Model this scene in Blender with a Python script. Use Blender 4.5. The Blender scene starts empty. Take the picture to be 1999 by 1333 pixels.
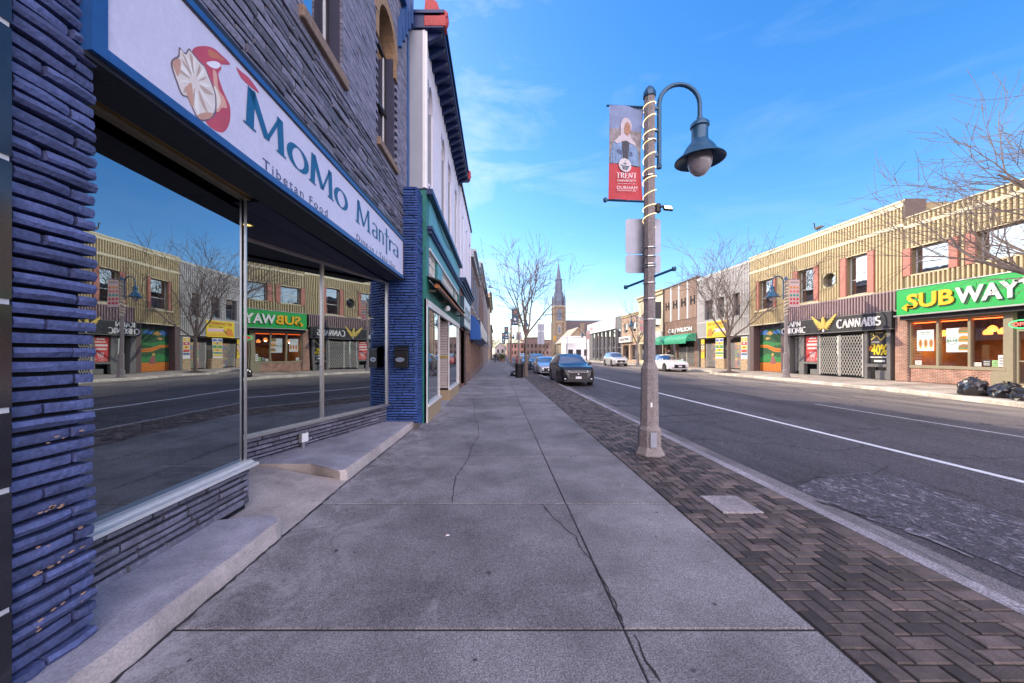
import bpy, bmesh, math, random
from mathutils import Vector, Matrix, noise
R = math.radians
random.seed(7)
SC = bpy.context.scene
COL = SC.collection

# ------------------------------------------------------------------ camera
H = 1.6
cam = bpy.data.cameras.new("camera"); cam.sensor_width = 36.0
cam.lens = 36.0 * 720 / 1999
cam.shift_x = 0.01476; cam.shift_y = 0.01176
cam.clip_start = 0.05; cam.clip_end = 3000
co = bpy.data.objects.new("camera", cam); COL.objects.link(co)
co.location = (0, 0, H); co.rotation_euler = (R(90), 0, 0)
SC.camera = co

# ------------------------------------------------------------------ sky and sun
SUN_EL, SUN_AZ = 29.0, 50.0       # elevation; the sun stands ahead of us to the left, 50 degrees off the street's direction
W = bpy.data.worlds.new("World"); SC.world = W; W.use_nodes = True
nt = W.node_tree; nt.nodes.clear()
wo = nt.nodes.new("ShaderNodeOutputWorld"); bg = nt.nodes.new("ShaderNodeBackground")
sky = nt.nodes.new("ShaderNodeTexSky"); sky.sky_type = 'NISHITA'; sky.sun_disc = False
sky.sun_elevation = R(SUN_EL); sky.sun_rotation = R(360 - SUN_AZ)
sky.altitude = 100; sky.air_density = 1.0; sky.dust_density = 0.6; sky.ozone_density = 2.2
tc = nt.nodes.new("ShaderNodeTexCoord")
mp = nt.nodes.new("ShaderNodeMapping"); mp.inputs['Scale'].default_value = (1.6, 1.0, 5.0)
mp.inputs['Rotation'].default_value = (0.0, R(-18), R(10))
cn = nt.nodes.new("ShaderNodeTexNoise"); cn.inputs['Scale'].default_value = 2.3; cn.inputs['Detail'].default_value = 9
cn.inputs['Roughness'].default_value = 0.6; cn.inputs['Distortion'].default_value = 0.5
cr = nt.nodes.new("ShaderNodeValToRGB"); cr.color_ramp.elements[0].position = 0.50; cr.color_ramp.elements[1].position = 0.86
cr.color_ramp.elements[1].color = (0.8, 0.8, 0.8, 1)
mx = nt.nodes.new("ShaderNodeMixRGB"); mx.inputs[2].default_value = (3.6, 3.7, 3.9, 1)
# thin cloud band low over the end of the street
sp = nt.nodes.new("ShaderNodeSeparateXYZ"); mr = nt.nodes.new("ShaderNodeMapRange")
mr.inputs[1].default_value = 0.16; mr.inputs[2].default_value = 0.0; mr.inputs[3].default_value = 0.0; mr.inputs[4].default_value = 0.35
my = nt.nodes.new("ShaderNodeMapRange"); my.inputs[1].default_value = -0.45; my.inputs[2].default_value = 0.35; my.inputs[3].default_value = 1.0; my.inputs[4].default_value = 0.12
mm = nt.nodes.new("ShaderNodeMath"); mm.operation = 'MULTIPLY'
m2 = nt.nodes.new("ShaderNodeMath"); m2.operation = 'MAXIMUM'
hs = nt.nodes.new("ShaderNodeHueSaturation"); hs.inputs['Saturation'].default_value = 1.42; hs.inputs['Value'].default_value = 0.93; hs.inputs['Hue'].default_value = 0.506
L = nt.links.new
L(tc.outputs['Generated'], mp.inputs[0]); L(mp.outputs[0], cn.inputs['Vector']); L(cn.outputs[0], cr.inputs[0])
L(tc.outputs['Generated'], sp.inputs[0]); L(sp.outputs[2], mr.inputs[0]); L(sp.outputs[0], my.inputs[0])
L(cr.outputs[0], mm.inputs[0]); L(my.outputs[0], mm.inputs[1]); L(mm.outputs[0], m2.inputs[0]); L(mr.outputs[0], m2.inputs[1])
gm = nt.nodes.new('ShaderNodeGamma'); gm.inputs[1].default_value = 0.93
L(sky.outputs[0], gm.inputs[0]); L(gm.outputs[0], hs.inputs['Color']); L(hs.outputs[0], mx.inputs[1]); L(m2.outputs[0], mx.inputs[0])
# unseen bright cloud, added overhead and behind the camera to fill the shaded street
zc_ = nt.nodes.new("ShaderNodeMapRange"); zc_.inputs[1].default_value = 0.74; zc_.inputs[2].default_value = 0.90; L(sp.outputs[2], zc_.inputs[0])
yc_ = nt.nodes.new("ShaderNodeMapRange"); yc_.inputs[1].default_value = -0.22; yc_.inputs[2].default_value = -0.50; L(sp.outputs[1], yc_.inputs[0])
m3 = nt.nodes.new("ShaderNodeMath"); m3.operation = 'MAXIMUM'; zm_ = nt.nodes.new('ShaderNodeMath'); zm_.operation = 'MULTIPLY'; zm_.inputs[1].default_value = 0.12; L(zc_.outputs[0], zm_.inputs[0]); L(zm_.outputs[0], m3.inputs[0]); L(yc_.outputs[0], m3.inputs[1])
m4 = nt.nodes.new("ShaderNodeMath"); m4.operation = 'MULTIPLY'; m4.inputs[1].default_value = 0.9; L(m3.outputs[0], m4.inputs[0])
mc = nt.nodes.new("ShaderNodeMixRGB"); mc.inputs[2].default_value = (10.5, 9.0, 9.6, 1); L(m4.outputs[0], mc.inputs[0]); L(mx.outputs[0], mc.inputs[1])
L(mc.outputs[0], bg.inputs[0]); bg.inputs[1].default_value = 0.15; L(bg.outputs[0], wo.inputs[0])
sl = bpy.data.lights.new("sun", 'SUN'); sl.energy = 2.0; sl.angle = R(0.5); sl.color = (1.0, 0.86, 0.66)
so = bpy.data.objects.new("sun", sl); COL.objects.link(so)
sd = Vector((math.sin(R(SUN_AZ)) * math.cos(R(SUN_EL)), -math.cos(R(SUN_AZ)) * math.cos(R(SUN_EL)), -math.sin(R(SUN_EL))))
so.rotation_euler = sd.to_track_quat('-Z', 'Y').to_euler(); so.location = (-30, 30, 40)
SC.view_settings.view_transform = 'Standard'; SC.view_settings.look = 'None'
SC.view_settings.gamma = 1.0; SC.view_settings.use_curve_mapping = False
SC.view_settings.exposure = 1.42
SC.cycles.max_bounces = 8; SC.cycles.glossy_bounces = 4; SC.cycles.transparent_max_bounces = 12
SC.cycles.use_denoising = True; SC.cycles.caustics_reflective = False; SC.cycles.caustics_refractive = False

# ------------------------------------------------------------------ materials
MATS = {}
def mat(name, col, rough=0.7, metal=0.0, spec=0.5, n=0.12, ns=6.0, bump=0.0, bs=60.0, isl=0.0, n2=0.0, n2s=120.0, emit=None, es=0.0, coat=0.0, alpha=None):
    if name in MATS: return MATS[name]
    m = bpy.data.materials.new(name); m.use_nodes = True; t = m.node_tree; b = t.nodes["Principled BSDF"]
    b.inputs['Roughness'].default_value = rough; b.inputs['Metallic'].default_value = metal
    b.inputs['Specular IOR Level'].default_value = spec; b.inputs['Coat Weight'].default_value = coat
    c = (col[0], col[1], col[2], 1.0); b.inputs['Base Color'].default_value = c
    x = t.nodes.new("ShaderNodeTexCoord"); last = None
    def mul(src, lo, hi, last):
        r = t.nodes.new("ShaderNodeMapRange"); r.inputs[1].default_value = 0.25; r.inputs[2].default_value = 0.75
        r.inputs[3].default_value = lo; r.inputs[4].default_value = hi; t.links.new(src, r.inputs[0])
        h = t.nodes.new("ShaderNodeHueSaturation"); t.links.new(r.outputs[0], h.inputs['Value'])
        if last is None: h.inputs['Color'].default_value = c
        else: t.links.new(last, h.inputs['Color'])
        return h.outputs[0]
    if n > 0:
        no = t.nodes.new("ShaderNodeTexNoise"); no.inputs['Scale'].default_value = ns; no.inputs['Detail'].default_value = 6; no.inputs['Roughness'].default_value = 0.65
        t.links.new(x.outputs['Object'], no.inputs['Vector']); last = mul(no.outputs[0], 1 - n, 1 + n, last)
    if n2 > 0:
        no = t.nodes.new("ShaderNodeTexNoise"); no.inputs['Scale'].default_value = n2s; no.inputs['Detail'].default_value = 2
        t.links.new(x.outputs['Object'], no.inputs['Vector']); last = mul(no.outputs[0], 1 - n2, 1 + n2, last)
    if isl > 0:
        g = t.nodes.new("ShaderNodeNewGeometry"); r = t.nodes.new("ShaderNodeMapRange")
        r.inputs[3].default_value = 1 - isl; r.inputs[4].default_value = 1 + isl
        t.links.new(g.outputs['Random Per Island'], r.inputs[0])
        h = t.nodes.new("ShaderNodeHueSaturation"); t.links.new(r.outputs[0], h.inputs['Value'])
        if last is None: h.inputs['Color'].default_value = c
        else: t.links.new(last, h.inputs['Color'])
        last = h.outputs[0]
    if last is not None: t.links.new(last, b.inputs['Base Color'])
    if bump > 0:
        no = t.nodes.new("ShaderNodeTexNoise"); no.inputs['Scale'].default_value = bs; no.inputs['Detail'].default_value = 5
        bu = t.nodes.new("ShaderNodeBump"); bu.inputs['Strength'].default_value = bump; bu.inputs['Distance'].default_value = 0.01
        t.links.new(x.outputs['Object'], no.inputs['Vector']); t.links.new(no.outputs[0], bu.inputs['Height']); t.links.new(bu.outputs[0], b.inputs['Normal'])
    if emit:
        b.inputs['Emission Color'].default_value = (*emit, 1); b.inputs['Emission Strength'].default_value = es
    MATS[name] = m; return m

def glass(name, tint=(0.9, 0.95, 1.0), refl=0.3, rough=0.0, wob=0.0, gcol=(0.95, 0.97, 1.0)):
    """see-through pane: clear part plus a mirror part that grows at grazing angles"""
    m = bpy.data.materials.new(name); m.use_nodes = True; t = m.node_tree; t.nodes.clear()
    o = t.nodes.new("ShaderNodeOutputMaterial"); mxx = t.nodes.new("ShaderNodeMixShader")
    tr = t.nodes.new("ShaderNodeBsdfTransparent"); tr.inputs[0].default_value = (*tint, 1)
    gl = t.nodes.new("ShaderNodeBsdfGlossy"); gl.inputs['Roughness'].default_value = rough; gl.inputs[0].default_value = (*gcol, 1)
    lw = t.nodes.new("ShaderNodeLayerWeight"); lw.inputs[0].default_value = 0.5
    r = t.nodes.new("ShaderNodeMapRange"); r.inputs[3].default_value = refl; r.inputs[4].default_value = min(1.0, refl + 0.55)
    pw_ = t.nodes.new('ShaderNodeMath'); pw_.operation = 'POWER'; pw_.inputs[1].default_value = 2.5; t.links.new(lw.outputs['Facing'], pw_.inputs[0]); t.links.new(pw_.outputs[0], r.inputs[0]); t.links.new(r.outputs[0], mxx.inputs[0])
    t.links.new(tr.outputs[0], mxx.inputs[1]); t.links.new(gl.outputs[0], mxx.inputs[2]); t.links.new(mxx.outputs[0], o.inputs[0])
    if wob > 0:
        x = t.nodes.new("ShaderNodeTexCoord"); no = t.nodes.new("ShaderNodeTexNoise"); no.inputs['Scale'].default_value = 1.2
        bu = t.nodes.new("ShaderNodeBump"); bu.inputs['Strength'].default_value = wob; bu.inputs['Distance'].default_value = 0.02
        t.links.new(x.outputs['Object'], no.inputs['Vector']); t.links.new(no.outputs[0], bu.inputs['Height']); t.links.new(bu.outputs[0], gl.inputs['Normal'])
    MATS[name] = m; return m

def ground_mat(name, base, kind):
    """concrete / asphalt with aggregate, stains and salt, all laid out in world metres"""
    m = bpy.data.materials.new(name); m.use_nodes = True; t = m.node_tree; b = t.nodes["Principled BSDF"]; N = t.nodes.new; K = t.links.new
    g = N("ShaderNodeNewGeometry"); b.inputs['Specular IOR Level'].default_value = 0.3
    def noi(s, d=4, ro=0.6, dist=0.0, sc=None):
        no = N("ShaderNodeTexNoise"); no.inputs['Scale'].default_value = s; no.inputs['Detail'].default_value = d; no.inputs['Roughness'].default_value = ro; no.inputs['Distortion'].default_value = dist
        if sc:
            mpp = N("ShaderNodeMapping"); mpp.inputs['Scale'].default_value = sc; K(g.outputs['Position'], mpp.inputs[0]); K(mpp.outputs[0], no.inputs['Vector'])
        else: K(g.outputs['Position'], no.inputs['Vector'])
        return no.outputs[0]
    def rng(src, a, bb, lo, hi):
        r = N("ShaderNodeMapRange"); r.inputs[1].default_value = a; r.inputs[2].default_value = bb; r.inputs[3].default_value = lo; r.inputs[4].default_value = hi; K(src, r.inputs[0]); return r.outputs[0]
    def mix(f, c1, c2):
        q = N("ShaderNodeMixRGB"); K(f, q.inputs[0])
        for i, c in ((1, c1), (2, c2)):
            if isinstance(c, tuple): q.inputs[i].default_value = (*c, 1)
            else: K(c, q.inputs[i])
        return q.outputs[0]
    def val(c, v):
        h = N("ShaderNodeHueSaturation"); K(v, h.inputs['Value'])
        if isinstance(c, tuple): h.inputs['Color'].default_value = (*c, 1)
        else: K(c, h.inputs['Color'])
        return h.outputs[0]
    if kind == 'concrete':
        c = val(base, rng(noi(0.9, 7, 0.68), 0.32, 0.68, 0.58, 1.34))
        c = val(c, rng(noi(105, 2, 0.8), 0.36, 0.64, 0.45, 1.45))
        c = val(c, rng(noi(34, 4, 0.8), 0.35, 0.65, 0.80, 1.20))
        c = mix(rng(noi(2.6, 7, 0.7, 0.4), 0.62, 0.72, 0.0, 0.5), c, tuple(v * 0.5 for v in base))
        c = mix(rng(noi(1.7, 8, 0.75, 1.2, (1.0, 0.8, 1.0)), 0.60, 0.74, 0.0, 0.55), c, tuple(min(1, v * 1.9) for v in base))
        gi = g.outputs['Random Per Island']; c = val(c, rng(gi, 0, 1, 0.86, 1.12))
        sx_ = N("ShaderNodeSeparateXYZ"); K(g.outputs['Position'], sx_.inputs[0])
        near = N("ShaderNodeMath"); near.operation = 'MULTIPLY'; K(rng(sx_.outputs[0], -0.7, -1.7, 0, 1), near.inputs[0]); K(rng(noi(2.3, 9, 0.8, 0.6, (1.0, 0.8, 1.0)), 0.46, 0.60, 0, 0.6), near.inputs[1])
        c = mix(near.outputs[0], c, tuple(min(1, v * 2.1) for v in base))
        c = mix(rng(noi(5.5, 7, 0.75, 0.5), 0.66, 0.72, 0.0, 0.55), c, tuple(v * 0.42 for v in base))
        rough, bs, bd = 0.85, 130, 0.35
    elif kind == 'step':
        c = val(base, rng(noi(1.6, 7, 0.7, 0.4), 0.3, 0.7, 0.62, 1.3))
        c = val(c, rng(noi(60, 4, 0.8), 0.35, 0.65, 0.78, 1.2))
        c = mix(rng(noi(6, 8, 0.75, 1.0, (1.0, 0.5, 1.0)), 0.58, 0.70, 0.0, 0.45), c, tuple(v * 0.45 for v in base))
        rough, bs, bd = 0.8, 70, 0.5
    elif kind == 'asphalt':
        c = val(base, rng(noi(0.5, 6, 0.62, 0, (1.0, 0.25, 1.0)), 0.3, 0.7, 0.6, 1.45))
        c = val(c, rng(noi(62, 3, 0.8), 0.36, 0.64, 0.25, 1.85))
        c = val(c, rng(noi(22, 4, 0.85), 0.35, 0.65, 0.55, 1.5))
        c = mix(rng(noi(1.2, 8, 0.75, 0.8, (1.4, 0.5, 1.0)), 0.62, 0.8, 0.0, 0.5), c, tuple(min(1, v * 2.6) for v in base))
        c = mix(rng(noi(0.8, 5, 0.7, 0.6, (1.6, 0.1, 1.0)), 0.56, 0.72, 0.0, 0.6), c, tuple(v * 0.42 for v in base))
        c = mix(rng(noi(1.6, 6, 0.75, 0.3, (2.2, 0.06, 1.0)), 0.55, 0.75, 0.0, 0.4), c, tuple(min(1, v * 2.0) for v in base))
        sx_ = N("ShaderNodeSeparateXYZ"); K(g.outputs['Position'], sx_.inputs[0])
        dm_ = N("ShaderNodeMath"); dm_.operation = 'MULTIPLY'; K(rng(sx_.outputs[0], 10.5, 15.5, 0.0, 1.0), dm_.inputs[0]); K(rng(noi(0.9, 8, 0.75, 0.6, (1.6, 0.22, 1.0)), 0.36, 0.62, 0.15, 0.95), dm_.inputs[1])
        c = mix(dm_.outputs[0], c, (0.36, 0.31, 0.25))  # far lane: dusty tan, with the warmth of sunlight put into the colour
        vo = N("ShaderNodeTexVoronoi"); vo.feature = 'DISTANCE_TO_EDGE'; vo.inputs['Scale'].default_value = 0.42; vm = N("ShaderNodeMapping"); vm.inputs['Scale'].default_value = (1.0, 0.55, 1.0); dn = N("ShaderNodeTexNoise"); dn.inputs['Scale'].default_value = 2.0; dn.inputs['Detail'].default_value = 6
        K(g.outputs['Position'], dn.inputs['Vector']); va = N("ShaderNodeMixRGB"); va.blend_type = 'ADD'; va.inputs[0].default_value = 0.8; K(g.outputs['Position'], va.inputs[1]); K(dn.outputs['Color'], va.inputs[2]); K(va.outputs[0], vm.inputs[0]); K(vm.outputs[0], vo.inputs['Vector'])
        c = mix(rng(vo.outputs['Distance'], 0.0, 0.012, 0.65, 0.0), c, tuple(v * 0.22 for v in base))
        rough, bs, bd = 0.8, 90, 0.7
    elif kind == 'broken':
        c = val(base, rng(noi(30, 6, 0.8), 0.3, 0.7, 0.3, 1.7))
        c = mix(rng(noi(7, 9, 0.85, 1.5, (1.5, 0.8, 1)), 0.53, 0.62, 0.0, 0.9), c, tuple(min(1, v * 5.5) for v in base))
        rough, bs, bd = 0.85, 28, 1.6
    K(c, b.inputs['Base Color']); b.inputs['Roughness'].default_value = rough
    bu = N("ShaderNodeBump"); bu.inputs['Strength'].default_value = min(1, bd); bu.inputs['Distance'].default_value = 0.006 if kind != 'broken' else 0.04
    K(noi(bs, 4, 0.7), bu.inputs['Height']); K(bu.outputs[0], b.inputs['Normal'])
    MATS[name] = m; return m

def brick_mat(name, c1, c2, mortar, bw=0.2, bh=0.065, axis='Y', jn=0.012):
    m = bpy.data.materials.new(name); m.use_nodes = True; t = m.node_tree; b = t.nodes["Principled BSDF"]; N = t.nodes.new; K = t.links.new
    g = N("ShaderNodeNewGeometry"); s = N("ShaderNodeSeparateXYZ"); cb = N("ShaderNodeCombineXYZ"); br = N("ShaderNodeTexBrick")
    K(g.outputs['Position'], s.inputs[0]); K(s.outputs[1 if axis == 'Y' else 0], cb.inputs[0]); K(s.outputs[2], cb.inputs[1]); K(cb.outputs[0], br.inputs['Vector'])
    br.inputs['Color1'].default_value = (*c1, 1); br.inputs['Color2'].default_value = (*c2, 1); br.inputs['Mortar'].default_value = (*mortar, 1)
    br.inputs['Scale'].default_value = 1.0; br.inputs['Brick Width'].default_value = bw; br.inputs['Row Height'].default_value = bh; br.inputs['Mortar Size'].default_value = jn
    no = N("ShaderNodeTexNoise"); no.inputs['Scale'].default_value = 3.0; no.inputs['Detail'].default_value = 6; K(g.outputs['Position'], no.inputs['Vector'])
    h = N("ShaderNodeHueSaturation"); r = N("ShaderNodeMapRange"); r.inputs[1].default_value = .3; r.inputs[2].default_value = .7; r.inputs[3].default_value = .75; r.inputs[4].default_value = 1.25
    K(no.outputs[0], r.inputs[0]); K(r.outputs[0], h.inputs['Value']); K(br.outputs[0], h.inputs['Color']); K(h.outputs[0], b.inputs['Base Color'])
    bu = N("ShaderNodeBump"); bu.inputs['Strength'].default_value = 0.5; bu.inputs['Distance'].default_value = 0.01; bu.invert = True
    K(br.outputs['Fac'], bu.inputs['Height']); K(bu.outputs[0], b.inputs['Normal']); b.inputs['Roughness'].default_value = 0.85
    MATS[name] = m; return m

# ------------------------------------------------------------------ mesh builder
ORG = {}
def org(o): return ORG.get(o.name, Vector((0, 0, 0)))
def props(o, label=None, cat=None, group=None, kind=None):
    if label: o['label'] = label
    if cat: o['category'] = cat
    if group: o['group'] = group
    if kind: o['kind'] = kind
    return o
def thing(name, label, cat, loc=(0, 0, 0), group=None):
    o = bpy.data.objects.new(name, None); o.empty_display_size = 0.2; COL.objects.link(o); o.location = loc
    ORG[o.name] = Vector(loc); return props(o, label, cat, group)
def kids(o): return [c for c in bpy.data.objects if c.parent == o]
def copy_tree(o, loc=None, rotz=None, label=None, parent=None, _ch=None):
    if _ch is None:
        _ch = {}
        for c in bpy.data.objects:
            if c.parent: _ch.setdefault(c.parent.name, []).append(c)
    c = o.copy(); COL.objects.link(c); c.parent = parent
    if loc is not None: c.location = loc
    if rotz is not None: c.rotation_euler = (0, 0, rotz)
    if label: c['label'] = label
    ORG[c.name] = ORG.get(o.name, Vector((0, 0, 0)))
    for k in _ch.get(o.name, []): copy_tree(k, parent=c, _ch=_ch)
    return c

class MB:
    def __init__(s): s.v = []; s.f = []; s.mi = []
    def add(s, vs, fs, mi=0):
        k = len(s.v); s.v += [tuple(v) for v in vs]; s.f += [tuple(i + k for i in f) for f in fs]; s.mi += [mi] * len(fs); return s
    def box(s, x0, x1, y0, y1, z0, z1, mi=0):
        if x0 > x1: x0, x1 = x1, x0
        if y0 > y1: y0, y1 = y1, y0
        if z0 > z1: z0, z1 = z1, z0
        return s.add([(x0,y0,z0),(x1,y0,z0),(x1,y1,z0),(x0,y1,z0),(x0,y0,z1),(x1,y0,z1),(x1,y1,z1),(x0,y1,z1)],
            [(0,3,2,1),(4,5,6,7),(0,1,5,4),(1,2,6,5),(2,3,7,6),(3,0,4,7)], mi)
    def bbox(s, x0, x1, y0, y1, z0, z1, b=0.005, mi=0):
        """box with a chamfer round the top"""
        return s.add([(x0,y0,z0),(x1,y0,z0),(x1,y1,z0),(x0,y1,z0),(x0,y0,z1-b),(x1,y0,z1-b),(x1,y1,z1-b),(x0,y1,z1-b),
            (x0+b,y0+b,z1),(x1-b,y0+b,z1),(x1-b,y1-b,z1),(x0+b,y1-b,z1)],
            [(0,1,5,4),(1,2,6,5),(2,3,7,6),(3,0,4,7),(4,5,9,8),(5,6,10,9),(6,7,11,10),(7,4,8,11),(8,9,10,11)], mi)
    def quad(s, a, b, c, d, mi=0): return s.add([a, b, c, d], [(0, 1, 2, 3)], mi)
    def prism(s, poly, M, d0, d1, mi=0):
        """poly of (u,v) in the frame M (columns u,v,n), extruded along n from d0 to d1"""
        n = len(poly); vs = [M @ Vector((u, v, d0)) for u, v in poly] + [M @ Vector((u, v, d1)) for u, v in poly]
        fs = [tuple(range(n - 1, -1, -1)), tuple(range(n, 2 * n))] + [(i, (i + 1) % n, n + (i + 1) % n, n + i) for i in range(n)]
        return s.add(vs, fs, mi)
    def cyl(s, p0, p1, r0, r1=None, n=8, mi=0, caps=True, ph=0.0):
        r1 = r0 if r1 is None else r1; p0 = Vector(p0); p1 = Vector(p1); d = (p1 - p0)
        if d.length < 1e-6: return s
        d.normalize(); a = Vector((0, 0, 1)) if abs(d.z) < 0.9 else Vector((1, 0, 0)); u = d.cross(a).normalized(); w = d.cross(u)
        vs = []
        for p, r in ((p0, r0), (p1, r1)):
            for i in range(n):
                t = 2 * math.pi * i / n + ph; vs.append(p + u * (r * math.cos(t)) + w * (r * math.sin(t)))
        fs = [(i, (i + 1) % n, n + (i + 1) % n, n + i) for i in range(n)]
        if caps: fs += [tuple(range(n - 1, -1, -1)), tuple(range(n, 2 * n))]
        return s.add(vs, fs, mi)
    def tube(s, pts, r, n=6, mi=0, caps=True):
        pts = [Vector(p) for p in pts]; rs = r if isinstance(r, (list, tuple)) else [r] * len(pts)
        vs = []; up = None
        for i, p in enumerate(pts):
            d = (pts[min(i + 1, len(pts) - 1)] - pts[max(i - 1, 0)]).normalized()
            if up is None: up = Vector((0, 0, 1)) if abs(d.z) < 0.9 else Vector((1, 0, 0))
            u = d.cross(up).normalized(); w = u.cross(d).normalized(); up = w
            for k in range(n):
                t = 2 * math.pi * k / n; vs.append(p + u * (rs[i] * math.cos(t)) + w * (rs[i] * math.sin(t)))
        fs = []
        for i in range(len(pts) - 1):
            for k in range(n): fs.append((i * n + k, i * n + (k + 1) % n, (i + 1) * n + (k + 1) % n, (i + 1) * n + k))
        if caps: fs += [tuple(range(n - 1, -1, -1)), tuple((len(pts) - 1) * n + k for k in range(n))]
        return s.add(vs, fs, mi)
    def lathe(s, prof, c, n=16, mi=0, ph=0.0, caps=True):
        vs = []
        for r, z in prof:
            for k in range(n):
                t = 2 * math.pi * k / n + ph; vs.append((c[0] + r * math.cos(t), c[1] + r * math.sin(t), c[2] + z))
        fs = []
        for i in range(len(prof) - 1):
            for k in range(n): fs.append((i * n + k, i * n + (k + 1) % n, (i + 1) * n + (k + 1) % n, (i + 1) * n + k))
        if caps: fs += [tuple(range(n - 1, -1, -1)), tuple((len(prof) - 1) * n + k for k in range(n))]
        return s.add(vs, fs, mi)
    def obj(s, name, mats, parent=None, smooth=False, loc=None, bevel=0.0, fn=None):
        if not s.f: return None
        o0 = Vector(loc) if loc is not None else (org(parent) if parent else Vector((0, 0, 0)))
        me = bpy.data.meshes.new(name)
        vs = [fn(Vector(v)) for v in s.v] if fn else [Vector(v) for v in s.v]
        me.from_pydata([tuple(v - o0) for v in vs], [], s.f)
        if not isinstance(mats, (list, tuple)): mats = [mats]
        for m in mats: me.materials.append(m)
        if len(mats) > 1: me.polygons.foreach_set("material_index", s.mi)
        if smooth: me.polygons.foreach_set("use_smooth", [True] * len(me.polygons))
        bm = bmesh.new(); bm.from_mesh(me); bmesh.ops.recalc_face_normals(bm, faces=bm.faces); bm.to_mesh(me); bm.free()
        if smooth: me.set_sharp_from_angle(angle=R(38))
        me.update()
        o = bpy.data.objects.new(name, me); COL.objects.link(o)
        if parent: o.parent = parent
        else: o.location = o0
        ORG[o.name] = o0
        if bevel > 0:
            bv = o.modifiers.new("b", 'BEVEL'); bv.width = bevel; bv.segments = 1; bv.limit_method = 'ANGLE'
        return o

def frame(o, u, v):
    u = Vector(u).normalized(); v = Vector(v).normalized(); n = u.cross(v)
    M = Matrix(((u.x, v.x, n.x, o[0]), (u.y, v.y, n.y, o[1]), (u.z, v.z, n.z, o[2]), (0, 0, 0, 1))); return M

# ------------------------------------------------------------------ lettering
_tc = [None]
def sans(mb, txt, M, h, depth=0.004, w=None, mi=0, bold=0.0, space=1.0, center=False):
    """plain lettering of cap height h; w squeezes or stretches it to that width"""
    cu = bpy.data.curves.new("t", 'FONT'); cu.body = txt; cu.size = 1.0; cu.extrude = 0.0; cu.offset = bold; cu.space_character = space; cu.resolution_u = 3
    ob = bpy.data.objects.new("t", cu); COL.objects.link(ob); dg = bpy.context.evaluated_depsgraph_get(); dg.update()
    me = bpy.data.meshes.new_from_object(ob.evaluated_get(dg))
    xs = [v.co.x for v in me.vertices] or [0]; x0, x1 = min(xs), max(xs); cap = 0.70
    sy = h / cap; sx = (w / (x1 - x0)) if w else sy; off = -(x1 - x0) * sx / 2 if center else 0
    vs = [M @ Vector(((v.co.x - x0) * sx + off, v.co.y * sy, depth)) for v in me.vertices]
    mb.add(vs, [tuple(p.vertices) for p in me.polygons], mi)
    # sides give the letters a little thickness
    if depth > 0.01:
        from collections import Counter
        ec = Counter()
        for p in me.polygons:
            for e in p.edge_keys: ec[e] += 1
        k = len(mb.v)
        base = [M @ Vector(((v.co.x - x0) * sx + off, v.co.y * sy, 0.0)) for v in me.vertices]
        fs = [(a, b, b + len(base), a + len(base)) for (a, b), c_ in ec.items() if c_ == 1]
        mb.add(base + vs, fs, mi)
    bpy.data.objects.remove(ob); bpy.data.curves.remove(cu); bpy.data.meshes.remove(me)

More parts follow.
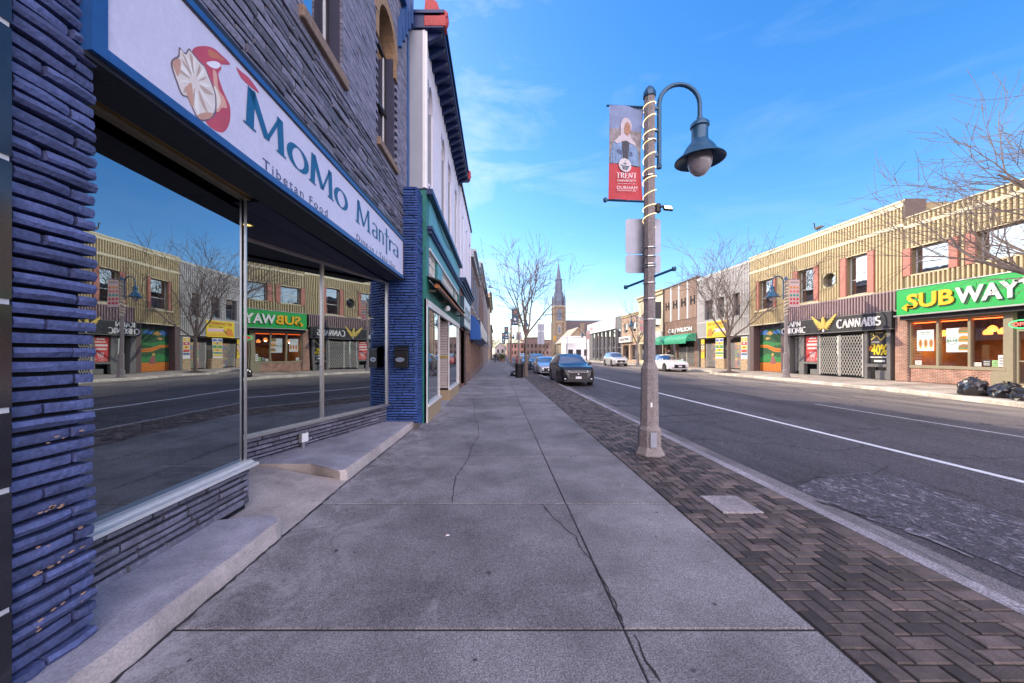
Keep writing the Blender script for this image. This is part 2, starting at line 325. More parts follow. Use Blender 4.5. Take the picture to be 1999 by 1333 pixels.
def arc(cx, cy, rx, ry, a0, a1, n=12): return [(cx + rx * math.cos(R(a0 + (a1 - a0) * i / n)), cy + ry * math.sin(R(a0 + (a1 - a0) * i / n))) for i in range(n + 1)]
GL = {  # serif letters as strokes in a cap height of 1: (advance, strokes, serif feet)
 'A': (.80, [[(.06, 0), (.38, 1)], [(.36, 1), (.72, 0)], [(.18, .34), (.58, .34)]], [(.06, 0), (.72, 0)]),
 'B': (.66, [[(.14, 0), (.14, 1)], [(.14, .98)] + arc(.30, .75, .22, .23, 90, -90) + [(.14, .52)], [(.14, .52)] + arc(.30, .27, .28, .25, 90, -90) + [(.14, .02)]], [(.14, 0), (.14, 1)]),
 'C': (.80, [arc(.44, .5, .38, .5, 50, 310, 18)], [(.70, .9)]),
 'D': (.82, [[(.14, 0), (.14, 1)], [(.14, .98)] + arc(.32, .5, .40, .48, 90, -90, 14) + [(.14, .02)]], [(.14, 0), (.14, 1)]),
 'E': (.62, [[(.14, 0), (.14, 1)], [(.14, .97), (.52, .97)], [(.14, .52), (.44, .52)], [(.14, .03), (.56, .03)]], [(.14, 0), (.14, 1)]),
 'H': (.84, [[(.14, 0), (.14, 1)], [(.68, 0), (.68, 1)], [(.14, .52), (.68, .52)]], [(.14, 0), (.14, 1), (.68, 0), (.68, 1)]),
 'I': (.36, [[(.16, 0), (.16, 1)]], [(.16, 0), (.16, 1)]),
 'K': (.78, [[(.14, 0), (.14, 1)], [(.60, 1), (.18, .46)], [(.28, .58), (.68, 0)]], [(.14, 0), (.14, 1), (.60, 1), (.68, 0)]),
 'L': (.60, [[(.14, 0), (.14, 1)], [(.14, .03), (.54, .03)]], [(.14, 0), (.14, 1)]),
 'M': (1.0, [[(.12, 0), (.16, 1)], [(.16, 1), (.50, .08)], [(.50, .08), (.82, 1)], [(.82, 1), (.86, 0)]], [(.12, 0), (.86, 0)]),
 'N': (.86, [[(.14, 0), (.14, 1)], [(.14, 1), (.70, 0)], [(.70, 0), (.70, 1)]], [(.14, 0), (.70, 1)]),
 'O': (.86, [arc(.42, .5, .36, .49, 0, 360, 24)], []),
 'P': (.64, [[(.14, 0), (.14, 1)], [(.14, .98)] + arc(.30, .72, .26, .26, 90, -90) + [(.14, .46)]], [(.14, 0), (.14, 1)]),
 'R': (.74, [[(.14, 0), (.14, 1)], [(.14, .98)] + arc(.30, .75, .24, .23, 90, -90) + [(.14, .52)], [(.32, .52), (.66, 0)]], [(.14, 0), (.14, 1), (.66, 0)]),
 'S': (.60, [arc(.28, .74, .22, .24, 30, 260, 12) + arc(.28, .27, .23, .25, 80, -150, 12)], []),
 'T': (.76, [[(.36, 0), (.36, 1)], [(.04, .97), (.68, .97)]], [(.36, 0)]),
 'W': (1.1, [[(.06, 1), (.30, 0)], [(.30, 0), (.54, .9)], [(.54, .9), (.78, 0)], [(.78, 0), (1.0, 1)]], [(.06, 1), (1.0, 1)]),
 'a': (.56, [arc(.22, .62, .20, .20, 150, 0, 8) + [(.42, 0)], [(.42, .42)] + arc(.24, .22, .19, .20, 80, 340, 14)], []),
 'n': (.60, [[(.10, 0), (.10, .8)], [(.10, .6)] + arc(.29, .56, .17, .22, 150, 0, 8) + [(.46, 0)]], [(.10, 0), (.46, 0)]),
 'r': (.40, [[(.10, 0), (.10, .8)], [(.10, .5)] + arc(.28, .56, .16, .22, 160, 50, 6)], [(.10, 0)]),
 't': (.40, [[(.18, -.25), (.18, 1.12)], [(.02, .78), (.40, .78)]], []),
 'o': (.66, [arc(.32, .36, .27, .36, 0, 360, 24)], []),
 ' ': (.34, [], []), '&': (.7, [arc(.3, .75, .15, .2, -60, 240, 12) + [(.6, .02)], arc(.3, .27, .24, .26, 100, 370, 12)], []),
}
def serif(mb, txt, M, h, w=None, thick=.15, thin=.05, depth=0.004, mi=0, feet=True, sx=1.0):
    adv = sum(GL[c][0] for c in txt); k = (w / (adv * h)) if w else sx
    x = 0.0
    for ch in txt:
        a, strokes, ft = GL[ch]
        for st in strokes:
            lv, rv = [], []
            for i, p in enumerate(st):
                q0 = st[max(i - 1, 0)]; q1 = st[min(i + 1, len(st) - 1)]
                d = Vector((q1[0] - q0[0], q1[1] - q0[1])); 
                if d.length < 1e-6: d = Vector((0, 1))
                d.normalize(); wd = (thin + (thick - thin) * abs(d.y) ** 1.3) / 2
                if ch == 'N' and abs(d.y) > .995: wd = thin * 0.75
                if ch in 'AMNW' and len(st) == 2 and ((st[1][0] - st[0][0]) * (st[1][1] - st[0][1])) > 0 and abs(d.y) < .995: wd = thin * 0.7
                nx, ny = -d.y * wd, d.x * wd
                lv.append(((x + p[0] + nx) * h * k, (p[1] + ny) * h)); rv.append(((x + p[0] - nx) * h * k, (p[1] - ny) * h))
            n = len(lv); vs = [M @ Vector((u, v, depth)) for u, v in lv + rv]; fs = [(i, i + 1, n + i + 1, n + i) for i in range(n - 1)]
            mb.add(vs, fs, mi)
            if depth > 0.012:
                vb = [M @ Vector((u, v, 0)) for u, v in lv + rv]
                fs = [(i, i + 1, 2 * n + i + 1, 2 * n + i) for i in range(n - 1)] + [(n + i, n + i + 1, 3 * n + i + 1, 3 * n + i) for i in range(n - 1)]
                mb.add(vs + vb, fs, mi)
        if feet:
            for fx, fy in ft:
                y0, y1 = (0, .05) if fy < .5 else (.95, 1.0)
                u0, u1 = (x + fx - .13) * h * k, (x + fx + .13) * h * k
                mb.add([M @ Vector((u, v * h, depth + .0008)) for u, v in ((u0, y0), (u1, y0), (u1, y1), (u0, y1))], [(0, 1, 2, 3)], mi)
        x += a
    return x * h * k
# ------------------------------------------------------------------ ground, road, pavements
XR = 19.9                                   # plane of the facades across the road
def road_z(x): return -0.12 + (x - 3.37) * 0.19 / 12.6
def struct(mb, name, m, **k): return props(mb.obj(name, m, **k), kind='structure')
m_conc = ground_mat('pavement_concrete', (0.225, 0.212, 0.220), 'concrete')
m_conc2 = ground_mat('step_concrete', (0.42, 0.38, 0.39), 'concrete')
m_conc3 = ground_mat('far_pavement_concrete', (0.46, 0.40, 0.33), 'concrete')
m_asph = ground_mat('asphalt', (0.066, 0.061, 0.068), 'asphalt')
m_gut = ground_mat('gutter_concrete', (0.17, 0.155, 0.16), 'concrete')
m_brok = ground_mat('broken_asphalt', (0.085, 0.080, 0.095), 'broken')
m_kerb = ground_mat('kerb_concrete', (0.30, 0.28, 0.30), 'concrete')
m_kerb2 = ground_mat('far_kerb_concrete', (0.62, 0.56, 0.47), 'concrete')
m_joint = mat('joint_dirt', (0.03, 0.028, 0.03), 0.95)
m_paver = mat('clay_pavers', (0.092, 0.070, 0.062), 0.75, n=0.6, ns=5, isl=0.62, n2=0.3, n2s=150, bump=0.5, bs=120)
m_line = mat('road_paint', (0.62, 0.62, 0.64), 0.8, n=0.35, ns=25, n2=0.25, n2s=90)
m_linew2 = mat('faded_road_paint', (0.40, 0.39, 0.39), 0.8, n=0.5, ns=18)
m_linew = mat('worn_road_paint', (0.20, 0.19, 0.19), 0.8, n=0.5, ns=12)

g = MB(); g.quad((-900, -300, -0.4), (900, -300, -0.4), (900, 1500, -0.4), (-900, 1500, -0.4))
struct(g, 'ground', mat('far_ground', (0.12, 0.115, 0.10), 0.95))
# road: one sheet with a cross fall
g = MB(); xs = [3.35 + 0.6 * i for i in range(26)]; ys = [-6, -2, 0, 2, 4, 6, 8, 10, 15, 20, 30, 45, 70, 110, 170, 260, 400]
for i in range(len(xs) - 1):
    for j in range(len(ys) - 1):
        g.quad((xs[i], ys[j], road_z(xs[i])), (xs[i + 1], ys[j], road_z(xs[i + 1])), (xs[i + 1], ys[j + 1], road_z(xs[i + 1])), (xs[i], ys[j + 1], road_z(xs[i])))
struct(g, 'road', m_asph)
def strip(x0, x1, y0, y1, dz=0.004, n=1, mb=None):
    mb = mb or MB()
    for k in range(n):
        a = y0 + (y1 - y0) * k / n; b = y0 + (y1 - y0) * (k + 1) / n
        mb.quad((x0, a, road_z(x0) + dz), (x1, a, road_z(x1) + dz), (x1, b, road_z(x1) + dz), (x0, b, road_z(x0) + dz))
    return mb
struct(strip(3.365, 3.78, -5, 200), 'gutter', m_gut)
struct(strip(6.77, 6.89, -4, 170), 'lane_line', m_line)
g = MB()
for a, b in ((-4, 11.8), (36, 42)): strip(10.14, 10.22, a, b, mb=g)
struct(g, 'lane_line', m_linew2)
g = MB()
for k in range(2): strip(13.6, 13.66, 6 + k * 9, 11 + k * 8, mb=g)
for k in range(5): strip(7.3 + 1.6 * k, 8.0 + 1.6 * k, 57, 60, mb=g)
struct(g, 'worn_line', m_linew)
# worn-through patch of asphalt by the near kerb
def ribbon(mb, pts, w, zf, seed=1, dz=0.006):
    rnd = random.Random(seed); P = []
    for i in range(len(pts) - 1):
        a, b = Vector(pts[i]), Vector(pts[i + 1]); n = max(1, int((b - a).length / 0.05))
        for k in range(n): P.append(a.lerp(b, k / n) + Vector((rnd.uniform(-.008, .008), rnd.uniform(-.008, .008))))
    P.append(Vector(pts[-1])); l = []; r = []
    for i, p in enumerate(P):
        d = (P[min(i + 1, len(P) - 1)] - P[max(i - 1, 0)]).normalized(); ww = w * rnd.uniform(.35, 1.2) * (0.3 if i in (0, len(P) - 1) else 1)
        l.append((p.x - d.y * ww / 2, p.y + d.x * ww / 2)); r.append((p.x + d.y * ww / 2, p.y - d.x * ww / 2))
    n = len(P); mb.add([(x, y, zf(x) + dz) for x, y in l + r], [(i, i + 1, n + i + 1, n + i) for i in range(n - 1)])
def gp(x, y, z0=-0.10):   # where a point of the pavement or road lies, from measurements
    Y = 720 * (H - z0) / (y - 690); return ((x - 970) / 720 * Y, Y)
g = MB(); top = [gp(*p) for p in ((1555, 948), (1600, 932), (1650, 930), (1705, 925), (1760, 937), (1850, 968), (1925, 995), (1999, 1022), (2120, 1062))]
bot = [gp(*p) for p in ((1560, 955), (1590, 968), (1640, 988), (1690, 1010), (1760, 1030), (1850, 1062), (1940, 1098), (2010, 1130), (2120, 1180))]
rows = 14; vs = []; cols = 60
for i in range(cols + 1):
    t = i / cols * (len(top) - 1); k = min(int(t), len(top) - 2); f = t - k
    a = Vector(top[k]).lerp(Vector(top[k + 1]), f); b = Vector(bot[k]).lerp(Vector(bot[k + 1]), f)
    for j in range(rows + 1):
        p = a.lerp(b, j / rows); e = noise.noise(Vector((p.x * 9, p.y * 5, 0)))
        edge = 0 if j in (0, rows) or i in (0, cols) else 1
        q = p + Vector((e * .03, e * .05)) * (1 if not edge else 0.3)
        vs.append((q.x, q.y, road_z(q.x) + 0.005 + edge * max(0, 0.006 + 0.012 * e)))
g.add(vs, [(i * (rows + 1) + j, (i + 1) * (rows + 1) + j, (i + 1) * (rows + 1) + j + 1, i * (rows + 1) + j + 1) for i in range(cols) for j in range(rows)])
struct(g, 'broken_asphalt_patch', m_brok, smooth=True)
g = MB()
ribbon(g, [gp(*p) for p in ((1545, 942), (1580, 938), (1600, 930), (1650, 932), (1705, 927), (1735, 912))], 0.02, road_z, 3)
ribbon(g, [gp(*p) for p in ((1590, 975), (1640, 992), (1700, 1010), (1720, 1008), (1760, 1026), (1775, 1020), (1850, 1055))], 0.035, road_z, 4, 0.012)
ribbon(g, [gp(*p) for p in ((1180, 790), (1240, 792), (1290, 794))], 0.05, road_z, 5)
ribbon(g, [gp(*p) for p in ((1285, 813), (1420, 808), (1450, 812))], 0.05, road_z, 6)
ribbon(g, [gp(*p) for p in ((1285, 825), (1360, 823), (1440, 826))], 0.04, road_z, 7)
struct(g, 'road_crack', m_joint)
g = MB()
ribbon(g, [gp(*p) for p in ((1602, 931), (1650, 929), (1705, 924), (1762, 936), (1850, 967), (1925, 994), (1999, 1021), (2110, 1060))], 0.014, road_z, 14, 0.013)
ribbon(g, [gp(*p) for p in ((1760, 1034), (1800, 1046), (1850, 1066), (1900, 1088))], 0.05, road_z, 15, 0.011)
ribbon(g, [gp(*p) for p in ((1590, 966), (1640, 996), (1700, 1026), (1850, 1100), (2050, 1215))], 0.03, road_z, 16, 0.0065)
struct(g, 'patch_edge', mat('pale_patch_edge', (.17, .165, .18), .85, n=.5, ns=20))

# near pavement: slabs laid in two rows with open joints
g = MB(); g.box(-1.98, 3.23, -3, 120, -0.35, -0.009); struct(g, 'pavement_bed', m_joint)
g = MB(); y = 2.14 - 1.79 * 3
while y < 90:
    jx = 0.735 + 0.004 * math.sin(y)
    for (a, b) in ((-1.93, jx - 0.005), (jx + 0.006, 1.85)):
        t = random.uniform(-0.002, 0.002)
        g.bbox(a, b, y + 0.010, y + 1.780, -0.12, t, 0.005)
    y += 1.79
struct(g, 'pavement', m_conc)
g = MB(); flat = lambda x: 0.0
ribbon(g, [gp(x, y_, 0) for x, y_ in ((1058, 984), (1072, 1000), (1085, 1015), (1112, 1038), (1127, 1047), (1131, 1066), (1150, 1090), (1165, 1110), (1180, 1140), (1192, 1160), (1216, 1215))], 0.011, flat, 11, 0.0028)
ribbon(g, [gp(x, y_, 0) for x, y_ in ((883, 981), (886, 955), (890, 930), (903, 912), (915, 895), (921, 872), (934, 852), (934, 832), (925, 812), (927, 792), (921, 776))], 0.013, flat, 12, 0.0028)
ribbon(g, [gp(x, y_, 0) for x, y_ in ((1240, 1240), (1262, 1290), (1290, 1333))], 0.016, flat, 13, 0.0028)
struct(g, 'pavement_crack', m_joint)
g = MB(); rnd = random.Random(8)
for _ in range(46):
    x, y, r_ = rnd.uniform(-1.7, 1.8), rnd.uniform(.9, 9), rnd.uniform(.006, .022); n = 9
    g.add([(x + r_ * rnd.uniform(.6, 1.2) * math.cos(6.283 * k / n), y + r_ * rnd.uniform(.6, 1.2) * math.sin(6.283 * k / n), .0026) for k in range(n)], [tuple(range(n))])
struct(g, 'gum_spots', mat('old_gum', (.075, .068, .075), .8))
# clay pavers in a herringbone, with a course laid crosswise along the kerb
g = MB(); s = 0.1; rnd = random.Random(5)
def paver(x0, x1, y0, y1):
    x1 = min(x1, 3.03); x0 = max(x0, 1.865)
    if x1 - x0 < 0.02: return
    j = 0.005; z = rnd.uniform(-0.005, 0.003)
    g.bbox(x0 + j, x1 - j, y0 + j, y1 - j, -0.06, z, 0.006)
for i in range(-2, 14):
    for jy in range(-22, 560):
        k = (i - jy) % 4; x = 1.865 + i * s; yy = jy * s
        if k == 0: paver(x, x + 2 * s, yy, yy + s)
        elif k == 3: paver(x, x + s, yy, yy + 2 * s)
yy = -2.2
while yy < 56:
    g.bbox(3.035, 3.225, yy + .003, yy + .097, -0.06, rnd.uniform(-0.006, 0.004), 0.006); yy += 0.1
struct(g, 'paver_strip', m_paver)
g = MB(); g.box(1.86, 3.23, 56, 120, -0.1, -0.002); struct(g, 'paver_strip', m_paver)
props(MB().bbox(2.27, 2.68, 3.70, 4.13, -0.05, 0.012, 0.008).obj('utility_cover', m_conc2), 'flat concrete utility cover set among the dark clay pavers', 'utility cover')
# kerb
g = MB(); y = -4.0
while y < 130:
    g.add([(3.232, y + .006, -.2), (3.375, y + .006, -.2), (3.375, y + 2.994, -.2), (3.232, y + 2.994, -.2),
           (3.232, y + .006, -.004), (3.36, y + .006, -.004), (3.36, y + 2.994, -.004), (3.232, y + 2.994, -.004),
           (3.375, y + .006, -.025), (3.375, y + 2.994, -.025)],
          [(4, 5, 6, 7), (5, 8, 9, 6), (8, 1, 2, 9), (0, 4, 7, 3), (0, 1, 8, 5, 4), (3, 7, 6, 9, 2)]); y += 3.0
struct(g, 'kerb', m_kerb)

# far pavement and its kerb, which swells out by the sandwich shop and ends at the parking bay
KP = [(14.6, -8), (14.6, 4), (14.7, 9), (15.15, 11.5), (15.8, 14.5), (16.0, 18), (16.05, 24), (15.95, 27), (16.2, 28.2), (17.3, 29.6), (17.5, 32), (17.5, 90), (17.5, 125)]
def kx(y):
    for (a, b), (c, d) in zip(KP, KP[1:]):
        if b <= y <= d: return a + (c - a) * (y - b) / (d - b)
    return 17.5
g = MB(); k2 = MB(); ysr = [-8 + 0.5 * i for i in range(80)] + [32 + 3 * i for i in range(32)]
def zr(x): return 0.2 + max(0, (x - 16.0)) * 0.067 / 3.9
for a, b in zip(ysr, ysr[1:]):
    xa, xb = kx(a), kx(b)
    g.add([(xa + .16, a, zr(xa)), (XR + 1.2, a, zr(XR)), (XR + 1.2, b, zr(XR)), (xb + .16, b, zr(xb))], [(0, 1, 2, 3)])
    za, zb = zr(xa) + .004, zr(xb) + .004
    k2.add([(xa, a, -.1), (xb, b, -.1), (xb, b, zb - .02), (xa, a, za - .02), (xa + .02, a, za), (xb + .02, b, zb), (xb + .17, b, zb), (xa + .17, a, za)], [(0, 1, 2, 3), (3, 2, 5, 4), (4, 5, 6, 7)])
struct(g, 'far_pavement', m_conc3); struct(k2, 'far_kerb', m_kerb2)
g = MB()
for k in range(-3, 60): 
    y = k * 1.8; x = kx(y) + .2
    g.quad((x, y, zr(x) + .004), (XR - .02, y, zr(XR) + .004), (XR - .02, y + .015, zr(XR) + .004), (x, y + .015, zr(x) + .004))
g.quad((17.6, -5, zr(17.6) + .003), (17.615, -5, zr(17.6) + .003), (17.615, 90, zr(17.6) + .003), (17.6, 90, zr(17.6) + .003))
struct(g, 'pavement_joint', m_joint)
# ------------------------------------------------------------------ the blue stone restaurant on the left
def skew(v): return Vector((v.x + 0.0222 * (v.y - 4), v.y, v.z))
m_stone = mat('blue_painted_stone', (0.080, 0.100, 0.225), 0.70, n=0.45, ns=11, isl=0.30, n2=0.2, n2s=60, bump=0.9, bs=45, spec=0.45)
m_stoneD = mat('dark_blue_mortar', (0.008, 0.008, 0.016), 0.9)
m_ledge = mat('grey_blue_ledgestone', (0.150, 0.148, 0.195), 0.7, n=0.4, ns=9, isl=0.42, n2=0.25, n2s=50, bump=1.0, bs=35)
m_brickp = mat('painted_brick', (0.195, 0.190, 0.255), 0.7, n=0.25, ns=9, isl=0.22, n2=0.2, n2s=80, bump=0.6, bs=60)
m_pblue = mat('blue_trim_paint', (0.018, 0.085, 0.26), 0.4, n=0.2, ns=8)
m_tan = mat('tan_stone_peeled', (0.30, 0.19, 0.11), 0.85, n=0.35, ns=18, bump=0.6, bs=50)
m_sillst = mat('brown_stone_sill', (0.23, 0.16, 0.12), 0.85, n=0.4, ns=25, n2=0.35, n2s=140, bump=0.5, bs=120)
m_alu = mat('aluminium', (0.62, 0.60, 0.58), 0.32, 0.9, n=0.1, ns=20)
m_gold = mat('bronze_aluminium', (0.42, 0.32, 0.17), 0.35, 0.85, n=0.15, ns=20)
m_blackp = mat('black_soffit_paint', (0.012, 0.011, 0.018), 0.55, n=0.4, ns=12, bump=0.3, bs=30)
m_navy = mat('navy_soffit', (0.012, 0.014, 0.05), 0.5, n=0.25, ns=6)
m_signw = mat('sign_face', (0.60, 0.58, 0.72), 0.45, n=0.05, ns=4, n2=0.05, n2s=30)
m_teal = mat('sign_teal', (0.006, 0.105, 0.235), 0.5, n=0.0)
m_white = mat('white_paint', (0.78, 0.78, 0.78), 0.5, n=0.06)
m_darkin = mat('dark_interior', (0.020, 0.020, 0.034), 0.8)
m_darkfl = mat('dark_floor', (0.05, 0.035, 0.03), 0.5)
m_wood = mat('dark_wood', (0.085, 0.055, 0.045), 0.5, n=0.3, ns=15)
m_bronze = mat('dark_window_frame', (0.05, 0.042, 0.045), 0.4, 0.3)
g_shop = glass('shop_glass', (0.09, 0.095, 0.13), 0.33, wob=0.05, gcol=(.78, .90, 1.0))
g_up = glass('upper_glass', (0.25, 0.28, 0.33), 0.55)

def courses(mb, y0, y1, z0, z1, h, lens, axis='Y', at=0.0, d=0.05, rnd=None, split=None, depth=0.12, holes=()):
    """rows of split stones standing off the wall face; axis says which way they run, 'at' is the face plane"""
    rnd = rnd or random.Random(3); z = z0; row = 0
    while z < z1 - 0.01:
        hh = rnd.uniform(*h) if isinstance(h, tuple) else h; hh = min(hh, z1 - z)
        y = y0 - (rnd.uniform(0, lens[0]) if split is None else 0); k = 0
        while y < y1 - 0.005:
            ln = rnd.uniform(*lens) if split is None else (split[row % len(split)][k] * (y1 - y0) if k < len(split[row % len(split)]) else 99)
            a = max(y, y0); b = min(y + ln, y1); y += ln; k += 1
            if b - a < 0.02: continue
            skip = False
            for (ha, hb, hz0, hz1) in holes:
                if b > ha and a < hb and z + hh > hz0 and z < hz1:
                    if a < ha - 0.03: b = ha
                    elif b > hb + 0.03: a = hb
                    else: skip = True
            if skip: continue
            g_ = 0.0085; o = rnd.uniform(0.3, 1.0) * d; zz0 = z + g_ + 0.002; zz1 = z + hh - g_ - 0.002
            # rough face: a strip of cross-sections with uneven top, middle and bottom
            n = max(2, int((b - a) / 0.10)); vs = []
            for i in range(n + 1):
                yy = a + g_ + (b - a - 2 * g_) * i / n
                e = noise.noise(Vector((yy * 7, z * 31, at))) * 0.35; e2 = noise.noise(Vector((yy * 5 + 9, z * 17, at)))
                endf = 0.75 if i in (0, n) else 1.0
                dd = (o * (1 + e)) * endf
                zc = (zz0 + zz1) / 2 + e2 * hh * 0.18
                tz = 0.0035 * noise.noise(Vector((yy * 12, z * 9, 3)))
                prof = [(-depth, zz0), (dd * 0.72, zz0 + tz), (dd, zc), (dd * 0.80, zz1 + tz), (-depth, zz1)]
                for q, zq in prof:
                    vs.append((at + q, yy, zq) if axis == 'Y' else (yy, at - q, zq))
            fs = []
            for i in range(n):
                for j in range(4): fs.append((i * 5 + j, (i + 1) * 5 + j, (i + 1) * 5 + j + 1, i * 5 + j + 1))
            fs += [(0, 1, 2, 3, 4), tuple(n * 5 + j for j in (4, 3, 2, 1, 0))]
            mb.add(vs, fs)
        z += hh; row += 1

R1 = thing('restaurant_building', 'blue painted stone restaurant building with big dark windows and a recessed doorway', 'restaurant', (-2.3, 4, 0))
# near column
g = MB(); courses(g, 1.595, 1.945, 0.12, 4.6, 0.066, (0.3, 0.4), at=-2.135, d=0.055, split=[[.36, .64], [1.0], [.72, .28], [1.0], [.66, .34], [1.0]], rnd=random.Random(2))
g.box(-2.5, -2.19, 1.57, 1.93, 0.0, 4.6, 1); g.box(-2.5, -2.15, 1.58, 1.60, 0.0, 4.6, 1)
g.obj('stone_column', [m_stone, m_stoneD], R1, smooth=True)
# paint chips on the column
ch = MB(); rr = random.Random(4)
for zc, n_ in ((1.20, 4), (0.88, 9), (0.62, 12), (0.72, 4), (0.40, 4), (0.36, 3)):
    for _ in range(n_):
        y = rr.uniform(1.66, 1.86); z = zc + rr.uniform(-.012, .012) + (y - 1.75) * 0.08; w = rr.uniform(.004, .016)
        ch.add([(-2.076, y - w, z - .002), (-2.076, y, z - rr.uniform(.003, .006)), (-2.076, y + w, z), (-2.076, y + w * .3, z + rr.uniform(.002, .006)), (-2.076, y - w * .7, z + .003)], [(0, 1, 2, 3, 4)])
ch.obj('paint_chip', mat('chip_tan', (.42, .25, .16), .8, n=.3, ns=30), R1)
# pillar at the far end of the recess
g = MB(); courses(g, -2.44, -1.72, 0.13, 5.2, (0.05, 0.062), (0.25, 0.6), axis='X', at=7.97, d=0.03, rnd=random.Random(8))
courses(g, 7.97, 8.47, 0.0, 5.2, (0.05, 0.062), (0.2, 0.5), axis='Y', at=-1.72, d=0.035, rnd=random.Random(9), depth=0.06)
g.box(-2.44, -1.775, 8.04, 8.46, 0.0, 5.2, 1)
g.obj('stone_pillar', [mat('bright_blue_stone', (0.030, 0.080, 0.27), 0.6, n=0.35, ns=14, isl=0.25, bump=0.8, bs=45), m_stoneD], R1, smooth=True)
props(MB().box(-1.9, -1.68, 7.90, 8.05, -0.05, 0.10).obj('pillar_footing', m_gut, R1))
# low walls under the glass
g = MB(); courses(g, 1.95, 3.66, 0.12, 0.50, (0.045, 0.10), (0.2, 0.55), at=-2.47, d=0.03, rnd=random.Random(12)); g.box(-2.62, -2.50, 1.95, 3.66, 0.05, 0.50, 1)
courses(g, -3.4, -2.50, 0.12, 0.50, 0.07, (0.2, 0.5), axis='X', at=3.70, d=0.0, rnd=random.Random(1), depth=0.02)
g.obj('stone_base', [m_ledge, m_stoneD], R1, smooth=True)
TH = R(17.2); P2 = Vector((-2.35, 7.94, 0)); D2 = Vector((-math.sin(TH), -math.cos(TH), 0)); N2 = Vector((math.cos(TH), -math.sin(TH), 0))
def w2(t, d, z): p = P2 + D2 * t + N2 * d; return Vector((p.x, p.y, z))
def w2fn(v): return w2(v.y, v.x, v.z)              # local: x = out of the plane, y = along, z = up
T2 = 3.95
g = MB(); courses(g, 0.02, T2, 0.12, 0.50, (0.045, 0.07), (0.25, 0.6), at=-0.02, d=0.02, rnd=random.Random(21)); g.box(-0.14, -0.05, 0.0, T2, 0.05, 0.50, 1)
g.obj('stone_base', [m_ledge, m_stoneD], R1, smooth=True, fn=w2fn)
# window 1
g = MB(); g.box(-2.62, -2.47, 1.95, 3.72, 0.500, 0.535); g.box(-2.47, -2.40, 1.95, 3.72, 0.485, 0.512); g.box(-2.49, -2.455, 1.95, 3.72, 0.512, 0.53); g.obj('sill', mat('pale_sill', (.62, .63, .64), .35, .15, n=.1, ns=12), R1); g = MB()
g.box(-2.518, -2.50, 3.672, 3.69, 0.535, 3.16); w1f = g.obj('window_frame', m_alu, R1)
g = MB(); g.box(-2.66, -2.48, 1.95, 3.72, 3.14, 3.19); g.box(-2.48, -2.43, 1.95, 3.72, 3.165, 3.205); g.box(-2.43, -2.40, 1.95, 3.72, 3.20, 3.23); g.obj('window_head', m_gold, R1)
g = MB(); g.quad((-2.53, 1.95, 0.535), (-2.53, 3.672, 0.535), (-2.53, 3.672, 3.14), (-2.53, 1.95, 3.14)); g.obj('window_glass', g_shop, R1)
# return of the recess and its glazed door
g = MB()
for a, b in ((-3.36, -3.30),): g.box(a, b, 3.67, 3.72, 0.54, 3.14)
g.box(-3.36, -2.63, 3.67, 3.715, 0.505, 0.54)
g.box(-3.42, -3.36, 3.70, 3.78, 0.13, 3.14); g.box(-3.42, -3.36, 4.22, 4.30, 0.13, 3.14); g.box(-3.42, -3.36, 3.78, 4.22, 2.3, 2.38)
g.obj('door_frame', m_alu, R1)
g = MB(); g.quad((-3.30, 3.695, .54), (-2.54, 3.695, .54), (-2.54, 3.695, 3.14), (-3.30, 3.695, 3.14)); g.obj('window_glass', g_shop, R1)
g = MB(); g.box(-3.41, -3.37, 3.79, 3.88, 0.15, 2.29); g.box(-3.41, -3.37, 4.12, 4.21, 0.15, 2.29); g.box(-3.41, -3.37, 3.88, 4.12, 0.15, 0.4); g.box(-3.41, -3.37, 3.88, 4.12, 2.2, 2.29); dr = g.obj('door', m_alu, R1)
MB().quad((-3.39, 3.88, .4), (-3.39, 4.12, .4), (-3.39, 4.12, 2.2), (-3.39, 3.88, 2.2)).obj('door_glass', g_shop, dr)
MB().tube([(-3.37, 4.15, .95), (-3.33, 4.15, .95), (-3.33, 4.15, 1.25), (-3.37, 4.15, 1.25)], 0.012).obj('door_handle', m_alu, dr)
# window 2, turned towards the street
g = MB(); g.box(-0.12, 0.02, 0.0, T2, 0.500, 0.535); g.box(0.02, 0.08, 0.0, T2, 0.485, 0.512); g.box(-0.03, 0.03, 0.0, 0.055, 0.535, 3.10); g.box(-0.02, 0.025, 1.87, 1.915, 0.535, 3.10); g.box(-0.03, 0.03, 3.88, T2, 0.535, 3.10)
g.box(-0.03, 0.03, 0.0, T2, 3.09, 3.125); g.obj('window_frame', m_alu, R1, fn=w2fn)
g = MB(); g.quad((0, 0.055, .535), (0, 1.87, .535), (0, 1.87, 3.09), (0, 0.055, 3.09)); g.quad((0, 1.915, .535), (0, 3.88, .535), (0, 3.88, 3.09), (0, 1.915, 3.09)); g.obj('window_glass', g_shop, R1, fn=w2fn)
# ceiling of the recess, soffit behind the sign
g = MB(); g.box(-4.2, -2.66, 3.72, 8.0, 3.125, 3.2); g.box(-2.66, -2.39, 3.725, 8.0, 3.128, 3.2)
for k in range(2): g.box(-2.39 + .05 * k, -2.36 + .05 * k, 1.95, 7.96, 3.16 + .012 * k, 3.2 + .012 * k)
g.obj('recess_ceiling', m_navy, R1)
g = MB(); g.box(-2.39, -2.06, 1.93, 7.95, 3.195, 3.25); g.obj('soffit', m_blackp, R1, fn=skew)
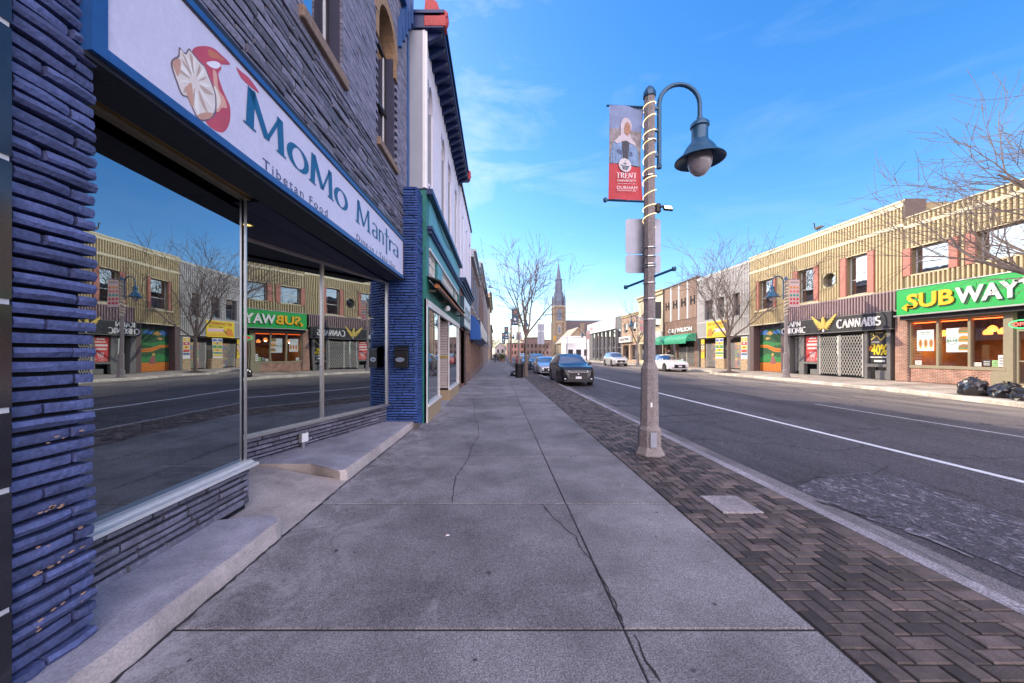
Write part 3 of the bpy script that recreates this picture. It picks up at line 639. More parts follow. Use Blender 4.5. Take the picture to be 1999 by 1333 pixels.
# upper wall: bricks and rough ledge stones with two window openings
HO = [(4.02, 4.98, 5.34, 9.0), (6.42, 7.36, 5.34, 7.95)]
g = MB(); courses(g, 0.4, 8.42, 4.03, 5.10, (0.05, 0.10), (0.22, 0.65), at=-2.13, d=0.045, rnd=random.Random(31), depth=0.03)
g.obj('ledge_stones', m_ledge, R1, smooth=True, fn=skew)
g = MB(); rr = random.Random(6); z = 5.10; row = 0
def outside(a, b, z0, z1):
    for ha, hb, hz0, hz1 in HO:
        if hb > a and ha < b and z1 > hz0 and z0 < hz1:
            if hz1 < 8.5:   # arched head
                cy = (ha + hb) / 2; r = (hb - ha) / 2 + .14; zs = hz1 - .47
                m_ = max(abs(a - cy), abs(b - cy))
                if z0 > zs and (min(abs(a - cy), abs(b - cy)) ** 2 + (z0 - zs) ** 2) > r * r: continue
            return False
    return True
while z < 9.75:
    y = 0.4 - (0.105 if row % 2 else 0)
    while y < 8.42:
        a, b = max(y, 0.4), min(y + 0.21, 8.42)
        if b - a > .02:
            for ha, hb, hz0, hz1 in HO:
                if z + .07 > hz0 and z < hz1 and a < ha < b and not hz1 < 8.5: b = ha
                if z + .07 > hz0 and z < hz1 and a < hb < b and not hz1 < 8.5: a = hb
            if b - a > .02 and outside(a + .001, b - .001, z, z + .072): g.box(-2.16, -2.115 + rr.uniform(0, .009), a + .004, b - .004, z + .004, z + .07)
        y += 0.21
    z += 0.074; row += 1
g.obj('brick_courses', m_brickp, R1, fn=skew)
def wall_open(mb, y0, y1, z0, z1, holes, P, depth=0.2, mi=0, rmi=None):
    """flat wall with rectangular openings and reveals; P(y,z,d) gives the world point, d is outward"""
    rmi = mi if rmi is None else rmi
    ys = sorted(set([y0, y1] + [min(max(v, y0), y1) for h in holes for v in h[:2]])); zs = sorted(set([z0, z1] + [min(max(v, z0), z1) for h in holes for v in h[2:4]]))
    for a, b in zip(ys, ys[1:]):
        for c, d in zip(zs, zs[1:]):
            if b - a < 1e-4 or d - c < 1e-4: continue
            my, mz = (a + b) / 2, (c + d) / 2
            if any(h[0] < my < h[1] and h[2] < mz < h[3] for h in holes): continue
            mb.quad(P(a, c, 0), P(b, c, 0), P(b, d, 0), P(a, d, 0), mi)
    for h in holes:
        a, b, c, d = h[:4]
        mb.quad(P(a, c, 0), P(a, d, 0), P(a, d, -depth), P(a, c, -depth), rmi); mb.quad(P(b, c, 0), P(b, d, 0), P(b, d, -depth), P(b, c, -depth), rmi)
        mb.quad(P(a, d, 0), P(b, d, 0), P(b, d, -depth), P(a, d, -depth), rmi); mb.quad(P(a, c, 0), P(b, c, 0), P(b, c, -depth), P(a, c, -depth), rmi)
g = MB(); wall_open(g, 0.4, 8.42, 3.26, 9.8, [(4.02, 4.98, 5.34, 9.0), (6.42, 7.36, 5.34, 7.95)], lambda y, z, d: (-2.145 + d, y, z), 0.22)
g.box(-12, -2.40, 8.2, 8.42, 0.2, 9.8); g.box(-12, -2.40, 0.4, 0.6, 0.2, 9.8); g.box(-12, -2.40, 0.6, 8.2, 9.5, 9.8); g.box(-12, -11.8, 0.6, 8.2, 0.2, 9.5)
g.box(-2.38, -2.12, 0.4, 1.56, 3.26, 3.6)
g.obj('wall', mat('mortar_grey_blue', (0.05, 0.05, 0.085), 0.9), R1, fn=skew)
g = MB(); g.box(-11.8, -2.68, 0.6, 8.2, 3.22, 3.3); g.box(-6.6, -6.5, 0.6, 8.2, 0.2, 3.2); g.obj('interior_wall', m_darkin, R1)
g = MB(); g.box(-6.5, -2.62, 0.6, 3.7, 0.06, 0.150); g.box(-6.5, -3.46, 3.7, 8.2, 0.06, 0.150); g.obj('interior_floor', m_darkfl, R1)
g = MB(); g.box(-2.2, -0.15, 0.05, T2, 0.10, 0.145); g.obj('interior_floor', m_darkfl, R1, fn=w2fn)
# arch surround, window sills, sashes
g = MB(); n = 16; cy = 6.89; zs = 7.48
for i in range(n):
    a0, a1 = math.pi * i / n, math.pi * (i + 1) / n; q = []
    for a in (a0, a1):
        for r in (.47, .66): q.append((cy + r * math.cos(a), zs + r * math.sin(a)))
    for (d0, d1) in ((-2.16, -2.095),):
        g.add([(d1, *q[0]), (d1, *q[1]), (d1, *q[3]), (d1, *q[2]), (d0 - .2, *q[0]), (d0 - .2, *q[2]), (d0, *q[1]), (d0, *q[3])], [(0, 1, 2, 3), (0, 3, 5, 4), (1, 6, 7, 2)])
for sg in (-1, 1): g.box(-2.15, -2.10, cy + sg * .47, cy + sg * .60, 7.1, 7.48)
arch = g.obj('arch_surround', m_tan, R1, fn=skew)
for (a, b, z0, z1) in ((4.02, 4.98, 5.34, 9.0), (6.42, 7.36, 5.34, 7.48)):
    g = MB(); X0, X1 = -2.345, -2.29
    g.box(X0, X1, a, a + .05, z0, z1); g.box(X0, X1, b - .05, b, z0, z1); g.box(X0, X1, a, b, z0, z0 + .06); zm = z0 + (1.05 if z1 > 8 else .95); g.box(X0, X1 + .02, a, b, zm, zm + .07)
    g.box(X0 - .02, X1 - .02, a + .05, a + .09, z0, z1); g.box(X0 - .02, X1 - .02, b - .09, b - .05, z0, z1, 1)
    if z1 < 8:
        g.box(X0, X1, a, b, z1 - .04, z1 + .02)
    w = g.obj('window', [m_bronze, m_white], R1, fn=skew)
    g = MB()
    if z1 > 8: g.quad((-2.32, a, z0), (-2.32, b, z0), (-2.32, b, z1), (-2.32, a, z1))
    else:
        pts = [(-2.32, b, z0)] + [(-2.32, cy + .47 * math.cos(math.pi * i / 16), 7.48 + .47 * math.sin(math.pi * i / 16)) for i in range(17)] + [(-2.32, a, z0)]
        g.add(pts, [tuple(range(len(pts)))])
    g.obj('window_pane', g_up, w, fn=skew)
    g = MB(); g.box(-2.34, -2.05, a - .09, b + .09, z0 - .14, z0 - .002); g.obj('sill', m_sillst, w, fn=skew, bevel=.01)
g = MB(); g.box(-2.17, -2.085, 8.27, 8.38, 5.2, 9.8)
for k in range(5): g.box(-2.17, -2.03 + .02 * k, 7.55 + k * .15, 7.62 + k * .15, 7.9 + .25 * k, 8.5 + .3 * k)
g.box(-2.15, -2.0, 7.5, 8.38, 9.0, 9.12); g.obj('trim', m_pblue, R1, fn=skew)
# recessed downlight and outlet
t = thing('recessed_downlight', 'small round brass downlight in the dark ceiling of the recess', 'downlight', (-2.95, 4.35, 3.12))
MB().lathe([(0.07, 0), (0.075, -.008), (0.055, -.014), (.05, 0)], (-2.95, 4.35, 3.126), 20).obj('rim', mat('brass', (0.6, 0.42, 0.15), 0.3, 0.9, n=0), t)
MB().lathe([(0.001, 0), (0.05, 0)], (-2.95, 4.35, 3.118), 16, caps=False).obj('lens', mat('warm_lens', (0.8, 0.6, 0.3), 0.5, emit=(1, .6, .2), es=0.6, n=0), t)
t = thing('outdoor_outlet', 'small white and grey outdoor outlet box on the low stone wall', 'outlet box', w2(2.05, 0.03, 0.2))
g = MB(); g.box(0.02, 0.075, 2.27, 2.39, 0.235, 0.375); g.box(0.02, 0.05, 2.3, 2.34, 0.13, 0.235); g.obj('box', mat('grey_plastic', (0.25, 0.26, 0.28), .5, n=0), t, fn=w2fn)
MB().box(0.075, 0.085, 2.265, 2.385, 0.24, 0.37).obj('cover', m_white, t, fn=w2fn)
# concrete steps and ramp
m_stept = ground_mat('step_top_concrete', (0.36, 0.35, 0.40), 'step'); m_stepf = ground_mat('step_front_concrete', (0.47, 0.415, 0.395), 'step')
ST = thing('concrete_step', 'low worn concrete doorstep with a ramp in front of the blue restaurant', 'doorstep', (-1.9, 3, 0))
Mxy = Matrix.Identity(4); g = MB(); g2 = MB(); rr = random.Random(17)
def step(outer, rest):
    """outer: the worn front edge; rest: the other corners of the top"""
    pts = []
    for (a, b) in zip(outer, outer[1:]):
        n = max(1, int((Vector(b) - Vector(a)).length / .08))
        for k in range(n): q = Vector(a).lerp(Vector(b), k / n); pts.append((q.x, q.y))
    pts.append(outer[-1]); top = [(x + rr.uniform(-.004, .004), y, .130 + rr.uniform(-.002, .002)) for x, y in pts]
    ins = [(x - .03 + rr.uniform(-.006, .006), y, .136) for x, y in pts]; ins[-1] = (pts[-1][0] - .03, pts[-1][1] - .005, .136)
    mid = [(x + .006 + rr.uniform(-.010, .008), y, .075) for x, y in pts]; bot = [(x + .004, y, -.03) for x, y in pts]; n = len(pts)
    g.add(ins + [(x, y, .136) for x, y in rest], [tuple(range(n + len(rest)))])
    g2.add(bot + mid + top + ins, [(r * n + k, r * n + k + 1, (r + 1) * n + k + 1, (r + 1) * n + k) for r in range(3) for k in range(n - 1)])
step([(-1.905, -3), (-1.885, 3.20), (-1.93, 3.29), (-2.06, 3.35), (-2.50, 3.22), (-3.2, 3.0)], [(-3.2, -3)])
step([(-4.0, 4.9), (-2.45, 4.9), (-2.12, 4.72), (-1.97, 4.62), (-1.90, 4.66), (-1.80, 7.955)], [(-2.6, 7.97), (-4.0, 7.97)])
g.obj('step_top', m_stept, ST); g2.obj('step_front', m_stepf, ST, smooth=True)
g = MB(); N1, N2 = 12, 10; vs = []
for i in range(N1 + 1):
    for j in range(N2 + 1):
        u_ = i / N1; v_ = j / N2; x = -1.885 - 2.1 * u_; y = 3.25 + (4.66 - 3.25) * v_ + (v_ - .5) * .5 * u_
        vs.append((x, y, .003 + .124 * min(1, u_ * 1.9) ** 1.2))
g.add(vs, [(i * (N2 + 1) + j, (i + 1) * (N2 + 1) + j, (i + 1) * (N2 + 1) + j + 1, i * (N2 + 1) + j + 1) for i in range(N1) for j in range(N2)])
g.obj('ramp', m_stepf, ST, smooth=True)
g = MB(); ribbon(g, [(-1.872, -1), (-1.87, 1), (-1.866, 3.3), (-1.864, 4.6), (-1.80, 7.0), (-1.785, 7.95)], .022, lambda x: 0.0, 31, .0026); struct(g, 'pavement_joint', m_joint)
# the long sign
u = Vector((0.0222, 1, 0)).normalized(); SO = Vector((-2.047, 1.866, 3.14)); MS = frame(SO, u, (0, 0, 1)); SL = (7.6 - 1.866) / u.y; SH = 0.82
S = thing('restaurant_sign', 'long white fascia sign reading MoMo Mantra in teal letters with blue frame', 'shop sign', SO)
def sgn(mb, u0, u1, v0, v1, d0, d1, mi=0): return mb.prism([(u0, v0), (u1, v0), (u1, v1), (u0, v1)], MS, d0, d1, mi)
g = MB(); sgn(g, 0.07, SL - .02, .055, SH - .05, -.06, -.012); g.obj('sign_panel', m_signw, S)
g = MB(); sgn(g, 0, .075, 0, SH, -.09, 0); sgn(g, .075, SL, 0, .058, -.09, .002); sgn(g, .075, SL, SH - .05, SH, -.09, .002); sgn(g, SL - .02, SL, .058, SH - .05, -.09, .001, 1); sgn(g, .075, SL - .02, SH - .064, SH - .05, -.03, -.004, 1)
g.obj('sign_frame', [m_pblue, mat('sign_dark_edge', (0.05, .03, .03), .5)], S)
g = MB(); sgn(g, -.02, SL + .01, SH, SH + .07, -.12, -.02); sgn(g, 0, SL, -.03, 0, -.35, -.03); g.obj('sign_backing', m_blackp, S)
def SP(y, z): return ((y - SO.y) / u.y, z - SO.z)
g = MB()
def ser(txt, y0, y1, z, h, th=.15, tn=.045, feet=True):
    a, b = SP(y0, z); ww = SP(y1, z)[0] - a; M = MS @ Matrix.Translation((a, b, -.011)); serif(g, txt, M, h, w=ww, thick=th, thin=tn, depth=.003, feet=feet)
ser('M', 2.96, 3.54, 3.46, .325, .16, .05); ser('o', 3.56, 3.94, 3.47, .30, .16, .05); ser('M', 3.95, 4.52, 3.46, .325, .16, .05); ser('o', 4.54, 4.92, 3.47, .30, .16, .05)
ser('M', 5.18, 5.76, 3.46, .33, .13, .05); ser('an', 5.82, 6.42, 3.47, .26, .13, .05, False); ser('t', 6.42, 6.66, 3.44, .33, .12, .06, False); ser('ra', 6.64, 7.30, 3.47, .26, .13, .05, False)
g.obj('lettering', m_teal, S)
g = MB(); m_navyt = mat('navy_lettering', (0.02, 0.05, 0.14), .5, n=0)
a, b = SP(3.19, 3.212); sans(g, 'Tibetan Food', MS @ Matrix.Translation((a, b, -.011)), .088, .002, w=SP(4.36, 0)[0] - a, space=1.25, bold=.0)
a, b = SP(5.21, 3.212); sans(g, 'Dine-in / Take Out', MS @ Matrix.Translation((a, b, -.011)), .085, .002, w=SP(7.05, 0)[0] - a, space=1.2, bold=.004)
g.obj('small_lettering', m_navyt, S)
# dumpling artwork on the sign: flat printed shapes
def blob(mb, pts, d, mi=0):
    q = [SP(*p) for p in pts]; n = len(q); cx_ = sum(p[0] for p in q) / n; cy_ = sum(p[1] for p in q) / n
    # smooth outline
    out = []
    for i in range(n):
        p0, p1, p2, p3 = [Vector(q[(i + k) % n]) for k in (-1, 0, 1, 2)]
        for t in (0, .25, .5, .75):
            out.append(0.5 * ((2 * p1) + (-p0 + p2) * t + (2 * p0 - 5 * p1 + 4 * p2 - p3) * t * t + (-p0 + 3 * p1 - 3 * p2 + p3) * t ** 3))
    vs = [MS @ Vector((p.x, p.y, d)) for p in out]; mb.add(vs, [tuple(range(len(vs)))], mi)
def sp_px(l, s_=5.332, ox=180, oy=0):
    out = []
    for x, y in l: x = ox + x / s_; y = oy + y / s_; Y = 2.0887 / ((970 - x) / 720 + .0222); out.append((Y, 1.6 + (690 - y) / 720 * Y))
    return out
q7 = lambda l: sp_px(l, 2.381, 200, 0)
g = MB()
blob(g, q7([(425, 232), (470, 213), (520, 222), (560, 255), (600, 298), (560, 300), (558, 322), (545, 345), (560, 400), (580, 450), (600, 500), (597, 570), (570, 613), (530, 605), (490, 570), (470, 500), (450, 400), (430, 300)]), -.0106, 0)
blob(g, q7([(500, 228), (540, 250), (575, 283), (540, 272), (505, 262)]), -.0103, 1)
blob(g, q7([(490, 290), (530, 284), (556, 300), (540, 318), (512, 312)]), -.0100, 4)
blob(g, q7([(520, 325), (538, 345), (545, 410), (572, 455), (585, 500), (560, 500), (545, 520), (520, 500), (525, 420)]), -.0101, 2)
blob(g, q7([(528, 400), (545, 430), (556, 470), (545, 500), (525, 510), (520, 450)]), -.0098, 3)
blob(g, q7([(628, 312), (655, 335), (690, 365), (735, 432), (690, 400), (650, 360)]), -.0100, 0)
g.obj('red_swirl', [mat('print_red', (0.50, 0.07, 0.10), .5, n=.15), mat('print_orange', (0.55, 0.17, 0.08), .5, n=.1), mat('print_pink', (0.70, 0.38, 0.28), .5, n=.1), mat('print_cream', (.8, .70, .60), .5, n=.05), mat('print_white', (.8, .78, .84), .5, n=0)], S)
g = MB()
OUT = [(920, 487), (980, 548), (1020, 500), (1060, 545), (1140, 640), (1190, 690), (1230, 790), (1275, 900), (1305, 1010), (1302, 1170), (1240, 1240), (1130, 1255), (1065, 1145), (1015, 1020), (945, 985), (890, 850), (838, 690), (845, 620), (910, 572)]
blob(g, sp_px(OUT), -.0094, 0); C0 = (1085, 850)
blob(g, sp_px([(C0[0] + (x - C0[0]) * .93, C0[1] + (y - C0[1]) * .93) for x, y in OUT]), -.0090, 1)
for k, (x, y) in enumerate(OUT):
    e = (C0[0] + (x - C0[0]) * .86, C0[1] + (y - C0[1]) * .86); a = Vector((e[0] - C0[0], e[1] - C0[1])); nrm = Vector((-a.y, a.x)).normalized() * (16 + 9 * (k % 3)); m0 = (C0[0] + a.x * .25, C0[1] + a.y * .25); mm_ = (C0[0] + a.x * .65, C0[1] + a.y * .65)
    blob(g, sp_px([m0, (mm_[0] + nrm.x, mm_[1] + nrm.y), e, (mm_[0] - nrm.x * .3, mm_[1] - nrm.y * .3)]), -.0086 + .00004 * k, 2 + (k % 2))
blob(g, sp_px([(850, 640), (920, 610), (935, 700), (905, 790), (870, 720)]), -.0078, 4); blob(g, sp_px([(985, 920), (1040, 860), (1060, 960), (1060, 1120), (1010, 1010)]), -.0078, 4); blob(g, sp_px([(1110, 1200), (1180, 1170), (1270, 1180), (1230, 1232), (1140, 1242)]), -.0078, 4)
g.obj('dumpling_print', [mat('print_brown', (.16, .12, .15), .5, n=.2, ns=30), mat('print_dough', (.74, .66, .60), .5, n=.10, ns=25), mat('print_fold', (.50, .37, .30), .5, n=0), mat('print_fold_light', (.84, .80, .76), .5, n=0), mat('print_toasted', (.55, .30, .21), .5, n=.15)], S)
# letter box on the pillar
t = thing('letter_box', 'black metal letter box with an oval silver badge on the blue stone pillar', 'letter box', (-2.03, 7.9, 1.3))
g = MB(); g.box(-2.17, -1.89, 7.80, 7.94, 1.30, 1.66); g.obj('box', m_bx := mat('black_metal', (.015, .015, .018), .35, .3, n=0), t, bevel=.006)
g = MB(); g.add([(-2.175, 7.785, 1.665), (-1.885, 7.785, 1.665), (-1.885, 7.94, 1.665), (-2.175, 7.94, 1.665), (-2.175, 7.80, 1.71), (-1.885, 7.80, 1.71), (-1.885, 7.94, 1.78), (-2.175, 7.94, 1.78)], [(0, 1, 5, 4), (4, 5, 6, 7), (0, 4, 7, 3), (1, 2, 6, 5), (0, 3, 2, 1)])
g.obj('lid', m_bx, t); g = MB(); M = frame((-2.05, 7.797, 1.47), (1, 0, 0), (0, 0, 1))
g.prism([(.095 * math.cos(2 * math.pi * i / 20), .045 * math.sin(2 * math.pi * i / 20)) for i in range(20)], M, -.004, .006); g.prism([(.07 * math.cos(2 * math.pi * i / 20), .028 * math.sin(2 * math.pi * i / 20)) for i in range(20)], M, .006, .009, 1)
g.obj('badge', [mat('silver', (.6, .62, .66), .3, .8, n=0), mat('badge_blue', (.12, .2, .32), .4, n=0)], t)
# dining furniture dimly seen inside
def make_chair():
    c = thing('dining_chair', 'dark wooden chair inside the restaurant window', 'chair', (0, 0, 0), 'chairs inside the restaurant')
    MB().box(-.2, .2, -.2, .2, .43, .46).obj('seat', m_wood, c)
    g = MB(); g.box(-.2, -.17, .17, .2, .46, .95); g.box(.17, .2, .17, .2, .46, .95); g.box(-.17, .17, .175, .195, .88, .95)
    for k in range(4): g.box(-.13 + .085 * k, -.11 + .085 * k, .178, .192, .46, .88)
    g.obj('backrest', m_wood, c)
    for sx in (-1, 1):
        for sy in (-1, 1): MB().box(sx * .185 - .016, sx * .185 + .016, sy * .185 - .016, sy * .185 + .016, 0, .43).obj('leg', m_wood, c)
    return c
def make_table():
    c = thing('dining_table', 'square wooden table inside the restaurant window', 'table', (0, 0, 0), 'tables inside the restaurant')
    MB().box(-.38, .38, -.38, .38, .71, .745).obj('tabletop', mat('table_wood', (.16, .10, .08), .4), c); MB().cyl((0, 0, .02), (0, 0, .71), .035).obj('leg', m_wood, c); MB().lathe([(.28, 0), (.28, .02), (.05, .04)], (0, 0, 0), 16).obj('foot', m_wood, c)
    return c
ch0 = make_chair(); tb0 = make_table(); first = True
for (x, y, lt) in ((-3.3, 2.6, 'dark table nearest the first shop window inside the restaurant'), (-4.6, 2.0, 'dark table deeper inside the restaurant behind the first window'), (-4.3, 6.3, 'dark table behind the angled restaurant window')):
    if first: tb0.location = (x, y, .12); tb0['label'] = lt
    else: copy_tree(tb0, (x, y, .12), 0, lt)
    for dx, rz, w in ((-.62, R(90), 'on the wall side of'), (.0, R(0), 'at the far end of')):
        lb = 'dark slatted chair %s the %s' % (w, lt.split(' inside')[0].replace('dark ', '') if 'inside' in lt else lt.replace('dark ', ''))
        loc = (x + dx, y + (0.6 if dx == 0 else 0), .12)
        if first and dx != 0: ch0.location = loc; ch0.rotation_euler = (0, 0, rz); ch0['label'] = lb
        else: copy_tree(ch0, loc, rz, lb)
    first = False
# neighbour with black tiles at the picture's edge
t = thing('tiled_building', 'shopfront clad in glossy black tiles with white joints at the near corner', 'building', (-2.2, .5, 0))
g = MB(); z = 0.12
for zt in (.51, 1.02, 1.36, 1.82, 2.43, 3.0, 3.6, 4.2, 5.4, 6.6, 7.8, 9.0, 9.8):
    g.box(-2.40, -2.075, -2.4, 1.578, z + .012, zt - .012); z = zt
g.obj('tile_cladding', mat('black_tile', (.018, .018, .026), .12, n=.5, ns=5, spec=.8), t)
g = MB(); g.box(-2.39, -2.081, -2.4, 1.574, .12, 9.8); g.obj('tile_joint', mat('joint_white', (.55, .55, .58), .8), t)
g = MB(); g.box(-12, -2.4, -6, .38, .1, 9.8); g.obj('wall', m_darkin, t)
# scrap of litter on the slab
g = MB(); x, y = gp(873, 1046, 0); n = 5
g.add([(x - .018, y - .012, .003), (x + .02, y - .016, .009), (x + .022, y + .014, .004), (x - .014, y + .016, .012), (x, y, .016)], [(0, 1, 4), (1, 2, 4)], 0); g.add([(x - .018, y - .012, .0035), (x - .014, y + .016, .0125), (x, y, .0165), (x + .022, y + .014, .0045)], [(0, 2, 1), (1, 2, 3)], 1)
props(g.obj('candy_wrapper', [m_white, mat('wrapper_red', (.6, .05, .04), .4, n=0)], loc=(x, y, 0)), 'small crumpled red and white candy wrapper lying on the pavement slab', 'wrapper')
# ------------------------------------------------------------------ facade helpers
class Fac:
    def __init__(s, x, sg): s.x = x; s.s = sg
    def P(s, y, z, d): return (s.x + s.s * d, y, z)
    def box(s, mb, y0, y1, z0, z1, d0, d1, mi=0): return mb.box(s.x + s.s * d0, s.x + s.s * d1, y0, y1, z0, z1, mi)
    def M(s, y, z, d=0.0): return frame((s.x + s.s * d, y, z), (0, 1 if s.s > 0 else -1, 0), (0, 0, 1))
FL = Fac(-1.62, 1); FR = Fac(XR, -1)
m_winw = mat('white_window_frame', (0.70, 0.69, 0.66), 0.45, n=0.08)
m_wood2 = m_wood
g_far = glass('window_glass_far', (0.10, 0.11, 0.13), 0.42, wob=0.12)
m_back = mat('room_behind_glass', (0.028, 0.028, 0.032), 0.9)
def window(par, F, y0, y1, z0, z1, inset=.12, fr=None, t=.05, mull=(), bars=(), sill=None, name='window', back=True):
    fr = fr or m_winw; g = MB(); d = -inset
    F.box(g, y0, y0 + t, z0, z1, d - .04, d); F.box(g, y1 - t, y1, z0, z1, d - .04, d); F.box(g, y0 + t, y1 - t, z0, z0 + t, d - .04, d); F.box(g, y0 + t, y1 - t, z1 - t, z1, d - .04, d)
    for q in mull: F.box(g, q - t * .35, q + t * .35, z0 + t, z1 - t, d - .038, d - .004)
    for q in bars: F.box(g, y0 + t, y1 - t, q - t * .35, q + t * .35, d - .036, d - .002)
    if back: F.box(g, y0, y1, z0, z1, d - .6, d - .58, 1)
    w = g.obj(name, [fr, m_back], par)
    MB().quad(F.P(y0 + t, z0 + t, d - .02), F.P(y1 - t, z0 + t, d - .02), F.P(y1 - t, z1 - t, d - .02), F.P(y0 + t, z1 - t, d - .02)).obj('window_pane', g_far, w)
    if sill is not None: F.box(h := MB(), y0 - .06, y1 + .06, z0 - .09, z0 - .002, -inset + .01, .06); h.obj('sill', sill, w)
    return w
def ribs(mb, F, y0, y1, z0, z1, pitch, wid, dep, holes=(), mi=0):
    y = y0 + pitch * .3
    while y + wid < y1:
        segs = [(z0, z1)]
        for a, b, c, d in holes:
            if b > y and a < y + wid:
                ns = []
                for p, q in segs:
                    if c > p: ns.append((p, min(q, c)))
                    if d < q: ns.append((max(p, d), q))
                segs = [(p, q) for p, q in ns if q - p > .02]
        for p, q in segs:
            s = .012   # trapezoid rib
            X = lambda dd: F.x + F.s * dd
            mb.add([(X(0), y, p), (X(dep), y + s, p), (X(dep), y + wid - s, p), (X(0), y + wid, p), (X(0), y, q), (X(dep), y + s, q), (X(dep), y + wid - s, q), (X(0), y + wid, q)],
                   [(0, 1, 5, 4), (1, 2, 6, 5), (2, 3, 7, 6), (0, 3, 2, 1), (4, 5, 6, 7)], mi)
        y += pitch
def spandrel(mb, F, y0, y1, zs, zt, d0, d1, mi=0, n=8):
    """fills the corners over a round-headed opening"""
    cy = (y0 + y1) / 2; r = (y1 - y0) / 2
    for sg in (-1, 1):
        pts = [(cy + sg * r, zs)] + [(cy + sg * r * math.cos(math.pi / 2 * i / n), zs + (zt - zs) * math.sin(math.pi / 2 * i / n)) for i in range(1, n + 1)] + [(cy + sg * r, zt)]
        for i in range(1, len(pts) - 1):
            a, b, c = pts[-1], pts[i - 1], pts[i]
            if abs((b[0]-a[0])*(c[1]-a[1])-(c[0]-a[0])*(b[1]-a[1])) < 1e-7: continue
            mb.add([F.P(*p, d1) for p in (a, b, c)], [(0, 1, 2)], mi)
            mb.add([F.P(*b, d0), F.P(*c, d0), F.P(*c, d1), F.P(*b, d1)], [(0, 1, 2, 3)], mi)
def mass(par, F, y0, y1, z0, z1, m, d0=-.3, deep=11, name='wall', holes=(), depth=.25, roof=True):
    """front wall with openings plus side walls, back wall and flat roof"""
    g = MB(); wall_open(g, y0, y1, z0, z1, list(holes), F.P, depth)
    F.box(g, y0 + .001, y0 + .2, z0, z1 - .02, -deep, -.002); F.box(g, y1 - .2, y1 - .001, z0, z1 - .02, -deep, -.002)
    F.box(g, y0 + .2, y1 - .2, z1 - .4, z1 - .21, -deep, -.26); F.box(g, y0 + .2, y1 - .2, z0, z1 - .41, -deep, -deep + .2)
    return g.obj(name, m, par)

RMIN = [.006]
def shoot(mb, p, d, L_, r, lvl, rnd, maxl, up=0.25, spread=38, n_child=4):
    """one bare branch and everything that grows from it"""
    steps = max(3, int(L_ / 0.32)); pts = [p.copy()]; rs = [r]; dirs = [d.copy()]
    for i in range(steps):
        d = (d + Vector((rnd.gauss(0, .11), rnd.gauss(0, .11), rnd.gauss(0, .08) + up * .14))).normalized()
        pts.append(pts[-1] + d * (L_ / steps)); rs.append(max(RMIN[0] * .7, r * (1 - .72 * (i + 1) / steps))); dirs.append(d.copy())
    mb.tube(pts, rs, n=7 if lvl == 0 else (5 if lvl == 1 else 3), caps=False)
    if lvl >= maxl: return
    for c in range(n_child):
        t = (.28 + .72 * (c + rnd.random() * .8) / n_child) if lvl else (.35 + .65 * (c + rnd.random() * .5) / n_child)
        t = min(t, .98)
        i = min(int(t * steps), steps - 1); b = pts[i].lerp(pts[i + 1], t * steps - i); dd = dirs[i + 1]
        ax = dd.orthogonal().normalized(); ax.rotate(Matrix.Rotation(rnd.uniform(0, 6.283), 3, dd))
        nd = dd.copy(); nd.rotate(Matrix.Rotation(R(rnd.uniform(spread * .6, spread * 1.25)), 3, ax))
        shoot(mb, b, nd, L_ * rnd.uniform(.46, .74), max(RMIN[0], r * (1 - .72 * t) * .66), lvl + 1, rnd, maxl, up, spread, n_child if lvl < 2 else 3)
m_bark = mat('bark', (0.17, 0.135, 0.115), 0.9, n=0.35, ns=12, bump=0.6, bs=40)
def make_tree(name, label, loc, h_trunk, reach, r, seed, group, maxl=4, limbs=5, lean=0.0, nch=4, tilt=(22, 44), rmin=.008):
    RMIN[0] = rmin
    rnd = random.Random(seed); t = thing(name, label, 'tree', loc, group); o = Vector(loc)
    g = MB(); pts = [o + Vector((0, 0, -.1)), o + Vector((0, 0, .15)), o + Vector((lean * .3, 0, h_trunk * .5)), o + Vector((lean, .02, h_trunk))]
    g.tube(pts, [r * 1.7, r * 1.1, r * .92, r * .85], n=10); g.obj('trunk', m_bark, t, smooth=True)
    g = MB(); top = pts[-1]
    for k in range(limbs):
        az = 2 * math.pi * k / limbs + rnd.uniform(-.35, .35); el = R(90 - rnd.uniform(*tilt)) if k else R(84)
        d = Vector((math.cos(az) * math.cos(el), math.sin(az) * math.cos(el), math.sin(el)))
        shoot(g, top - Vector((0, 0, rnd.uniform(0, h_trunk * .12))), d, reach * rnd.uniform(.85, 1.1), r * rnd.uniform(.5, .66), 1, rnd, maxl, .16, 36, nch)
    g.obj('crown', m_bark, t, smooth=True); return t

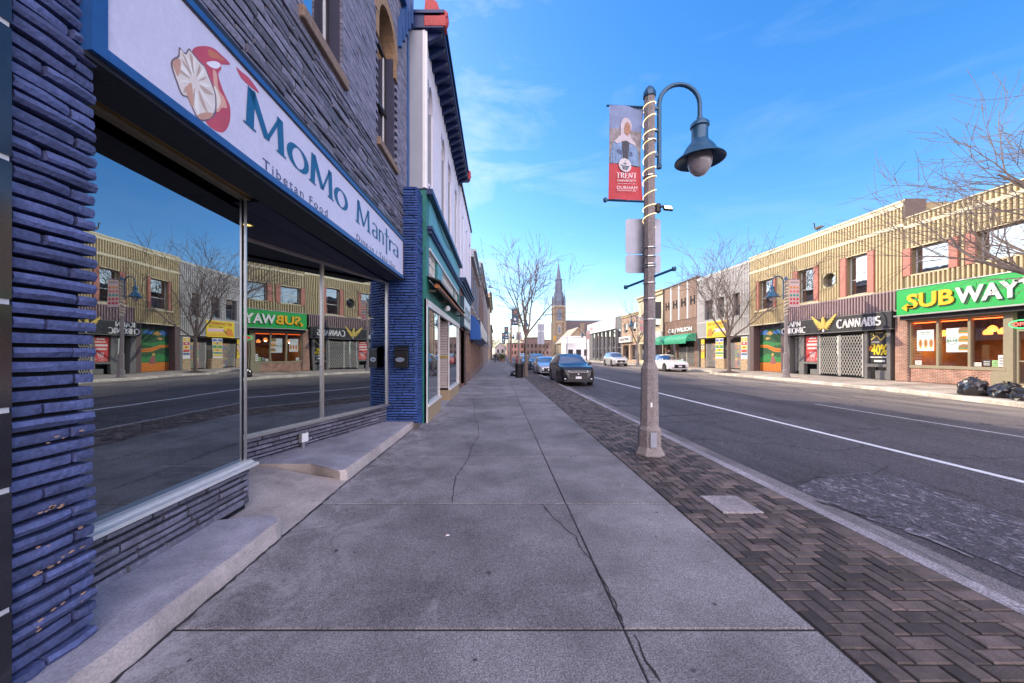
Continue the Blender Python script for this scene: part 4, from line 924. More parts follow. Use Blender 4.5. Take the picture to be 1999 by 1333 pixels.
# ------------------------------------------------------------------ cars
m_tyre = mat('tyre_rubber', (.018, .018, .02), .8, n=0); m_rim = mat('alloy_rim', (.45, .45, .47), .3, .9, n=0); m_cblack = mat('car_black_trim', (.012, .012, .014), .45, n=0)
m_lamp = mat('headlamp_lens', (.72, .74, .78), .15, .1, n=0, spec=.9); m_plate = mat('number_plate', (.75, .75, .78), .5, n=0); m_tail = mat('tail_lamp', (.45, .02, .02), .2, n=0)
m_chrome = mat('car_chrome', (.7, .7, .72), .15, 1, n=0)
g_car = glass('car_glass', (.08, .10, .12), .26)
def ip(tab, y):
    if y <= tab[0][0]: return tab[0][1]
    for (a, v), (b, w) in zip(tab, tab[1:]):
        if a <= y <= b:
            t = (y - a) / (b - a); t = t * t * (3 - 2 * t) * .35 + t * .65; return v + (w - v) * t
    return tab[-1][1]
def make_car(name, label, paint, kind, loc, rz, group, plate=True):
    SUV = kind == 'suv'
    Ln, Wd = (4.65, 1.86) if SUV else (4.55, 1.80); hw_ = Wd / 2
    if SUV:
        belt = [(0, .56), (.04, .72), (.12, .84), (.32, .93), (.9, 1.0), (1.3, 1.04), (4.3, 1.12), (4.55, 1.08), (4.65, .8)]
        top = [(0, .58), (.04, .75), (.12, .89), (.32, 1.0), (.9, 1.08), (1.25, 1.13), (2.0, 1.56), (2.45, 1.67), (3.4, 1.68), (4.15, 1.60), (4.50, 1.14), (4.65, .82)]
        wy = (.95, 3.67); ws = (1.28, 2.1); rs = (4.15, 4.5); sg_ = (1.55, 4.35); pil = ((2.62, 2.70), (3.55, 3.63)); wr = .36
    else:
        belt = [(0, .55), (.06, .64), (.3, .74), (.95, .84), (1.3, .90), (3.9, .98), (4.4, .96), (4.55, .7)]
        top = [(0, .57), (.06, .67), (.3, .80), (.95, .92), (1.3, .98), (2.15, 1.36), (2.6, 1.45), (3.2, 1.44), (3.75, 1.34), (4.25, 1.04), (4.45, 1.0), (4.55, .72)]
        wy = (.92, 3.62); ws = (1.32, 2.25); rs = (3.55, 4.2); sg_ = (1.62, 4.0); pil = ((2.62, 2.70), (3.45, 3.52)); wr = .33
    hwt = [(0, .60), (.1, .72), (.4, .80), (1.25, .80), (2.0, .62), (2.4, .60), (3.5, .60), (4.2, .58), (4.5, .70), (4.7, .66)]
    hwb = [(0, .56), (.03, .68), (.10, .79), (.25, .875), (.55, hw_ - .01), (1, hw_), (4.1, hw_), (4.45, hw_ - .06), (4.7, hw_ - .18)]
    c = thing(name, label, 'car', (0, 0, 0), group); N_ = 74
    rings = []; yy = [Ln * i / N_ for i in range(N_ + 1)]
    for y in yy:
        b, tp, hb, ht = ip(belt, y), ip(top, y), ip(hwb, y), ip(hwt, y); zb = .20 if .25 < y < Ln - .25 else .24; arch = 0
        for w in wy:
            if abs(y - w) < wr + .05: zz = wr + math.sqrt(max(0, (wr + .05) ** 2 - (y - w) ** 2)) - .0; arch = max(arch, zz)
        lo = max(zb, arch)
        tp = max(tp, b + .01)
        ring = [(0, lo), (hb * .86, lo), (hb * .985, lo + .02), (hb * 1.0, max(lo + .03, (b + .25) * .55)), (hb * .985, b - .05), (hb * .955, b), (hb * .955 + (ht - hb * .955) * .55, b + (tp - b) * .62), (ht, tp - .035 if tp - b > .1 else tp - .003), (ht * .72, tp), (0, tp + .02)]
        rings.append([(x, y - Ln / 2, z) for x, z in ring] + [(-x, y - Ln / 2, z) for x, z in ring[-2:0:-1]])
    m = len(rings[0]); B = MB(); G = MB(); T = MB()
    flat_ = [v for r in rings for v in r]
    for M_ in (B, G, T): M_.v = list(flat_)
    def put(M_, f): M_.f.append(f); M_.mi.append(0)
    for i in range(N_):
        y = (yy[i] + yy[i + 1]) / 2
        for j in range(m):
            f = (i * m + j, i * m + (j + 1) % m, (i + 1) * m + (j + 1) % m, (i + 1) * m + j)
            jj = j if j < m // 2 else m - 1 - j       # symmetric band index
            gl = False
            if jj in (5, 6) and sg_[0] < y < sg_[1] and not any(a < y < b for a, b in pil) and ip(top, y) - ip(belt, y) > (.16 if jj == 5 else .25): gl = True
            if jj in (7, 8) and (ws[0] < y < ws[1] or rs[0] < y < rs[1]): gl = True
            if gl: put(G, f)
            elif jj in (0, 1): put(T, f)
            else: put(B, f)
    put(B, tuple(range(m))); put(B, tuple(N_ * m + k for k in range(m)))
    def clean(M_):
        used = sorted(set(i for f in M_.f for i in f)); mp_ = {u: i for i, u in enumerate(used)}; M_.v = [M_.v[u] for u in used]; M_.f = [tuple(mp_[i] for i in f) for f in M_.f]; return M_
    clean(B).obj('body', paint, c, smooth=True); clean(G).obj('windows', g_car, c, smooth=True); clean(T).obj('underbody', m_cblack, c)
    # dark cabin so that the glass reads as glass
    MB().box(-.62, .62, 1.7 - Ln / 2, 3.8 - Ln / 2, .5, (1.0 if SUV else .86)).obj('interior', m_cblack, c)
    f0 = -Ln / 2; zb_ = .62 if SUV else .50
    g = MB(); g.box(-.46, .46, f0 - .02, f0 + .10, zb_ - .16, zb_ + .10)
    for k in range(4): g.box(-.45, .45, f0 - .03, f0 - .02, zb_ - .13 + .06 * k, zb_ - .115 + .06 * k, 1)
    g.box(-.62, .62, f0 - .015, f0 + .1, .30, .37)
    g.obj('grille', [m_cblack, mat('grille_bar', (.05, .05, .055), .3, .5, n=0)], c)
    if SUV: MB().box(-.46, .46, f0 - .035, f0 + .02, zb_ + .105, zb_ + .13).obj('light_strip', m_chrome, c)
    MB().cyl((0, f0 - .045, zb_ + .02), (0, f0 - .03, zb_ + .02), .055, n=14).obj('badge', m_chrome, c)
    g = MB(); g.box(-.75, .75, f0 - .025, f0 + .3, .24, .30); g.obj('bumper', m_cblack if SUV else paint, c)
    for s in (-1, 1):
        g = MB(); z = zb_ + (.17 if SUV else .13)
        g.add([(s * .44, f0 + .00, z - .05), (s * .80, f0 + .16, z - .02), (s * .84, f0 + .34, z + .05), (s * .44, f0 + .03, z + .03), (s * .44, f0 + .16, z - .05), (s * .72, f0 + .36, z - .04), (s * .74, f0 + .4, z + .03), (s * .44, f0 + .2, z + .03)],
              [(0, 1, 2, 3), (4, 5, 6, 7), (0, 3, 7, 4), (3, 2, 6, 7), (0, 1, 5, 4), (1, 2, 6, 5)])
        g.obj('headlight', m_lamp, c)
        MB().box(s * .55, s * .72, f0 + .03, f0 + .1, .36, .42).obj('fog_light', m_lamp, c)
        g = MB(); yb = Ln / 2; g.box(s * .60, s * .86, yb - .16, yb - .04, (.85 if SUV else .72), (1.02 if SUV else .86)); g.obj('tail_light', m_tail, c)
        g = MB(); ym = 1.5 - Ln / 2; zm = (1.10 if SUV else .95); g.box(s * .90, s * 1.06, ym, ym + .12, zm - .02, zm + .12); g.box(s * .84, s * .92, ym + .03, ym + .08, zm, zm + .04); g.obj('wing_mirror', paint, c, bevel=.02)
        if SUV: MB().tube([(s * .60, 2.3 - Ln / 2, 1.68), (s * .60, 2.4 - Ln / 2, 1.73), (s * .60, 3.9 - Ln / 2, 1.71), (s * .60, 4.0 - Ln / 2, 1.64)], .015).obj('roof_rail', m_cblack, c)
        for w in wy:
            x0, x1 = s * (hw_ - .20), s * (hw_ - .01); yw = w - Ln / 2
            t = MB(); t.cyl((x0, yw, wr), (x1, yw, wr), wr, n=24); wo_ = t.obj('wheel', m_tyre, c, smooth=True)
            t = MB(); t.cyl((x1, yw, wr), (x1 + s * .008, yw, wr), wr * .68, n=20, mi=1)
            for q in range(5):
                a = 2 * math.pi * q / 5 + .3; ca, sa = math.cos(a), math.sin(a); px_ = x1 + s * .012
                t.add([(px_, yw + ca * .05 - sa * .035, wr + sa * .05 + ca * .035), (px_, yw + ca * .05 + sa * .035, wr + sa * .05 - ca * .035), (px_, yw + ca * wr * .66 + sa * .03, wr + sa * wr * .66 - ca * .03), (px_, yw + ca * wr * .66 - sa * .03, wr + sa * wr * .66 + ca * .03)], [(0, 1, 2, 3)])
            t.obj('rim', [m_rim, m_cblack], wo_)
        for zz in ((.86 if SUV else .76),):
            for yd in (2.5, 3.3): MB().box(s * (hw_ - .012), s * (hw_ + .012), yd - Ln / 2, yd + .17 - Ln / 2, zz, zz + .025).obj('door_handle', paint, c)
    if plate:
        p = MB().box(-.15, .15, f0 - .055, f0 - .03, .40, .52).obj('number_plate', m_plate, c)
    c.location = loc; c.rotation_euler = (0, 0, rz); return c

# ------------------------------------------------------------------ people
def skinned(name, chains, mat_, par, sub=1):
    """chains: list of [(point, radius), ...]; the first point of a later chain may repeat an earlier point to join it"""
    vs = []; es = []; rad = []; idx = {}
    for ch in chains:
        prev = None
        for p, r in ch:
            k = tuple(round(c, 4) for c in p)
            if k not in idx: idx[k] = len(vs); vs.append(p); rad.append(r)
            i = idx[k]
            if prev is not None and prev != i: es.append((prev, i))
            prev = i
    o0 = org(par) if par else Vector((0, 0, 0))
    me = bpy.data.meshes.new(name); me.from_pydata([tuple(Vector(v)) for v in vs], es, []); o = bpy.data.objects.new(name, me); COL.objects.link(o); o.parent = par
    me.materials.append(mat_)
    sk = o.modifiers.new('skin', 'SKIN'); sk.use_smooth_shade = True
    for i, r in enumerate(rad): me.skin_vertices[0].data[i].radius = (r, r)
    me.skin_vertices[0].data[0].use_root = True
    s = o.modifiers.new('s', 'SUBSURF'); s.levels = sub; s.render_levels = sub; ORG[o.name] = o0; return o
m_skin = mat('skin', (.42, .26, .19), .6, n=0)
def make_person(label, loc, rz, coat, trousers, hair, group=None, step=.18, h=1.72, hood=None):
    p = thing('person', label, 'person', (0, 0, 0), group); k = h / 1.75
    V = lambda x, y, z: (x * k, y * k, z * k)
    body = [[(V(0, 0, .95), .13), (V(0, 0, 1.12), .125), (V(0, .01, 1.32), .15), (V(0, 0, 1.45), .09), (V(0, -.01, 1.52), .055), (V(0, -.02, 1.60), .085), (V(0, -.02, 1.68), .085)]]
    for s in (-1, 1):
        body.append([(V(0, .01, 1.32), .15), (V(s * .19, .01, 1.40), .06), (V(s * .25, .03 * s, 1.12), .045), (V(s * .26, -.06 + .05 * s, .90), .035), (V(s * .26, -.09 + .05 * s, .82), .03)])
        body.append([(V(0, 0, .95), .13), (V(s * .10, 0, .88), .095), (V(s * .11, -s * step * .5, .48), .062), (V(s * .11, -s * step, .10), .042), (V(s * .11, -s * step - .13, .04), .04)])
    skinned('body', body, trousers, p, 2)
    cc = [[(V(0, 0, .90), .165), (V(0, 0, 1.12), .155), (V(0, .01, 1.32), .175), (V(0, .0, 1.44), .10)]]
    for s in (-1, 1): cc.append([(V(0, .01, 1.32), .175), (V(s * .19, .01, 1.40), .078), (V(s * .25, .03 * s, 1.12), .062), (V(s * .26, -.06 + .05 * s, .92), .052)])
    skinned('jacket', cc, coat, p, 2)
    g = MB(); g.lathe([(.001, -.12), (.05, -.115), (.075, -.05), (.085, .02), (.08, .08), (.05, .12), (.001, .13)], V(0, -.03, 1.64), 12); hd = g.obj('head', m_skin, p, smooth=True)
    g = MB(); g.lathe([(.10, -.06), (.102, .03), (.09, .10), (.055, .145), (.001, .155)], V(0, .0, 1.64), 12, caps=False); g.obj('hair', hood or hair, hd, smooth=True)
    for s in (-1, 1):
        g = MB(); x, y = s * .26 * k, (-.09 + .05 * s) * k
        for q in range(4): g.cyl((x - s * .0, y - .02 + .014 * q, .80 * k), (x, y - .022 + .014 * q, (.725 - .008 * abs(q - 1.5)) * k), .009, .007, n=5)
        g.cyl((x - s * .012, y - .03, .81 * k), (x - s * .012, y - .05, .77 * k), .009, .007, n=5); g.box(x - .014, x + .014, y - .035, y + .03, .79 * k, .85 * k); g.obj('hand', m_skin, p)
    p.location = loc; p.rotation_euler = (0, 0, rz); return p

# ------------------------------------------------------------------ street lamps
m_agg = mat('exposed_aggregate', (0.24, 0.212, 0.210), 0.8, n=0.2, ns=20, n2=0.75, n2s=95, bump=0.8, bs=90)
m_lampb = mat('lamp_blue_black', (0.012, 0.075, 0.150), 0.35, 0.2, n=0.1, spec=.6)
m_led = mat('led_rope', (1, .85, .55), .4, emit=(1.0, .72, .36), es=.75, n=0)
g_globe = glass('globe_glass', (.75, .72, .70), .35)
m_galv = mat('galvanised_back', (0.33, 0.35, 0.42), .45, .35, n=.12, ns=5)
def make_lamp(loc, side, label, group):
    """concrete pole with a swan-neck arm; side +1: arm towards +x"""
    t = thing('street_lamp', label, 'street lamp', (0, 0, 0), group); q = R(22.5 - 12)
    g = MB(); g.lathe([(.235, 0), (.235, .02), (.175, .13), (.175, .40), (.14, .455), (.128, 1.35), (.128, 1.36), (.090, 1.46), (.082, 5.72)], (0, 0, 0), 8, ph=q); g.obj('pole', m_agg, t)
    g = MB(); g.lathe([(.10, 5.70), (.10, 5.76), (.06, 5.84), (.02, 5.88)], (0, 0, 0), 8, ph=q); g.obj('pole_cap', m_lampb, t, smooth=True)
    MB().box(-.055, .045, -.178, -.160, .14, .37).obj('access_panel', m_galv, t)
    g = MB(); s = side; X = s * .155; pts = [(X, 0, 4.62), (X, 0, 5.2), (X, 0, 5.58)] + [(X + s * (.325 - .325 * math.cos(a)), 0, 5.58 + .325 * math.sin(a)) for a in [math.pi * k / 12 for k in range(1, 13)]] + [(X + s * .65, 0, 5.36)]
    g.tube(pts, .034, n=10); g.lathe([(.04, 0), (.045, .05), (.02, .06)], (X, 0, 4.56), 8)
    for z in (4.75, 5.15, 5.5): g.box(min(0, X), max(0, X), -.02, .02, z, z + .04)
    g.obj('arm', m_lampb, t, smooth=True)
    hx = X + s * .65
    g = MB(); g.lathe([(.045, 5.38), (.05, 5.33), (.11, 5.30), (.135, 5.27), (.14, 5.22), (.12, 5.20), (.12, 5.02), (.135, 4.98), (.20, 4.90), (.235, 4.84), (.25, 4.80), (.365, 4.70), (.37, 4.685), (.355, 4.68), (.20, 4.76), (.12, 4.80)], (hx, 0, 0), 28, caps=False); g.obj('lamp_shade', m_lampb, t, smooth=True)
    g = MB(); g.lathe([(.175, 4.78), (.185, 4.70), (.175, 4.62), (.14, 4.53), (.08, 4.46), (.001, 4.43)], (hx, 0, 0), 20, caps=False); g.obj('globe', mat('frosted_globe', (.36, .33, .36), .22, n=.35, ns=9, spec=.7), t, smooth=True)
    MB().lathe([(.03, 4.8), (.05, 4.72), (.045, 4.62), (.001, 4.58)], (hx, 0, 0), 10, caps=False).obj('bulb', mat('bulb_white', (.75, .72, .68), .5, n=0), t)
    g = MB(); pts = []; n = 20 * 10
    for k in range(n + 1):
        a = 2 * math.pi * k / 20; z = 3.62 + 1.98 * k / n; rr_ = .092 if z < 4.6 else .088
        pts.append((rr_ * 1.09 * math.cos(a), rr_ * 1.09 * math.sin(a), z + .03 * math.sin(k * .11)))
    g.tube(pts, .006, n=4); g.obj('rope_light', m_led, t)
    t.location = loc; return t
# ------------------------------------------------------------------ left side of the street beyond the restaurant
m_lilac = mat('pale_metal_cladding', (0.62, 0.60, 0.68), 0.45, n=0.08, ns=4, n2=0.05, n2s=60)
m_greyp = mat('grey_metal_panel', (0.33, 0.35, 0.40), 0.4, n=0.08, ns=3)
m_corn = mat('navy_cornice', (0.012, 0.028, 0.11), 0.45, n=0.15)
m_redor = mat('red_ornament', (0.38, 0.03, 0.03), 0.5, n=0.5, ns=30)
m_green = mat('green_shop_paint', (0.012, 0.16, 0.13), 0.5, n=0.25, ns=7)
m_teal2 = mat('pale_teal_paint', (0.10, 0.34, 0.38), 0.55, n=0.3, ns=9)
m_tanst = mat('tan_stone_base', (0.34, 0.26, 0.16), 0.8, n=0.35, ns=25, n2=.25, n2s=90, bump=.4)
m_orange = mat('orange_roller', (0.55, 0.16, 0.03), 0.5, n=.15)
m_siding = mat('cream_siding', (0.42, 0.37, 0.35), 0.6, n=.1)
m_pinkb = mat('pink_roller_shutter', (0.44, 0.33, 0.33), 0.6, n=.12)
m_brown = mat('brown_render', (0.22, 0.14, 0.11), .8, n=.2)
m_dkbr = mat('dark_brown_trim', (0.06, 0.035, 0.03), .6, n=.1)
m_redbr = brick_mat('old_red_brick', (0.20, 0.085, 0.06), (0.15, 0.06, 0.045), (0.22, 0.19, 0.17))
g_show = glass('show_window_glass', (.62, .68, .72), .30)
B2 = thing('green_storefront_building', 'storefront building with green painted shopfront under tall pale ribbed cladding and navy cornice', 'shop building', (-1.62, 12, 0))
HZ = [(8.9, 9.5), (11.1, 11.75), (12.6, 13.25), (14.6, 15.2)]
ho = [(a, b, 5.7, 8.2) for a, b in HZ]
mass(B2, Fac(-1.70, 1), 8.47, 16.0, 5.38, 9.0, m_greyp, holes=ho)
g = MB(); ribs(g, Fac(-1.70, 1), 8.55, 15.98, 5.40, 8.95, .135, .10, .05, ho)
for a, b in HZ: spandrel(g, Fac(-1.70, 1), a, b, 7.75, 8.2, -.2, .055); FL.box(g, a, b, 5.40, 5.7, -.06, .0)
g.obj('cladding', m_lilac, B2)
for a, b in HZ: window(B2, Fac(-1.70, 1), a, b, 5.7, 8.2, .18, bars=(6.9,), fr=m_lilac)
g = MB(); g.box(-2.01, -1.70, 8.44, 8.468, 5.42, 9.0); g.box(-2.01, -1.70, 8.435, 8.44, 5.38, 5.42); g.obj('side_panel', m_greyp, B2)
g = MB(); g.box(-1.70, -1.64, 8.43, 8.50, 5.40, 9.0); g.box(-1.64, -1.60, 8.46, 8.52, 5.40, 9.0); g.obj('corner_trim', m_white, B2)
g = MB(); g.box(-2.0, -1.22, 8.40, 16.05, 9.03, 9.10); g.box(-2.0, -1.30, 8.42, 16.0, 9.10, 9.35); g.box(-2.0, -1.2, 8.38, 16.06, 9.35, 9.42)
y = 8.55
while y < 15.9:
    g.add([(-1.66, y, 9.03), (-1.26, y, 9.03), (-1.26, y + .12, 9.03), (-1.66, y + .12, 9.03), (-1.66, y, 8.80), (-1.30, y, 8.99), (-1.30, y + .12, 8.99), (-1.66, y + .12, 8.80)], [(4, 5, 6, 7), (0, 1, 5, 4), (2, 3, 7, 6), (1, 2, 6, 5)]); y += .42
g.obj('cornice', m_corn, B2)
for y in (8.42, 15.8):
    g = MB(); g.box(-1.66, -1.16, y - .03, y + .22, 9.06, 9.30); g.prism([(-.25, 0), (.28, 0), (.30, .1), (.22, .16), (.12, .14), (.05, .34), (-.05, .40), (-.12, .62), (-.2, .6)], frame((-1.42, y + .2, 9.30), (1, 0, 0), (0, 0, 1)), 0, .2)
    g.lathe([(.05, -.12), (.08, -.05), (.09, .02), (.05, .10), (.01, .13)], (-1.19, y + .08, 9.22), 10); g.obj('ornament', m_redor, B2, bevel=.015)
# green shopfront
g = MB(); FL.box(g, 8.47, 8.80, 0, 5.36, -.5, .0); FL.box(g, 15.55, 15.95, 0, 5.36, -.4, .0); FL.box(g, 8.80, 15.55, 4.10, 5.30, -.3, -.02); FL.box(g, 8.8, 15.55, 3.05, 3.35, -.3, -.02)
y = 8.8
while y < 15.5: FL.box(g, y, y + .05, 2.87, 3.05, -.05, .0); y += .09
FL.box(g, 8.8, 15.55, 2.87, 3.05, -.3, -.045); FL.box(g, 9.9, 10.05, 3.35, 4.1, -.2, -.02); FL.box(g, 11.0, 11.15, 3.35, 4.1, -.2, -.02); FL.box(g, 14.1, 14.3, 3.35, 4.1, -.2, -.02)
g.obj('green_front', m_green, B2)
g = MB(); FL.box(g, 8.82, 15.55, 4.62, 5.28, -.02, .012); FL.box(g, 8.8, 15.6, 4.16, 4.5, -.02, .01); FL.box(g, 10.1, 10.95, 3.42, 4.05, -.02, .005); g.obj('teal_boards', m_teal2, B2)
g = MB(); FL.box(g, 8.5, 15.95, 5.28, 5.40, -.1, .14); FL.box(g, 8.6, 15.9, 4.50, 4.58, -.02, .12)
y = 8.65
while y < 15.8: FL.box(g, y, y + .09, 4.42, 4.50, 0, .09); y += .2
g.obj('shop_cornice', m_corn, B2)
g = MB(); FL.box(g, 8.85, 15.5, 4.08, 4.14, -.1, .02); FL.box(g, 8.5, 15.9, 2.70, 2.86, -.2, .02); FL.box(g, 8.47, 8.56, 0.0, 2.86, -.05, .02, 0); FL.box(g, 15.45, 15.55, 0.0, 2.86, -.05, .02); g.obj('white_trim', m_winw, B2)
for a, b, n in ((8.86, 9.86, 5), (11.2, 14.05, 12), (14.35, 15.45, 4)):
    window(B2, FL, a, b, 3.38, 4.06, .04, mull=[a + (b - a) * k / n for k in range(1, n)], bars=(3.6, 3.83), t=.03)
# show windows either side of a recessed entrance
g = MB()
for a, b in ((8.56, 10.5), (12.515, 15.45)): FL.box(g, a, b, 0, .36, -.35, .03)
g.obj('stone_base', m_tanst, B2)
g = MB()
for a, b in ((8.56, 10.5), (12.55, 15.45)):
    FL.box(g, a, b, .36, .42, -.32, .05)
    for yy_ in (a, b - .05): FL.box(g, yy_, yy_ + .05, .42, 2.7, -.06, .0)
FL.box(g, 10.45, 10.5, .42, 2.7, -1.6, -1.55); FL.box(g, 10.45, 10.5, .36, .42, -1.6, -.32)
wf = g.obj('show_window', m_winw, B2)
for a, b in ((8.61, 10.45), (12.6, 15.4)): MB().quad(FL.P(a, .42, -.03), FL.P(b, .42, -.03), FL.P(b, 2.7, -.03), FL.P(a, 2.7, -.03)).obj('show_glass', g_show, wf)
g = MB(); g.quad((-1.68, 10.475, .42), (-3.17, 10.475, .42), (-3.17, 10.475, 2.7), (-1.68, 10.475, 2.7)); g.obj('show_glass', g_show, wf)
g = MB(); z = .42
while z < 2.66: g.add([(-3.4, 12.55, z), (-1.68, 12.55, z), (-1.68, 12.525, z + .01), (-3.4, 12.525, z + .01), (-1.68, 12.55, z + .085), (-3.4, 12.55, z + .085)], [(0, 1, 2, 3), (3, 2, 4, 5)]); z += .088
g.box(-3.4, -1.66, 12.55, 12.6, 0, 2.7); g.box(-3.42, -3.36, 8.5, 15.5, 0, 2.7); g.obj('siding', m_siding, B2)
MB().box(-3.36, -1.67, 12.505, 12.53, 1.45, 1.52).obj('gold_strip', mat('gold_strip', (.38, .28, .05), .5), B2)
g = MB(); g.box(-3.36, -1.68, 8.5, 15.5, 2.7, 2.75); g.box(-3.4, -1.62, 8.5, 15.5, -.05, .02); g.obj('lining', m_greyp, B2)
FLb = MB(); FL.box(FLb, 8.47, 15.98, 2.7, 5.38, -11, -.31); FL.box(FLb, 8.47, 15.98, 0, 2.7, -11, -1.85); FLb.obj('rear_wall', m_brown, B2)
t = thing('rolled_awning', 'rolled up awning with black hood and orange roller over the green shopfront', 'awning', (-1.5, 12, 3.2))
g = MB(); g.add([(-1.64, 8.55, 3.42), (-1.30, 8.55, 3.30), (-1.30, 15.4, 3.30), (-1.64, 15.4, 3.42), (-1.64, 8.55, 3.39), (-1.30, 8.55, 3.26), (-1.30, 15.4, 3.26), (-1.64, 15.4, 3.39)], [(0, 1, 2, 3), (7, 6, 5, 4), (0, 4, 5, 1), (3, 2, 6, 7), (1, 5, 6, 2)]); g.obj('hood', m_bx, t)
MB().cyl((-1.42, 8.7, 3.20), (-1.42, 15.3, 3.20), .055, n=10).obj('roller', m_orange, t, smooth=True)
g = MB(); g.cyl((-1.34, 8.7, 3.10), (-1.34, 15.3, 3.10), .03, n=6)
for y in (8.8, 10.6, 12.6, 14.6): g.box(-1.62, -1.33, y, y + .05, 3.07, 3.12); g.box(-1.45, -1.39, y, y + .05, 3.07, 3.3)
g.obj('bracket', m_dkbr, t)
t = thing('globe_light', 'round white globe light under the awning of the green shopfront', 'light', (-1.5, 11, 2.9)); MB().lathe([(.001, -.09), (.06, -.07), (.09, 0), (.06, .07), (.001, .09)], (-1.46, 10.9, 2.93), 14).obj('globe', m_white, t, smooth=True); MB().box(-1.62, -1.5, 10.88, 10.92, 2.95, 2.99).obj('bracket', m_bx, t)
g = MB(); pts = [Vector((-1.58, 8.6 + 6.0 * k / 20, 5.5 + .3 * (k / 20) - 1.1 * (1 - (2 * k / 20 - 1) ** 2) * .55)) for k in range(21)]; g.tube(pts, .012, n=4)
props(g.obj('cable', m_bx, loc=(-1.58, 8.6, 5.5)), 'thin black cable sagging along the pale ribbed cladding', 'cable')

# third building
B3 = thing('shuttered_shop_building', 'pale panelled building with dark sloping roof edge, dark shop cornice and a pink shuttered doorway', 'shop building', (-1.62, 19, 0))
ho = [(17.0, 17.5, 5.4, 8.0), (19.2, 19.7, 5.4, 8.0), (21.4, 21.9, 5.4, 8.0)]
mass(B3, FL, 16.0, 22.6, 4.8, 9.0, m_lilac, holes=ho)
g = MB(); ribs(g, FL, 16.05, 22.55, 4.9, 8.95, .5, .30, .04, ho); g.obj('cladding', m_lilac, B3)
for h in ho: window(B3, FL, *h, .15, fr=m_lilac)
g = MB(); FL.box(g, 16.0, 22.65, 9.0, 9.12, -.3, .10); g.obj('roof_edge', m_dkbr, B3)
g = MB()
for k, (d, z) in enumerate(((.06, 4.5), (.12, 4.6), (.20, 4.72), (.28, 4.82))): FL.box(g, 16.0, 22.6, z, z + .09, -.05, d)
g.obj('shop_cornice', m_corn, B3)
mass(B3, Fac(-1.66, 1), 16.0, 22.6, 0, 4.79, m_redbr, holes=[(16.35, 18.6, 0.1, 2.75), (19.0, 22.3, .5, 2.75)], name='brick_wall')
g = MB(); z = .15
while z < 2.7: FL.box(g, 16.4, 18.55, z, z + .10, -.30, -.26); z += .115
for y in (16.4, 17.45, 18.5): FL.box(g, y, y + .06, .1, 2.75, -.3, -.24)
g.obj('roller_shutter', m_pinkb, B3)
g = MB(); FL.box(g, 18.6, 18.95, 0, 2.8, -.2, .03); g.obj('pilaster', m_dkbr, B3)
window(B3, FL, 19.0, 22.3, .5, 2.75, .1, fr=m_tan, mull=(20.1, 21.2))
t = thing('box_sign', 'white box sign with two rows of dark lettering on a dark blue case', 'shop sign', (-1.5, 18.5, 3.5))
g = MB(); g.box(-1.66, -1.47, 16.6, 20.4, 2.82, 4.2); g.obj('sign_case', mat('case_blue', (.01, .05, .08), .4), t)
g = MB(); g.box(-1.47, -1.455, 16.66, 20.34, 2.88, 4.14); g.obj('sign_face', mat('sign_face_white', (.55, .62, .64), .4), t)
g = MB(); rr = random.Random(3)
for row in range(2):
    for k in range(6):
        M = frame((-1.452, 17.0 + k * .52, 3.52 - .36 * row), (0, 1, 0), (0, 0, 1)); serif(g, 'HRAKBE'[k] if row == 0 else 'RADEHP'[k], M, .27, w=.4, thick=.24, thin=.12, depth=.002)
g.obj('lettering', mat('sign_black', (.02, .02, .025), .5, n=0), t)

# fourth and the rest: brown, brick and stone fronts getting smaller
def simple_block(name, label, y0, y1, h, mw, mt, wins, shop, seed, cat='building', dz=4.2, xf=FL, cap=.35, deep=11, zb=0.0):
    b = thing(name, label, cat, (xf.x, (y0 + y1) / 2, zb)); rnd = random.Random(seed)
    ho = []
    n, (wz0, wz1) = wins; p = (y1 - y0) / n
    for k in range(n): ho.append((y0 + p * (k + .27), y0 + p * (k + .73), wz0, wz1))
    sh = []; ns = shop; q = (y1 - y0) / ns
    for k in range(ns): sh.append((y0 + q * (k + .1), y0 + q * (k + .9), zb + .45, zb + 2.7))
    mass(b, xf, y0, y1, zb, h, mw, holes=ho + sh, deep=deep)
    for h_ in ho: window(b, xf, *h_, .13, bars=((wz0 + wz1) / 2,), sill=mt)
    for i, h_ in enumerate(sh): window(b, xf, *h_, .2, fr=[m_dkbr, m_winw, m_bronze][(i + seed) % 3], mull=((h_[0] + h_[1]) / 2,), name='shop_window')
    g = MB(); xf.box(g, y0 + .002, y1 - .002, h - .02, h + .12, -.5, cap); xf.box(g, y0 + .01, y1 - .01, h - cap, h - .02, -.05, cap * .55); xf.box(g, y0 + .02, y1 - .02, zb + 3.1, zb + 3.7, -.02, .08)
    g.obj('cornice', mt, b); return b
m_blueg = mat('blue_panel', (.02, .09, .24), .4, n=.2); m_stone3 = mat('buff_stone', (.45, .36, .26), .8, n=.2)
B4 = simple_block('brown_shop_building', 'brown fronted building with tall blue windows behind a long pale fascia', 22.6, 33, 7.9, m_brown, mat('pale_cornice', (.45, .5, .55), .6), (4, (4.6, 7.1)), 3, 1)
for k in range(4): g = MB(); FL.box(g, 22.6 + 2.6 * (k + .27), 22.6 + 2.6 * (k + .42), 4.65, 7.05, -.09, .03); g.obj('blue_shutter', m_blueg, B4)
t = thing('blue_awning', 'rounded blue awning next to the long pale fascia', 'awning', (-1.4, 23.2, 3.2))
g = MB(); n = 8
pr = [(-1.62 + .62 * math.sin(R(90 * k / n)), 2.75 + 1.2 * math.cos(R(90 * k / n))) for k in range(n + 1)]
